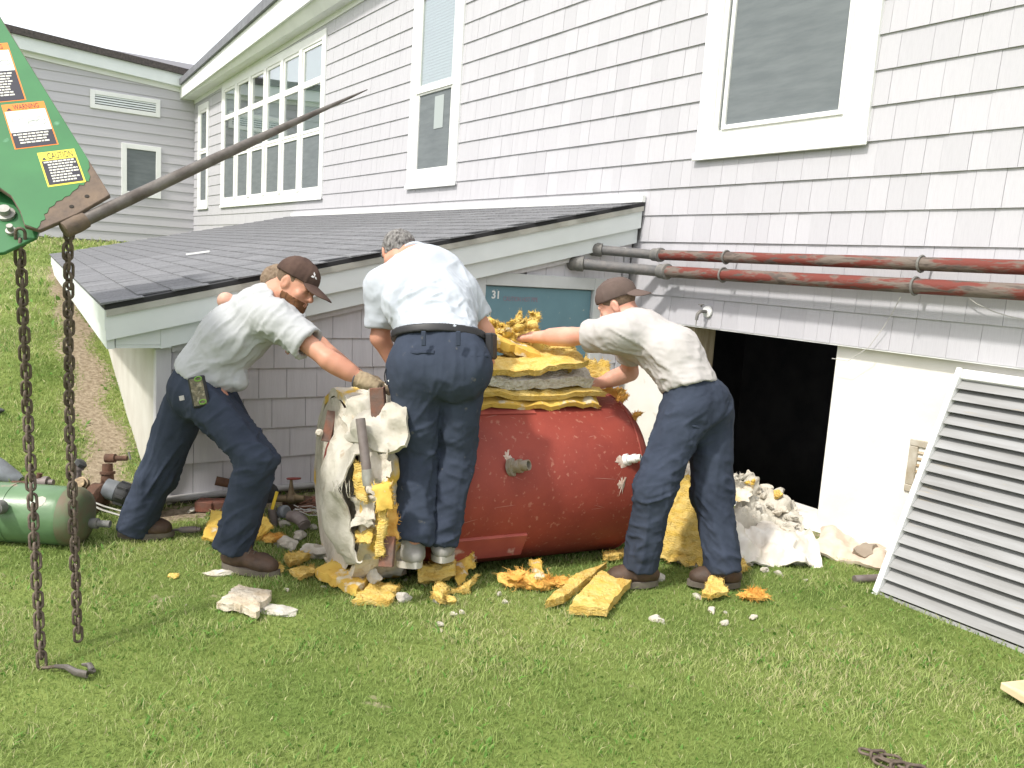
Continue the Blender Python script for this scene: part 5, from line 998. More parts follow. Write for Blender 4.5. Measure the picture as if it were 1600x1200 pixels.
for k in range(8):
    a = k*math.pi/4; dd = unit(RIGHT*0.85-UP*0.3+FWD*0.1); _, u_, w_2 = frame(dd); c_ = p+dd*0.105+0.064*(math.cos(a)*u_+math.sin(a)*w_2); MB().obox(c_, dd, u_, w_2, 0.05, 0.012, 0.012).build('fin', M_BLK, t)
# upright valves
t = gz_thing('gate_valve', 122, 745, 4.6, 'upright dark valve with toothed cap behind the green tank', 'valve'); p = J(119, 762, 4.6)
L_(t, 'body', p, UP+RIGHT*0.1, [(0, 0.03), (0.04, 0.032), (0.041, 0.022), (0.10, 0.02), (0.101, 0.03), (0.12, 0.03)], M_LEADP); L_(t, 'cap', J(124, 727, 4.6), UP*0.6+RIGHT*0.5, [(0, 0.032), (0.02, 0.034), (0.03, 0.02)], M_BLK, 8); MB().tube([J(106, 745, 4.58), J(112, 735, 4.58), J(122, 728, 4.6)], 0.012, n=8).build('side_pipe', M_RBR, t, smooth=True)
t = gz_thing('pipe_union', 70, 757, 4.7, 'grey bronze pipe union lying behind the green tank', 'fitting'); L_(t, 'body', J(48, 754, 4.7), RIGHT, [(0, 0.018), (0.03, 0.028), (0.07, 0.03), (0.071, 0.036), (0.10, 0.036), (0.101, 0.02), (0.13, 0.018)], M_LEADP, 10); L_(t, 'stub', J(60, 750, 4.7), UP+RIGHT*0.2, [(0, 0.015), (0.04, 0.015)], M_RBR)
t = gz_thing('cone_fitting', 10, 757, 4.75, 'grey tapered metal cone behind the green tank at the left edge'); L_(t, 'cone', J(-30, 728, 4.78), RIGHT*0.9-UP*0.35, [(0, 0.09), (0.10, 0.08), (0.22, 0.045), (0.25, 0.03)], M_GRYM, 24); L_(t, 'nipple', J(20, 757, 4.7), RIGHT, [(0, 0.022), (0.08, 0.02)], M_RBR)
dk = J(-6, 704, 5.6); dk[2] = float(ground_h(dk[0], dk[1]))+0.03; tag(MB().tube([dk-RIGHT*0.3, dk, dk+RIGHT*0.06], [0.04, 0.035, 0.008], n=8).build('dark_pipe', M_BLK, None, smooth=True, base=dk), 'dark pipe end on the lawn at the far left edge', 'pipe')
wp = [J(136, 786, 4.42), J(160, 797, 4.36), J(190, 806, 4.33), J(215, 808, 4.33)]; t = gz_thing('grey_cable', 160, 806, 4.4, 'pair of stiff pale cables running towards the left man\'s leg', 'cable')
MB().tube(wp, 0.006, n=6).build('strand', M_GALV, t, smooth=True); MB().tube([q_+np.array([0, 0, 0.02])+RIGHT*0.01*k for k, q_ in enumerate(wp)], 0.005, n=6).build('strand', M_GALV, t, smooth=True)
# pile between the left man's legs
t = gz_thing('pipe_stub', 355, 760, 4.75, 'short dark pipe stub leaning behind the left man\'s knee', 'pipe'); L_(t, 'pipe', J(337, 751, 4.72), RIGHT*0.95-UP*0.25+FWD*0.3, [(0.03, 0.018), (0.0, 0.018), (0.0, 0.026), (0.32, 0.026)], M_RBR, 18)
t = gz_thing('globe_valve', 458, 770, 4.75, 'bronze valve with red handwheel near the torn canvas', 'valve'); p = J(455, 782, 4.75)
L_(t, 'stem', p, UP, [(0, 0.024), (0.03, 0.028), (0.05, 0.018), (0.10, 0.010), (0.125, 0.008)], M_BRZ); L_(t, 'handwheel', J(459, 748, 4.75), UP, [(-0.004, 0.012), (-0.003, 0.040), (0.004, 0.042), (0.005, 0.012)], M_REDW, 18); L_(t, 'body', J(432, 779, 4.75), RIGHT, [(0, 0.02), (0.06, 0.022), (0.07, 0.032), (0.11, 0.032), (0.12, 0.022), (0.16, 0.02)], M_BRZ)
t = gz_thing('ball_valve', 432, 800, 4.55, 'steel ball valve with an upright yellow lever', 'valve'); L_(t, 'body', J(424, 795, 4.55), np.array([0, 0, -1.0])+RIGHT*0.2, [(0, 0.02), (0.04, 0.024), (0.06, 0.024), (0.10, 0.018), (0.12, 0.022)], M_LEADP)
a_, b_2 = J(425, 796, 4.53), J(433, 768, 4.53); MB().obox((a_+b_2)/2, unit(b_2-a_), unit(np.cross(b_2-a_, FWD)), unit(np.cross(b_2-a_, np.cross(b_2-a_, FWD))), np.linalg.norm(b_2-a_), 0.018, 0.006).build('lever', mat('yellow_lever', (0.68, 0.48, 0.03), rough=0.5), t, bevel=0.002)
t = gz_thing('check_valve', 450, 800, 4.6, 'blue grey round valve body beside the yellow lever', 'valve'); L_(t, 'body', J(438, 800, 4.6), RIGHT-FWD*0.8+UP*0.2, [(0, 0.022), (0.01, 0.034), (0.05, 0.036), (0.06, 0.025)], M_GRYM); L_(t, 'stub', J(436, 806, 4.6), -RIGHT+UP*0.2, [(0, 0.015), (0.04, 0.015)], M_LEADP)
t = gz_thing('pipe_elbow', 470, 815, 4.5, 'lead grey pipe elbow on the ground before the valves'); MB().tube([J(452, 806, 4.52), J(463, 808, 4.5), J(472, 814, 4.47), J(476, 822, 4.44)], [0.03, 0.034, 0.034, 0.028], n=12).build('bend', M_LEADP, t, smooth=True); L_(t, 'collar', J(475, 818, 4.45), J(478, 826, 4.42)-J(475, 818, 4.45), [(0, 0.034), (0.012, 0.034)], M_LEADP)
t = gz_thing('iron_flange', 415, 772, 4.78, 'dark round iron flange behind the left man\'s shin'); L_(t, 'disc', J(418, 770, 4.78), RIGHT*0.6-FWD, [(0, 0.06), (0.02, 0.06), (0.021, 0.035), (0.05, 0.035)], M_BLK, 20)
t = gz_thing('cast_block', 468, 790, 4.85, 'rusty cast iron block under the red handwheel'); MB().obox(J(465, 790, 4.85), GD, GDF, (0, 0, 1), 0.16, 0.1, 0.10).build('block', M_RBR, t, bevel=0.012)
t = gz_thing('wire_bundle', 480, 792, 4.6, 'tangle of pale and rusty wires beside the torn canvas', 'wire'); rng = np.random.default_rng(3)
for k in range(16):
    s = J(462+rng.uniform(-4, 8), 790+rng.uniform(-5, 12), 4.55+rng.uniform(-.05, .05)); e = s+RIGHT*rng.uniform(0.08, 0.15)+UP*rng.normal(0, 0.02)+FWD*rng.normal(0, .02)
    MB().tube([s, (s+e)/2+UP*rng.normal(0, 0.012), e], 0.0025, n=4).build('strand', (M_WIRE, M_ANG)[k % 2], t)
t = gz_thing('rod_fitting', 290, 828, 4.3, 'grey capped rod lying in the grass between the left man\'s feet'); L_(t, 'rod', J(272, 828, 4.32), RIGHT+UP*0.02, [(0, 0.007), (0.03, 0.007), (0.031, 0.015), (0.05, 0.017), (0.10, 0.018), (0.12, 0.016), (0.121, 0.012), (0.14, 0.012)], M_LEADP, 12)
for k, (x, y, d) in enumerate(((322, 792, 4.72), (346, 792, 4.74), (484, 780, 4.9))):
    bq = J(x, y, d); bq[2] = float(ground_h(bq[0], bq[1]))+0.032; o = MB().obox(bq, unit(GD+0.2*k*GDF), unit(GDF-0.2*k*GD), (0, 0, 1), 0.10 if k < 2 else 0.2, 0.095, 0.06).build('brick', mat('red_brick', (0.24, 0.085, 0.055), (0.19, 0.10, 0.075), scale=18, rough=0.9, bump=0.5, bscale=60), None, base=bq, bevel=0.004)
    tag(o, ('red brick behind the yellow panel, the left one of the pair', 'red brick behind the left man\'s shin, the right one of the pair', 'red brick half hidden beside the torn canvas')[k], 'brick', 'bricks by the lean-to wall')
for k, (x, y, s) in enumerate(((300, 800, .03), (345, 815, .02), (380, 800, .03), (430, 815, .03), (445, 822, .04), (490, 826, .03), (500, 800, .05), (395, 805, .03), (262, 790, .02))):
    lump(x, y, (s, s*.8, s*.6), M_STONE, 400+k, 'small grey rubble stone at the foot of the lean-to wall', group='rubble stones by the lean-to wall')
# ================================================================== people: bodies and clothes as blended implicit shapes
def surface_nets(Fd, org, h):
    s = Fd < 0; nx, ny, nz = Fd.shape
    c = np.zeros((nx-1, ny-1, nz-1), np.int8)
    for dx in (0, 1):
        for dy in (0, 1):
            for dz in (0, 1): c += s[dx:nx-1+dx, dy:ny-1+dy, dz:nz-1+dz]
    act = (c > 0) & (c < 8); I = np.argwhere(act); n = len(I); idx = np.full(act.shape, -1, np.int32); idx[act] = np.arange(n)
    acc = np.zeros((n, 3)); cnt = np.zeros(n); corner = [(dx, dy, dz) for dx in (0, 1) for dy in (0, 1) for dz in (0, 1)]
    vals = {k: Fd[I[:, 0]+k[0], I[:, 1]+k[1], I[:, 2]+k[2]] for k in corner}
    for a in corner:
        for ax in range(3):
            if a[ax]: continue
            b_ = list(a); b_[ax] = 1; b_ = tuple(b_); va, vb = vals[a], vals[b_]; m = (va < 0) != (vb < 0); t = va[m]/(va[m]-vb[m])
            P = np.tile(np.array(a, float), (m.sum(), 1)); P[:, ax] += t; acc[m] += P; cnt[m] += 1
    V = org+(I+acc/cnt[:, None])*h; F = []
    for ax in range(3):
        o = [(1, 0, 0), (0, 1, 0), (0, 0, 1)][ax]; u, w = [(1, 2), (2, 0), (0, 1)][ax]
        A = s[:nx-o[0], :ny-o[1], :nz-o[2]]; B = s[o[0]:, o[1]:, o[2]:]; E = np.argwhere(A != B); inn = A[E[:, 0], E[:, 1], E[:, 2]]
        ok = (E[:, u] > 0) & (E[:, w] > 0) & (E[:, u] < Fd.shape[u]-1) & (E[:, w] < Fd.shape[w]-1); E = E[ok]; inn = inn[ok]
        du = np.zeros(3, int); du[u] = 1; dw = np.zeros(3, int); dw[w] = 1
        g = lambda Q: idx[Q[:, 0], Q[:, 1], Q[:, 2]]
        q = np.stack([g(E-du-dw), g(E-dw), g(E), g(E-du)], 1); q[~inn] = q[~inn][:, ::-1]; F.append(q)
    F = np.concatenate(F); F = F[(F >= 0).all(1)]; return V, F
def smin(a, b_, k):
    if k <= 0: return np.minimum(a, b_)
    t = np.clip(0.5+0.5*(b_-a)/k, 0, 1); return b_*(1-t)+a*t-k*t*(1-t)
def smax(a, b_, k): return -smin(-a, -b_, k)
class Cone:     # tapered capsule, optionally widened along a side vector
    def __init__(s, a, b_, ra, rb, k=0.03, wide=1.0, side=None, wb=None, grow=0.0):
        s.a = np.array(a, float); s.b = np.array(b_, float); s.ra = ra; s.rb = rb; s.k = k; s.wide = wide; s.wb = wide if wb is None else wb; s.side = None if side is None else unit(side)
    def box(s):
        R = max(s.ra, s.rb)*max(s.wide, s.wb, 1.0)+max(s.k, 0.03)+0.012; return np.minimum(s.a, s.b)-R, np.maximum(s.a, s.b)+R
    def d(s, P, g=0.0):
        ab = s.b-s.a; t = np.clip(((P-s.a) @ ab)/(ab @ ab), 0, 1); q = P-(s.a+t[..., None]*ab); r = s.ra+(s.rb-s.ra)*t
        if s.side is not None:
            w = s.wide+(s.wb-s.wide)*t; k = q @ s.side; l2 = (q*q).sum(-1)-k*k; l = np.sqrt(np.maximum(l2, 0)+(k/w)**2)
        else: l = np.sqrt((q*q).sum(-1))
        return l-r-g
class Ell:
    def __init__(s, c, rad, M=None, k=0.02, bend=None): s.c = np.array(c, float); s.r = np.array(rad, float); s.M = np.eye(3) if M is None else np.array(M, float); s.k = k; s.bend = bend
    def box(s): R = s.r.max()*1.15+max(s.k, 0.03)+0.012; return s.c-R, s.c+R
    def d(s, P, g=0.0):
        q = (P-s.c) @ s.M
        if s.bend is not None: q = q.copy(); q[..., 2] += s.bend*q[..., 0]**2
        r = s.r+g; k0 = np.sqrt(((q/r)**2).sum(-1)); k1 = np.sqrt(((q/r**2)**2).sum(-1)); return k0*(k0-1)/np.maximum(k1, 1e-6)
def field(prims, h, grow=0.0, lo=None, hi=None):
    bl = np.array([p.box() for p in prims]); 
    if lo is None: lo, hi = bl[:, 0].min(0)-2*h-max(grow, 0), bl[:, 1].max(0)+2*h+max(grow, 0)
    n = np.ceil((hi-lo)/h).astype(int)+1; Fd = np.full(n, 0.2); ax = [lo[i]+np.arange(n[i])*h for i in range(3)]
    for p in prims:
        b0, b1 = p.box(); i0 = np.maximum(np.floor((b0-grow-lo)/h).astype(int), 0); i1 = np.minimum(np.ceil((b1+grow-lo)/h).astype(int)+1, n)
        if (i1 <= i0).any(): continue
        sl = tuple(slice(a, b_) for a, b_ in zip(i0, i1)); P = np.stack(np.meshgrid(ax[0][sl[0]], ax[1][sl[1]], ax[2][sl[2]], indexing='ij'), -1)
        sub = getattr(p, 'sub', False); dd = p.d(P, 0.0 if sub else grow)
        Fd[sl] = smax(Fd[sl], -dd, p.k) if sub else smin(Fd[sl], dd, p.k)
    return Fd, lo, ax
def planes(Fd, ax, cuts):
    """keep the side where (p-o).n < 0"""
    X, Y_, Z_ = np.meshgrid(*ax, indexing='ij', sparse=True)
    for c in cuts:
        o, n = np.array(c[0], float), unit(c[1]); pl = (X-o[0])*n[0]+(Y_-o[1])*n[1]+(Z_-o[2])*n[2]
        if len(c) > 2:    # only within a ball
            ctr, rad = np.array(c[2], float), c[3]; near = np.sqrt((X-ctr[0])**2+(Y_-ctr[1])**2+(Z_-ctr[2])**2) < rad; pl = np.where(near, pl, -1)
        Fd = np.maximum(Fd, pl)
    return Fd
def vnormals(V, F):
    a = V[F[:, 2]]-V[F[:, 0]]; b_ = V[F[:, 3]]-V[F[:, 1]]; n = np.cross(a, b_); N_ = np.zeros_like(V)
    for k in range(4): np.add.at(N_, F[:, k], n)
    return N_/np.maximum(np.linalg.norm(N_, axis=1), 1e-12)[:, None]
def folds(P, specs, seed):
    """cloth relief; spec = (centre, radius, direction along the folds, spacing, depth)"""
    d = np.zeros(len(P))
    for i, (c, r, dv_, sp, am) in enumerate(specs):
        a, u, w = frame(dv_); q = np.stack([P @ a*0.22, P @ u, P @ w], 1)/sp; q[:, 1:] += 0.35*np.stack([vnoise(P*5, seed+i), vnoise(P*5+7, seed+i)], 1)
        n = vnoise(q, seed+31*i); n2 = vnoise(q*2.1+3.3, seed+31*i+7); f1 = np.clip(1-np.abs(n)*1.5, 0, 1)**1.8*1.9-0.55; f2 = np.clip(1-np.abs(n2)*1.5, 0, 1)**1.6*1.7-0.5; ridge = f1+0.35*f2
        wgt = 1.0 if c is None else np.exp(-(((P-np.array(c))**2).sum(1))/(r*r)); d += am*np.clip(ridge, -0.9, 1.5)*wgt*0.95
    return d
def cloth(name, prims, h, m, parent, cuts=(), specs=(), seed=0, grow=0.0, hollow=(), fuzz=0.0015):
    h = 0.0080 if h == 0.0095 else h; Fd, lo, ax = field(prims, h, grow); Fd = planes(Fd, ax, cuts)
    for (a, b_, r0, r1) in hollow:       # open the end of a sleeve or leg
        c_ = Cone(a, b_, r0, r1); b0, b1 = c_.box(); n = Fd.shape; i0 = np.maximum(np.floor((b0-lo)/h).astype(int), 0); i1 = np.minimum(np.ceil((b1-lo)/h).astype(int)+1, n); sl = tuple(slice(x, y) for x, y in zip(i0, i1))
        P = np.stack(np.meshgrid(ax[0][sl[0]], ax[1][sl[1]], ax[2][sl[2]], indexing='ij'), -1); Fd[sl] = np.maximum(Fd[sl], -c_.d(P))
    V, F = surface_nets(Fd, lo, h)
    if len(specs): N_ = vnormals(V, F); V = V+N_*(folds(V, specs, seed)+fuzz*fbm(V*28, seed+5))[:, None]
    return link(name, fast_mesh(name, V, F, True), m, parent)
def headframe(fwd, up):
    f_ = unit(fwd); u = unit(np.array(up)-f_*(np.array(up)@f_)); r = np.cross(f_, u); return np.stack([r, f_, u], 1)   # columns: right, forward, up
def head_prims(c, M, neck, sc=1.0, nr=0.058):
    W_ = lambda *p: np.array(c)+M @ (np.array(p)*sc); r = lambda *q: np.array(q)*sc
    A = [Ell(W_(0, -0.012, 0.035), r(0.077, 0.098, 0.088), M, 0.02), Ell(W_(0, 0.028, -0.03), r(0.060, 0.068, 0.088), M, 0.03), Ell(W_(0, 0.060, -0.093), r(0.030, 0.026, 0.024), M, 0.03)]
    for s in (-1, 1):
        A += [Cone(W_(s*0.055, -0.005, -0.055), W_(s*0.020, 0.062, -0.098), 0.020*sc, 0.016*sc, 0.03), Ell(W_(s*0.040, 0.068, -0.030), r(0.024, 0.020, 0.020), M, 0.02)]
    A += [Cone(neck, W_(0, -0.022, -0.055), nr*1.06, nr, 0.03), Cone(W_(-0.036, 0.080, 0.022), W_(0.036, 0.080, 0.022), 0.014*sc, 0.014*sc, 0.014), Cone(W_(0, 0.090, 0.004), W_(0, 0.112, -0.034), 0.009*sc, 0.0135*sc, 0.010), Ell(W_(0.012, 0.098, -0.040), r(0.010, 0.011, 0.008), M, 0.006), Ell(W_(-0.012, 0.098, -0.040), r(0.010, 0.011, 0.008), M, 0.006), Ell(W_(0, 0.088, -0.064), r(0.024, 0.012, 0.007), M, 0.006), Ell(W_(0, 0.086, -0.076), r(0.022, 0.012, 0.008), M, 0.006)]
    for s in (-1, 1):
        e = Ell(W_(s*0.033, 0.098, 0.000), r(0.017, 0.016, 0.012), M, 0.008); e.sub = True; A.append(e); A.append(Ell(W_(s*0.033, 0.080, -0.001), r(0.0135, 0.0135, 0.0125), M, 0.003))
        A += [Ell(W_(s*0.080, -0.008, -0.006), r(0.010, 0.022, 0.035), M @ np.array([[math.cos(s*0.35), -math.sin(s*0.35), 0], [math.sin(s*0.35), math.cos(s*0.35), 0], [0, 0, 1]]), 0.008)]
        e = Ell(W_(s*0.092, -0.004, -0.004), r(0.008, 0.012, 0.022), M, 0.006); e.sub = True; A.append(e)
    return A
def hand_prims(wr, d, pn, thumb, curl=0.9, sc=1.0, spread=0.0):
    """wrist, direction of the hand, palm normal (the side fingers curl to), side the thumb leaves from"""
    d = unit(d); pn = unit(pn-d*(np.array(pn)@d)); tb = unit(np.array(thumb)-d*(np.array(thumb)@d)-pn*(np.array(thumb)@pn)); A = []
    kn = wr+d*0.092*sc; A.append(Cone(wr+d*0.012, wr+d*0.078*sc, 0.024*sc, 0.022*sc, 0.02, 1.75, tb)); 
    for i, (o, ln, r) in enumerate(((0.030, 0.078, 0.0090), (0.010, 0.086, 0.0095), (-0.010, 0.080, 0.0090), (-0.029, 0.062, 0.0080))):
        p = wr+d*(0.090-0.004*abs(i-1))*sc+tb*o*sc; dd = unit(d+tb*spread*(0.5-i*0.33)); a = curl*0.5
        for f_, rr in ((0.46, 1.0), (0.30, 0.92), (0.24, 0.85)):
            q = p+unit(dd*math.cos(a)+pn*math.sin(a))*ln*f_*sc; A.append(Cone(p, q, r*rr*sc, r*rr*0.92*sc, 0.006)); p = q; a += curl*0.75
    p = wr+d*0.030*sc+tb*0.030*sc; q = p+unit(d*0.65+tb*0.7+pn*0.25)*0.042*sc; A.append(Cone(p, q, 0.015*sc, 0.0115*sc, 0.012)); q2 = q+unit(d*0.85+tb*0.15+pn*0.5*curl)*0.034*sc; A.append(Cone(q, q2, 0.0110*sc, 0.0100*sc, 0.005)); A.append(Cone(q2, q2+unit(d*0.8+pn*0.7*curl)*0.026*sc, 0.0100*sc, 0.0080*sc, 0.005))
    return A
M_SKIN = mat('skin_tan', (0.56, 0.29, 0.20), (0.50, 0.235, 0.155), scale=7, rough=0.5, spec=0.35, sss=0.12, bump=0.06, bscale=140, bdist=0.002)
M_SKINP = mat('skin_pale', (0.64, 0.37, 0.28), (0.56, 0.28, 0.20), scale=7, rough=0.5, spec=0.35, sss=0.12, bump=0.06, bscale=140, bdist=0.002)
M_NAVY = mat('navy_twill', (0.042, 0.053, 0.079), (0.029, 0.037, 0.056), scale=5, rough=0.9, spec=0.15, bump=0.25, bscale=260, bdist=0.002)
M_NAVY2 = mat('dusty_navy', (0.044, 0.056, 0.083), (0.034, 0.043, 0.064), scale=4, rough=0.9, spec=0.15, bump=0.25, bscale=260, bdist=0.002, speck=(0.11, 0.11, 0.11), sscale=26, samt=0.28)
M_TEE = mat('grey_tee', (0.42, 0.43, 0.44), (0.40, 0.41, 0.42), scale=5, rough=0.95, spec=0.1, bump=0.2, bscale=240, bdist=0.002)
M_TEE2 = mat('pale_grey_tee', (0.46, 0.44, 0.43), (0.43, 0.41, 0.395), scale=4, rough=0.95, spec=0.1, bump=0.2, bscale=240, bdist=0.002)
M_POLO = mat('pale_blue_polo', (0.44, 0.475, 0.52), (0.425, 0.46, 0.505), scale=5, rough=0.95, spec=0.1, bump=0.25, bscale=300, bdist=0.002)
M_CAP = mat('brown_cap', (0.065, 0.042, 0.036), (0.095, 0.062, 0.050), scale=12, rough=0.95, spec=0.1, bump=0.3, bscale=200, bdist=0.002)
M_CAP2 = mat('taupe_cap', (0.125, 0.092, 0.080), (0.10, 0.075, 0.066), scale=10, rough=0.95, spec=0.1, bump=0.3, bscale=200, bdist=0.002)
M_BEARD = mat('ginger_beard', (0.17, 0.075, 0.030), (0.11, 0.05, 0.022), scale=60, rough=0.9, bump=0.6, bscale=160, bdist=0.004); M_HAIRS = mat('cropped_hair', (0.17, 0.115, 0.075), (0.11, 0.075, 0.05), scale=80, rough=0.9, bump=0.5, bscale=200, bdist=0.003)
M_HAIRG = mat('grey_hair', (0.055, 0.05, 0.048), (0.26, 0.25, 0.24), scale=70, rough=0.8, bump=0.7, bscale=130, bdist=0.005, stretch=(1, 1, 0.4)); M_BOOT = mat('brown_leather', (0.085, 0.050, 0.032), (0.05, 0.032, 0.022), scale=14, rough=0.65, bump=0.3, bscale=60); M_SOLE = mat('boot_sole', (0.16, 0.14, 0.11), (0.09, 0.075, 0.06), scale=14, rough=0.85)
M_GLOVE = mat('work_glove', (0.36, 0.29, 0.185), (0.24, 0.18, 0.115), scale=14, rough=0.95, bump=0.4, bscale=90, bdist=0.004); M_BELT = mat('black_belt', (0.018, 0.018, 0.020), rough=0.5)

def boot(parent, ankle, heel_dir, gz, size=0.285, shaft=0.14, up=None, m=M_BOOT, ms=M_SOLE, pitch=0.0):
    """ankle joint, direction towards the toes; heel raised by pitch (radians)"""
    d = unit(np.array([heel_dir[0], heel_dir[1], 0])); s = np.cross(d, [0, 0, 1.0]); c = np.array([ankle[0], ankle[1], gz])
    def R(p):   # local (forward, side, up) with the toe ball as hinge
        f_, sd, u = p; bx_ = size*0.42; f2, u2 = f_-bx_, u
        if f_ < bx_: f2, u2 = (f_-bx_)*math.cos(pitch)+u*math.sin(pitch)*0, u+(bx_-f_)*math.sin(pitch)
        return c+d*(bx_+f2)+s*sd+np.array([0, 0, u2])
    L0 = -size*0.27; toe = size*0.68; up_ = np.array([0, 0, 1.0]) if up is None else unit(up)
    A = [Cone(R((L0+0.035, 0, 0.055)), R((0.0, 0, 0.07)), 0.036, 0.040, 0.03), Cone(R((0.0, 0, 0.065)), R((size*0.40, 0, 0.052)), 0.043, 0.040, 0.03, 1.12, s), Cone(R((size*0.38, 0, 0.050)), R((toe-0.045, 0.004, 0.046)), 0.041, 0.033, 0.03, 1.25, s), Cone(R((0.01, 0, 0.08)), R((0.012, 0, 0.09))+up_*shaft, 0.046, 0.052, 0.03)]
    b_ = cloth('boot', A, 0.008, m, parent, cuts=[(R((0, 0, 0.018)), np.array([0, 0, -1.0]))] if pitch == 0 else (), specs=[(R((0.05, 0, 0.1)), 0.09, s, 0.03, 0.003)], seed=int(abs(c[0])*100), fuzz=0.001)
    n = 20; ol = []
    for k in range(n):
        a = 2*math.pi*k/n; f_ = math.cos(a); w = 0.040+0.010*(0.5+0.5*f_)-0.004*math.cos(2*a); ol.append(((toe+L0)/2+(toe-L0)/2*f_, w*math.sin(a)*1.12))
    V = [R((f_, sd, 0.0+(0.004 if f_ > toe*0.7 else 0))) for f_, sd in ol]+[R((f_, sd*1.02, 0.030)) for f_, sd in ol]
    MB().add(V, [tuple(range(n-1, -1, -1)), tuple(range(n, 2*n))]+[(i, (i+1) % n, n+(i+1) % n, n+i) for i in range(n)]).build('sole', ms, b_, smooth=True, bevel=0.0)
    if m is M_BOOT:
        for k in range(4):
            p = R((0.045+0.022*k, 0, 0.118-0.009*k)); MB().tube([p-s*0.026-np.array([0, 0, 0.012]), p+np.array([0, 0, 0.004]), p+s*0.026-np.array([0, 0, 0.012])], 0.0026, n=5).build('lace', M_SOLE, b_, smooth=True)
    return b_
def cap(parent, c, M, m, sc=1.0, backwards=False, logo=False):
    W_ = lambda *p: np.array(c)+M @ (np.array(p)*sc); r = lambda *q: np.array(q)*sc; sg = -1 if backwards else 1
    zb = (0.028, 0.040) if not backwards else (0.046, 0.022)       # rim height at front and back
    o = W_(0, sg*0.0, 0.034); nrm = M @ np.array([0, -(zb[0]-zb[1])/0.2, 1.0])
    A = [Ell(W_(0, -0.010, 0.046), r(0.090, 0.113, 0.094), M, 0.02)]
    cp = cloth('cap', A, 0.005, m, parent, cuts=[(W_(0, 0, (zb[0]+zb[1])/2), -nrm)], specs=[(None, 1, M @ np.array([0, 0, 1.0]), 0.05, 0.0022)], seed=5, fuzz=0.001)
    tl = 0.28 if sg > 0 else -0.62; fw = 0.115*sg; z0 = (zb[0] if sg > 0 else zb[1])+0.004
    e = Ell(W_(0, fw+sg*0.010, z0-0.006), r(0.076, 0.090 if sg > 0 else 0.078, 0.0085), M @ np.array([[1, 0, 0], [0, math.cos(tl), math.sin(tl)], [0, -math.sin(tl), math.cos(tl)]]), 0.01, bend=3.6/sc)
    cloth('bill', [e], 0.004, m, cp, cuts=[(W_(0, fw-sg*0.045, 0), M @ np.array([0, -sg*1.0, 0]))], seed=6)
    MB().lathe(W_(0, -0.01, 0.137), M @ np.array([0, 0, 1.0]), [(0, 0.008*sc), (0.004, 0.007*sc), (0.006, 0.002)], n=10).build('button', m, cp, smooth=True)
    if logo:       # three pale diamonds on the front panel
        ML = mat('cap_logo', (0.72, 0.70, 0.70), rough=0.6)
        def onc(x, z):     # point on the crown front
            y = 0.113*math.sqrt(max(0, 1-(x/0.090)**2-((z-0.046)/0.094)**2))-0.010; return W_(x, y+0.0022, z)
        q = MB()
        for k in range(3):
            a = math.pi/2+k*2*math.pi/3; s = 0.0105; cx, cz = 0.030, 0.079; P_ = [(0, 0), (s*math.cos(a-0.52), s*math.sin(a-0.52)), (s*1.73*math.cos(a), s*1.73*math.sin(a)), (s*math.cos(a+0.52), s*math.sin(a+0.52))]
            q.prism([onc(cx+u*1.0, cz+v) for u, v in P_], M @ np.array([0.0003, 0.0012, 0]))
        q.build('logo', ML, cp)
    return cp
Zv = np.array([0, 0, 1.0])
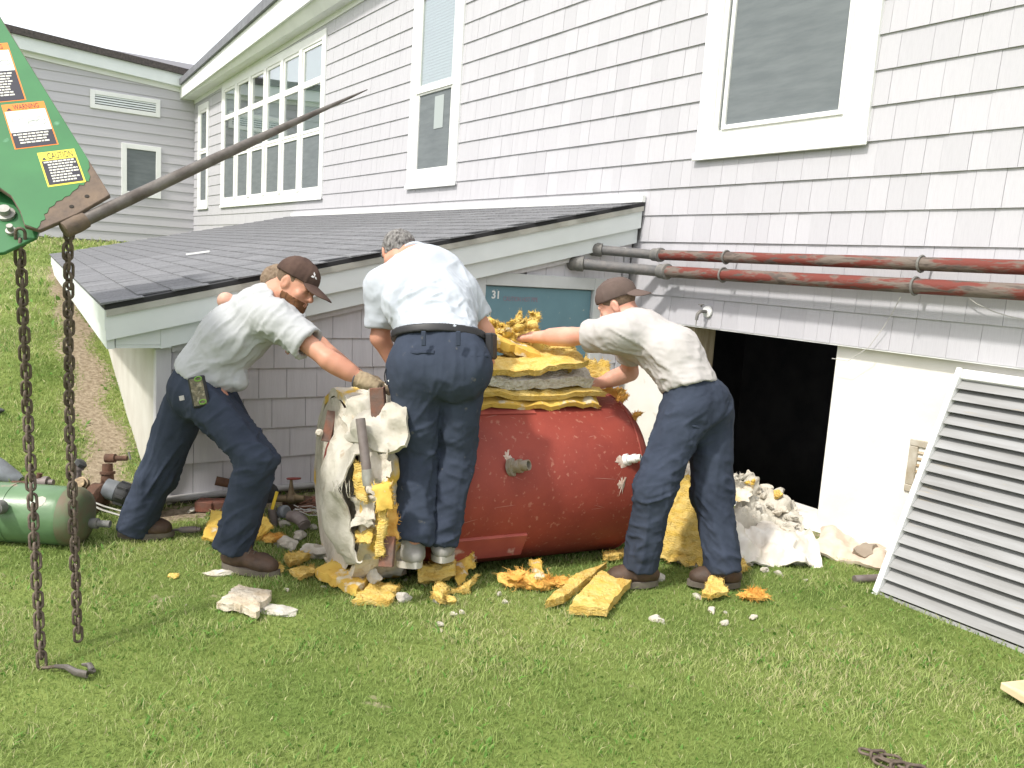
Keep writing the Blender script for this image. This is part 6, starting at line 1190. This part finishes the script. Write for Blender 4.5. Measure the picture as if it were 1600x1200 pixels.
# ------------------------------------------------------------------ left man: pushes to the right, gloved hand on the tank leg
def left_man():
    rh, rk, ra = J(330, 628, 3.92), J(403, 716, 3.80), J(366, 850, 3.90); lh, lk_, la = J(290, 634, 4.14), J(246, 742, 4.18), J(209, 828, 4.22)
    gzr = float(ground_h(ra[0], ra[1])); gzl = float(ground_h(la[0], la[1]))
    pel = J(308, 612, 4.03); wai = J(322, 578, 4.03); mid_ = J(362, 527, 4.02); che = J(408, 492, 4.00); nkb = J(432, 458, 3.99)
    rs, re, rw = J(437, 502, 3.86), J(514, 563, 3.78), J(566, 594, 3.80); ls, le, lw = J(418, 474, 4.19), J(500, 540, 4.32), J(565, 590, 4.25)
    lat = unit(rs-ls); spine = unit(nkb-wai)
    hc = J(462, 446, 3.96); face = unit(RIGHT*0.86-UP*0.42-FWD*0.30); hup = unit(UP*0.86+RIGHT*0.42); M = headframe(face, hup)
    t = thing('person', np.array([(ra[0]+la[0])/2, (ra[1]+la[1])/2, 0]), 'man in brown cap, grey tee and navy trousers pushing the tank with a gloved hand', 'person')
    body = head_prims(hc, M, nkb, 0.99)+[Cone(pel, mid_, 0.10, 0.11, 0.05, 1.3, lat), Cone(mid_, che, 0.11, 0.11, 0.05, 1.3, lat), Cone(che, nkb, 0.10, 0.05, 0.05), Cone(rs, re, 0.050, 0.043, 0.03), Cone(re, rw, 0.044, 0.030, 0.02), Cone(ls, le, 0.050, 0.043, 0.03), Cone(le, lw, 0.044, 0.030, 0.02), Cone(che, rs, 0.08, 0.05, 0.04), Cone(che, ls, 0.08, 0.05, 0.04)]
    body += [Cone(pel, rh, 0.1, 0.08, 0.04), Cone(pel, lh, 0.1, 0.08, 0.04), Cone(rh, rk, 0.075, 0.055, 0.03), Cone(rk, ra, 0.052, 0.038, 0.03), Cone(lh, lk_, 0.075, 0.055, 0.03), Cone(lk_, la, 0.052, 0.038, 0.03), Cone(re*0.75+rw*0.25, re*0.45+rw*0.55, 0.047, 0.042, 0.02)]
    hd = unit(J(600, 606, 3.79)-rw); body += hand_prims(rw, hd, -UP+FWD*0.3, FWD*0.9, 0.8, 0.9)
    B_ = cloth('body', body, 0.0062, M_SKIN, t)
    # trousers
    hemr = ra-unit(ra-rk)*0.035; heml = la-unit(la-lk_)*0.03
    tr = [Ell(pel+spine*0.01, (0.125, 0.125, 0.135), None, 0.05), Cone(wai-spine*0.02, pel, 0.118, 0.13, 0.05, 1.3, lat), Cone(rh, rk, 0.112, 0.086, 0.05), Cone(rk, ra+unit(ra-rk)*0.05, 0.088, 0.086, 0.04), Cone(lh, lk_, 0.112, 0.088, 0.05), Cone(lk_, la+unit(la-lk_)*0.05, 0.088, 0.084, 0.04)]
    sp = [(rk, 0.16, J(0, 100, 4)-J(100, 60, 4), 0.05, 0.011), (J(330, 650, 3.9), 0.17, J(0, 100, 4)-J(90, 20, 4), 0.06, 0.011), (J(365, 820, 3.88), 0.14, J(0, 60, 4)-J(100, 0, 4), 0.045, 0.012), (lk_, 0.2, J(0, 90, 4)-J(60, 0, 4), 0.06, 0.010), (J(215, 810, 4.2), 0.12, J(0, 30, 4)-J(100, 0, 4), 0.045, 0.010), (None, 1, unit(ra-rk), 0.09, 0.004)]
    cloth('trousers', tr, 0.0095, M_NAVY, t, cuts=[(ra+unit(ra-rk)*0.022, unit(ra-rk), ra, 0.3), (la+unit(la-lk_)*0.012, unit(la-lk_), la, 0.3), (wai+spine*0.02, spine)], specs=sp, seed=11)
    # tee
    slv = rs+(re-rs)*0.60; slvl = ls+(le-ls)*0.55
    sh = [Cone(wai-spine*0.03+UP*0.005, mid_, 0.132, 0.136, 0.06, 1.32, lat), Cone(mid_, che, 0.136, 0.128, 0.06, 1.30, lat), Cone(che, nkb-spine*0.02, 0.118, 0.062, 0.05, 1.35, lat, 1.2), Cone(rs-(re-rs)*0.1, slv+(re-rs)*0.1, 0.082, 0.086, 0.06), Cone(ls-(le-ls)*0.1, slvl+(le-ls)*0.1, 0.08, 0.08, 0.06), Cone(che, rs, 0.1, 0.08, 0.05), Cone(che, ls, 0.1, 0.08, 0.05), Cone(J(345, 588, 3.97), J(372, 596, 3.97), 0.085, 0.045, 0.05, 1.4, lat)]
    hemn = unit(wai-mid_+RIGHT*0.02-UP*0.05)
    sp = [(J(400, 520, 3.9), 0.25, J(430, 490, 4)-J(330, 600, 4), 0.05, 0.008), (J(440, 520, 3.85), 0.10, J(100, 60, 4)-J(40, 90, 4), 0.035, 0.008), (J(340, 570, 3.9), 0.14, J(300, 590, 4)-J(380, 560, 4), 0.045, 0.008), (J(470, 540, 3.82), 0.09, J(0, 100, 4)-J(70, 30, 4), 0.04, 0.008), (None, 1, spine, 0.08, 0.004)]
    cloth('tee_shirt', sh, 0.0095, M_TEE, t, cuts=[(wai-spine*0.055, hemn), (slv, unit(re-rs), slv, 0.17), (slvl, unit(le-ls), slvl, 0.17), (hc+M@np.array([0, -0.02, -0.098]), unit(spine+face*0.1), nkb, 0.11)], specs=sp, seed=12, hollow=[(slv-(re-rs)*0.12, slv+(re-rs)*0.2, 0.060, 0.076)])
    cap(t, hc, M, M_CAP, 0.99, False, True)
    # beard and cropped hair hug the head
    hp = head_prims(hc, M, nkb, 0.99)[:7]; bo = lambda *p: hc+M@np.array(p)
    cloth('beard', hp[1:7], 0.005, M_BEARD, t, grow=0.0045, cuts=[(bo(0, 0, -0.046), M@np.array([0, 0.12, 1.0])), (bo(0, 0.004, 0), M@np.array([0, -1.0, 0.22]))], specs=[(None, 1, M@np.array([0, 0, 1.0]), 0.012, 0.0015)], seed=3)
    cloth('hair', hp[0:1], 0.005, M_HAIRS, t, grow=0.0022, cuts=[(bo(0, 0.03, 0), M@np.array([0, 1.0, 0])), (bo(0, 0, -0.03), M@np.array([0, 0, -1.0]))], seed=4)
    for s in (-1, 1): MB().tube([bo(s*0.018, 0.093, 0.024), bo(s*0.034, 0.096, 0.027), bo(s*0.050, 0.084, 0.022)], [0.003, 0.0045, 0.003], n=6).build('eyebrow', M_BEARD, t, smooth=True); MB().tube([bo(s*0.022, 0.0965, -0.001), bo(s*0.033, 0.0985, 0.0005), bo(s*0.045, 0.091, -0.002)], [0.0012, 0.002, 0.0012], n=6).build('eyelid', mat('eyelash', (0.10, 0.05, 0.035), rough=0.8), t, smooth=True)
    # glove over the right hand
    gl = hand_prims(rw, hd, -UP+FWD*0.3, FWD*0.9, 0.8, 0.95); 
    for p in gl:
        if isinstance(p, Cone): p.ra += 0.0035; p.rb += 0.0035
    gl.append(Cone(rw-hd*0.035, rw+hd*0.03, 0.042, 0.036, 0.02))
    g = cloth('work_glove', gl, 0.005, M_GLOVE, t, cuts=[(rw-hd*0.032, -hd)], specs=[(None, 1, np.cross(hd, FWD), 0.022, 0.002)], seed=8)
    MB().tube([rw-hd*0.031+0.0405*(math.cos(a)*frame(hd)[1]+math.sin(a)*frame(hd)[2]) for a in np.linspace(0, 6.283, 25)[:-1]], 0.0035, n=6, closed=True).build('cuff_binding', mat('glove_trim', (0.10, 0.10, 0.12), rough=0.9), g, smooth=True)
    gl = hand_prims(lw, unit(RIGHT-UP*0.2+FWD*0.2), -UP, -FWD, 0.8, 0.95)
    for p in gl: p.ra += 0.0035; p.rb += 0.0035
    cloth('work_glove', gl, 0.006, M_GLOVE, t)
    boot(t, ra+RIGHT*0.02, unit(RIGHT*1.0-FWD*0.25), gzr+0.008, 0.325, 0.07); boot(t, la, unit(RIGHT*1.0+FWD*0.25), gzl+0.01, 0.29, 0.07)
    # phone in a patterned case on the hip
    pc = J(311, 612, 3.805); u_ = unit(UP*0.97-RIGHT*0.2); f_ = unit(-FWD); s_ = unit(np.cross(u_, f_)); ph = MB().obox(pc, s_, u_, f_, 0.078, 0.145, 0.020).build('phone_case', M_BELT, t, bevel=0.006)
    MB().obox(pc+f_*0.0105, s_, u_, f_, 0.060, 0.125, 0.004).build('camo_back', mat('camo_print', (0.20, 0.17, 0.11), (0.08, 0.075, 0.05), scale=60, rough=0.6, speck=(0.30, 0.27, 0.20), sscale=50, samt=0.42), ph, bevel=0.002)
    for dz in (0.058, -0.050): MB().tube([pc+u_*dz+s_*(0.016*math.cos(a)+0.012)+u_*0.010*math.sin(a)+f_*0.0135 for a in np.linspace(0, 6.283, 13)[:-1]], 0.0028, n=5, closed=True).build('green_trim', mat('lime_trim', (0.17, 0.36, 0.05), rough=0.5), ph)
    MB().obox(J(284, 622, 3.815), s_, u_, f_, 0.022, 0.022, 0.004).build('pocket_label', M_TEE2, t)
    return t
left_man()
# ------------------------------------------------------------------ middle man: back to us, bending over the tank
def middle_man():
    D = 3.71; lh, lk_, la = J(655, 590, D), J(652, 715, D+0.06), J(647, 845, D-0.02); rh, rk, ra = J(720, 590, D+0.02), J(714, 715, D+0.10), J(693, 838, D+0.05)
    pel = J(687, 580, D+0.01); wai = J(686, 528, D+0.03); mid_ = J(672, 478, D+0.17); che = J(664, 432, D+0.33); nkb = J(652, 402, D+0.44)
    ls, le, lw = J(600, 450, D+0.30), J(594, 528, D+0.33), J(628, 590, D+0.42); rs, re, rw = J(722, 462, D+0.32), J(758, 520, D+0.36), J(764, 580, D+0.46)
    lat = unit(rs-ls); spine = unit(nkb-wai); gz = 0.118
    hc = J(622, 398, D+0.50); M = headframe(unit(FWD*0.75-UP*0.55-RIGHT*0.35), unit(UP*0.72+FWD*0.55-RIGHT*0.12))
    t = thing('person', np.array([(ra[0]+la[0])/2, (ra[1]+la[1])/2, gz]), 'grey-haired man seen from behind in pale blue shirt and navy trousers, bending over the tank', 'person')
    body = head_prims(hc, M, nkb, 0.97)+[Cone(pel, mid_, 0.11, 0.12, 0.05, 1.3, lat), Cone(mid_, che, 0.12, 0.12, 0.05, 1.3, lat), Cone(che, nkb, 0.10, 0.06, 0.05), Cone(ls, le, 0.055, 0.046, 0.03), Cone(le, lw, 0.046, 0.030, 0.02), Cone(rs, re, 0.055, 0.046, 0.03), Cone(re, rw, 0.046, 0.030, 0.02), Cone(che, rs, 0.09, 0.05, 0.04), Cone(che, ls, 0.09, 0.05, 0.04), Cone(pel, rh, 0.1, 0.08, 0.04), Cone(pel, lh, 0.1, 0.08, 0.04), Cone(rh, rk, 0.08, 0.055, 0.03), Cone(rk, ra, 0.052, 0.038, 0.03), Cone(lh, lk_, 0.08, 0.055, 0.03), Cone(lk_, la, 0.052, 0.038, 0.03)]
    body += hand_prims(lw, unit(FWD+RIGHT*0.3-UP*0.3), -UP, RIGHT, 0.7)+hand_prims(rw, unit(FWD*1.0-UP*0.4-RIGHT*0.2), -UP, -RIGHT, 0.7)
    cloth('body', body, 0.0066, M_SKIN, t)
    ll, rl = unit(la-lk_), unit(ra-rk)
    tr = [Cone(wai+spine*0.0, J(687, 566, D+0.02), 0.128, 0.150, 0.06, 1.48, lat, 1.42), Ell(J(654, 582, D-0.025), (0.125, 0.125, 0.13), None, 0.09), Ell(J(718, 580, D-0.02), (0.125, 0.125, 0.13), None, 0.11), Cone(J(651, 600, D), lk_, 0.122, 0.092, 0.03), Cone(lk_, la+ll*0.06, 0.092, 0.078, 0.012), Cone(J(718, 600, D+0.05), rk, 0.118, 0.082, 0.016), Cone(rk, ra+rl*0.06, 0.082, 0.070, 0.012)]
    sp = [(J(690, 640, D), 0.14, J(0, 90, 4)-J(60, 0, 4), 0.055, 0.008), (lk_, 0.2, J(0, 40, 4)-J(100, 0, 4), 0.06, 0.008), (rk, 0.2, J(0, -40, 4)-J(100, 0, 4), 0.06, 0.008), (J(650, 840, D), 0.12, J(0, 20, 4)-J(100, 0, 4), 0.045, 0.009), (J(690, 830, D), 0.12, J(0, 20, 4)-J(100, 0, 4), 0.045, 0.009), (None, 1, ll, 0.10, 0.0045)]
    cuts_t = [(wai+spine*0.025+UP*0.012, unit(UP+FWD*0.25)), (la+ll*0.045, ll, la, 0.3), (ra+rl*0.04, rl, ra, 0.3)]
    cloth('trousers', tr, 0.0095, M_NAVY2, t, cuts=cuts_t, specs=sp, seed=21)
    # belt, loops, back pockets follow the trouser shape
    bn = unit(UP+FWD*0.25); b0 = wai+UP*0.006
    bl = cloth('belt', tr[:1], 0.006, M_BELT, t, grow=0.019, cuts=[(b0+bn*0.019, bn), (b0-bn*0.019, -bn)])
    for x in (662, 716): MB().obox(J(x, 529, D-0.176), unit(RIGHT), unit(UP), unit(FWD), 0.020, 0.065, 0.010).build('belt_loop', M_NAVY2, t, bevel=0.003)
    hip_f = tr[:4]+tr[5:6]
    for (x0, x1, y0, y1) in ((636, 684, 548, 553), (738, 764, 553, 558)):
        a, b_ = J(x0, y0, D), J(x1, y1, D); cloth('pocket', hip_f, 0.006, M_NAVY, t, grow=0.004, cuts=[(a, -RIGHT), (b_, RIGHT), (a, UP), (b_-UP*0.006, -UP), (pel, FWD)])
    slv = ls+(le-ls)*0.80; slr = rs+(re-rs)*0.66
    sh = [Cone(wai-spine*0.005, mid_, 0.135, 0.145, 0.06, 1.40, lat, 1.38), Cone(mid_, che, 0.145, 0.14, 0.06, 1.38, lat, 1.36), Cone(che, nkb-spine*0.03, 0.135, 0.075, 0.06, 1.45, lat, 1.25), Cone(ls-(le-ls)*0.05, slv+(le-ls)*0.1, 0.085, 0.078, 0.06), Cone(rs-(re-rs)*0.1, slr+(re-rs)*0.1, 0.085, 0.080, 0.06), Cone(che, rs, 0.12, 0.085, 0.05), Cone(che, ls, 0.12, 0.085, 0.05)]
    sp = [(J(670, 500, D), 0.2, J(0, 60, 4)-J(100, 0, 4), 0.05, 0.008), (J(620, 470, D+0.1), 0.14, J(0, 90, 4)-J(40, 0, 4), 0.05, 0.008), (J(735, 480, D+0.1), 0.14, J(0, -90, 4)-J(40, 0, 4), 0.05, 0.008), (None, 1, spine, 0.09, 0.005)]
    cloth('polo_shirt', sh, 0.0095, M_POLO, t, cuts=[(wai+UP*0.002, -unit(UP+FWD*0.2)), (slv, unit(le-ls), slv, 0.15), (slr, unit(re-rs), slr, 0.15), (nkb+spine*0.035, unit(spine), nkb, 0.12)], specs=sp, seed=22, hollow=[(slv-(le-ls)*0.1, slv+(le-ls)*0.2, 0.058, 0.068), (slr-(re-rs)*0.1, slr+(re-rs)*0.2, 0.060, 0.070)])
    MB().tube([nkb+spine*0.02+0.068*(math.cos(a)*lat+math.sin(a)*unit(np.cross(spine, lat))) for a in np.linspace(0, 6.283, 25)[:-1]], 0.013, n=8, closed=True).build('collar', M_POLO, t, smooth=True)
    hp = head_prims(hc, M, nkb, 0.97); bo = lambda *p: hc+M@(np.array(p)*0.97)
    cloth('hair', hp[0:1], 0.005, M_HAIRG, t, grow=0.010, cuts=[(bo(0, 0.055, 0.02), M@np.array([0, 1.0, -0.7])), (bo(0, -0.02, -0.045), M@np.array([0, 0.5, -1.0]))], specs=[(None, 1, M@np.array([0, 0.6, 0.8]), 0.014, 0.003)], seed=9, fuzz=0.003)
    M_SHOE = mat('grey_shoe', (0.30, 0.29, 0.27), (0.22, 0.21, 0.19), scale=14, rough=0.8); M_SHS = mat('pale_sole', (0.50, 0.48, 0.44), (0.40, 0.38, 0.34), scale=10, rough=0.8)
    boot(t, la+np.array([0, 0, 0]), unit(FWD*1.0-RIGHT*0.35), gz-0.02, 0.29, 0.03, m=M_SHOE, ms=M_SHS, pitch=0.28); boot(t, ra, unit(FWD*1.0-RIGHT*0.05), gz, 0.29, 0.03, m=M_SHOE, ms=M_SHS, pitch=0.22)
    pc = J(767, 541, D+0.03); MB().obox(pc, unit(RIGHT*0.3+FWD), unit(UP), unit(RIGHT-FWD*0.3), 0.075, 0.12, 0.04).build('belt_pouch', M_BELT, t, bevel=0.008)
    kr = [J(607+6*math.cos(a), 588+14*math.sin(a), D-0.06) for a in np.linspace(0, 6.283, 17)[:-1]]; kk = MB().tube(kr, 0.003, n=5, closed=True).build('key_ring', M_BELT, t, smooth=True); MB().obox(J(611, 597, D-0.07), unit(RIGHT+UP*0.8), unit(UP-RIGHT), unit(FWD), 0.012, 0.03, 0.004).build('key', M_TRIM, kk)
    return t
middle_man()
# ------------------------------------------------------------------ right man: leans left over the tank, cap worn backwards
def right_man():
    fh, fk, fa = J(1066, 655, 4.02), J(1022, 765, 3.94), J(1002, 872, 4.02); bh, bk, ba = J(1108, 650, 4.14), J(1112, 770, 4.12), J(1130, 885, 4.06)     # front leg (nearer), rear leg
    pel = J(1083, 635, 4.08); wai = J(1074, 600, 4.08); mid_ = J(1050, 553, 4.12); che = J(1000, 522, 4.18); nkb = J(985, 499, 4.24)
    ls, le, lw = J(962, 522, 4.08), J(893, 526, 4.26), J(832, 527, 4.44); rs, re, rw = J(985, 530, 4.38), J(984, 582, 4.52), J(928, 602, 4.47)
    lat = unit(ls-rs); spine = unit(nkb-wai); gzf = float(ground_h(fa[0], fa[1])); gzb = float(ground_h(ba[0], ba[1]))
    hc = J(965, 476, 4.26); M = headframe(unit(-RIGHT*0.80-UP*0.38+FWD*0.42), unit(UP*0.88-RIGHT*0.40))
    t = thing('person', np.array([(fa[0]+ba[0])/2, (fa[1]+ba[1])/2, 0]), 'man with taupe cap worn backwards reaching bare arms into the yellow insulation', 'person')
    body = head_prims(hc, M, nkb, 0.99)+[Cone(pel, mid_, 0.10, 0.11, 0.05, 1.3, lat), Cone(mid_, che, 0.11, 0.11, 0.05, 1.3, lat), Cone(che, nkb, 0.10, 0.055, 0.05), Cone(ls, le, 0.054, 0.045, 0.03), Cone(le, lw, 0.047, 0.031, 0.02), Cone(le*0.8+lw*0.2, le*0.5+lw*0.5, 0.049, 0.045, 0.02), Cone(rs, re, 0.052, 0.044, 0.03), Cone(re, rw, 0.046, 0.030, 0.02), Cone(re*0.8+rw*0.2, re*0.5+rw*0.5, 0.047, 0.043, 0.02), Cone(che, rs, 0.08, 0.05, 0.04), Cone(che, ls, 0.08, 0.05, 0.04), Cone(pel, fh, 0.1, 0.08, 0.04), Cone(pel, bh, 0.1, 0.08, 0.04), Cone(fh, fk, 0.08, 0.055, 0.03), Cone(fk, fa, 0.052, 0.038, 0.03), Cone(bh, bk, 0.08, 0.055, 0.03), Cone(bk, ba, 0.052, 0.038, 0.03)]
    body += hand_prims(lw, unit(-RIGHT*1.0+FWD*0.3-UP*0.1), -UP, UP*0.2+FWD, 0.6)+hand_prims(rw, unit(-RIGHT*0.9+UP*0.10-FWD*0.1), FWD+UP*0.1, UP, 0.75)
    cloth('body', body, 0.0064, M_SKINP, t)
    fl, bl_ = unit(fa-fk), unit(ba-bk)
    tr = [Cone(wai+spine*0.01, pel, 0.122, 0.142, 0.06, 1.30, lat), Ell(J(1100, 632, 4.10), (0.13, 0.13, 0.13), None, 0.06), Cone(fh, fk, 0.116, 0.088, 0.05), Cone(fk, fa+fl*0.06, 0.088, 0.086, 0.04), Cone(bh, bk, 0.122, 0.092, 0.05), Cone(bk, ba+bl_*0.06, 0.092, 0.088, 0.04)]
    sp = [(J(1050, 690, 3.95), 0.18, J(0, 50, 4)-J(100, 0, 4), 0.055, 0.011), (fk, 0.16, J(0, 30, 4)-J(100, 0, 4), 0.05, 0.011), (J(1000, 850, 3.95), 0.12, J(0, 20, 4)-J(100, 0, 4), 0.045, 0.010), (bk, 0.18, J(0, -70, 4)-J(100, 0, 4), 0.055, 0.011), (J(1125, 860, 4.0), 0.14, J(0, -60, 4)-J(60, 0, 4), 0.05, 0.011), (J(1110, 640, 4.0), 0.15, J(0, 60, 4)-J(100, 0, 4), 0.06, 0.008), (None, 1, fl, 0.10, 0.004)]
    wn_ = unit(spine*0.5+UP*0.9+RIGHT*0.05)
    cloth('trousers', tr, 0.0095, M_NAVY, t, cuts=[(wai+spine*0.045, wn_), (fa+fl*0.05, fl, fa, 0.3), (ba+bl_*0.03, bl_, ba, 0.3)], specs=sp, seed=31)
    hip_f = tr[:3]
    pa, pb = J(1018, 590, 4.0), J(1062, 576, 4.0); pd = unit(pb-pa); pu = unit(UP+RIGHT*0.32); cloth('pocket', tr, 0.006, M_NAVY2, t, grow=0.003, cuts=[(J(1030, 590, 4), -pd), (J(1066, 600, 4), pd), (J(1046, 652, 4), pu), (J(1046, 657, 4), -pu), (pel+FWD*0.02, FWD)])
    slv = ls+(le-ls)*0.62; slr = rs+(re-rs)*0.55
    sh = [Cone(wai-spine*0.015, mid_, 0.132, 0.130, 0.06, 1.32, lat), Cone(mid_, che, 0.130, 0.125, 0.06, 1.30, lat), Cone(che, nkb-spine*0.02, 0.118, 0.062, 0.05, 1.35, lat, 1.2), Cone(ls-(le-ls)*0.15, slv+(le-ls)*0.1, 0.086, 0.084, 0.06), Cone(rs-(re-rs)*0.1, slr+(re-rs)*0.1, 0.08, 0.08, 0.06), Cone(che, rs, 0.1, 0.08, 0.05), Cone(che, ls, 0.105, 0.085, 0.05)]
    sp = [(J(1045, 560, 4.0), 0.22, J(1110, 585, 4)-J(980, 555, 4), 0.052, 0.0065), (J(960, 530, 4.0), 0.12, J(900, 520, 4)-J(1000, 560, 4), 0.045, 0.0065), (J(1060, 600, 4.0), 0.13, J(1120, 590, 4)-J(1000, 600, 4), 0.05, 0.007), (None, 1, spine, 0.08, 0.004)]
    cloth('tee_shirt', sh, 0.0095, M_TEE2, t, cuts=[(wai-spine*0.02, -unit(spine*0.5+UP*0.9+RIGHT*0.05)), (slv, unit(le-ls), slv, 0.17), (slr, unit(re-rs), slr, 0.17), (nkb+spine*0.030, unit(spine), nkb, 0.11)], specs=sp, seed=32, hollow=[(slv-(le-ls)*0.12, slv+(le-ls)*0.2, 0.060, 0.076)])
    cap(t, hc, M, M_CAP2, 0.99, True); hp = head_prims(hc, M, nkb, 0.99); bo = lambda *p: hc+M@np.array(p)
    cloth('hair', hp[0:1], 0.005, M_HAIRS, t, grow=0.0020, cuts=[(bo(0, 0.055, 0), M@np.array([0, 1.0, 0])), (bo(0, 0, -0.025), M@np.array([0, 0, -1.0]))], seed=4)
    cloth('stubble', hp[1:7], 0.005, mat('stubble', (0.40, 0.24, 0.17), (0.30, 0.17, 0.12), scale=90, rough=0.9), t, grow=0.0018, cuts=[(bo(0, 0, -0.050), M@np.array([0, 0.12, 1.0])), (bo(0, 0.012, 0), M@np.array([0, -1.0, 0.2]))], seed=3)
    wb = lw+(le-lw)*0.72; dd = unit(le-lw); MB().tube([wb+0.0475*(math.cos(a)*frame(dd)[1]+math.sin(a)*frame(dd)[2]) for a in np.linspace(0, 6.283, 21)[:-1]], 0.002, n=5, closed=True).build('arm_band', M_BELT, t, smooth=True)
    boot(t, fa+RIGHT*0.02, unit(-RIGHT*1.0-FWD*0.15), gzf+0.01, 0.29, 0.07); boot(t, ba+RIGHT*0.02, unit(-RIGHT*1.0-FWD*0.1), gzb+0.01, 0.29, 0.07)
    return t
right_man()

# ------------------------------------------------------------------ helper almost wholly hidden behind the left man
def hidden_helper():
    D = 4.55; pel = J(325, 596, D); mid_ = J(360, 535, D); che = J(392, 492, D-0.02); nkb = J(402, 468, D-0.03); lat = unit(FWD)
    hc = J(437, 451, D-0.02); M = headframe(unit(RIGHT*0.85-UP*0.4+FWD*0.3), unit(UP*0.85+RIGHT*0.4))
    ah, ak, aa = J(312, 606, D), J(272, 690, D+0.02), J(226, 800, D+0.02); bh, bk, ba = J(338, 610, D-0.05), J(392, 700, D-0.05), J(378, 812, D)
    s1, e1, w1 = J(388, 488, D-0.16), J(353, 470, D-0.20), J(420, 520, D-0.1); s2, e2, w2 = J(402, 490, D+0.14), J(415, 525, D+0.15), J(395, 552, D+0.1)
    t = thing('person', (aa+ba)/2*np.array([1, 1, 0]), 'brown-haired person hidden behind the gloved man, only hair and an elbow showing', 'person')
    body = head_prims(hc, M, nkb, 0.97)+[Cone(pel, mid_, 0.09, 0.10, 0.05, 1.3, lat), Cone(mid_, che, 0.10, 0.10, 0.05, 1.3, lat), Cone(che, nkb, 0.09, 0.05, 0.05), Cone(s1, e1, 0.05, 0.040, 0.03), Cone(e1, w1, 0.041, 0.028, 0.02), Cone(s2, e2, 0.05, 0.04, 0.03), Cone(e2, w2, 0.04, 0.028, 0.02), Cone(ah, ak, 0.07, 0.05, 0.03), Cone(ak, aa, 0.05, 0.04, 0.03), Cone(bh, bk, 0.07, 0.05, 0.03), Cone(bk, ba, 0.05, 0.04, 0.03)]+hand_prims(w1, unit(RIGHT-UP*0.5), -UP, FWD, 0.8)+hand_prims(w2, unit(-RIGHT-UP*0.3), -UP, -FWD, 0.8)
    cloth('body', body, 0.009, M_SKINP, t)
    cloth('trousers', [Cone(pel, J(332, 582, D), 0.11, 0.11, 0.05, 1.2, lat), Cone(ah, ak, 0.095, 0.07, 0.03), Cone(ak, aa, 0.07, 0.06, 0.02), Cone(bh, bk, 0.095, 0.07, 0.03), Cone(bk, ba, 0.07, 0.06, 0.02)], 0.012, M_NAVY, t, cuts=[(aa, -Zv, aa, 0.2), (ba, -Zv, ba, 0.2)])
    cloth('tee_shirt', [Cone(J(335, 578, D), mid_, 0.115, 0.115, 0.05, 1.3, lat), Cone(mid_, che, 0.115, 0.11, 0.05, 1.3, lat), Cone(che, nkb, 0.10, 0.055, 0.04), Cone(s1, s1+(e1-s1)*0.5, 0.07, 0.065, 0.03), Cone(s2, s2+(e2-s2)*0.5, 0.07, 0.065, 0.03)], 0.012, M_TEE, t)
    hp = head_prims(hc, M, nkb, 0.97)[0:1]; bo = lambda *p: hc+M@np.array(p)
    cloth('hair', hp, 0.006, mat('brown_hair', (0.15, 0.10, 0.065), (0.24, 0.18, 0.12), scale=60, rough=0.8, bump=0.5, bscale=120), t, grow=0.010, cuts=[(bo(0, 0.06, 0.0), M@np.array([0, 1.0, -0.5])), (bo(0, 0, -0.06), M@np.array([0, 0.3, -1.0]))], specs=[(None, 1, M@np.array([0, -0.5, 0.8]), 0.014, 0.003)], seed=9)
    boot(t, aa, unit(FWD-RIGHT*0.3), float(ground_h(aa[0], aa[1])), 0.27, 0.05); boot(t, ba, unit(FWD-RIGHT*0.1), float(ground_h(ba[0], ba[1])), 0.27, 0.05)
hidden_helper()
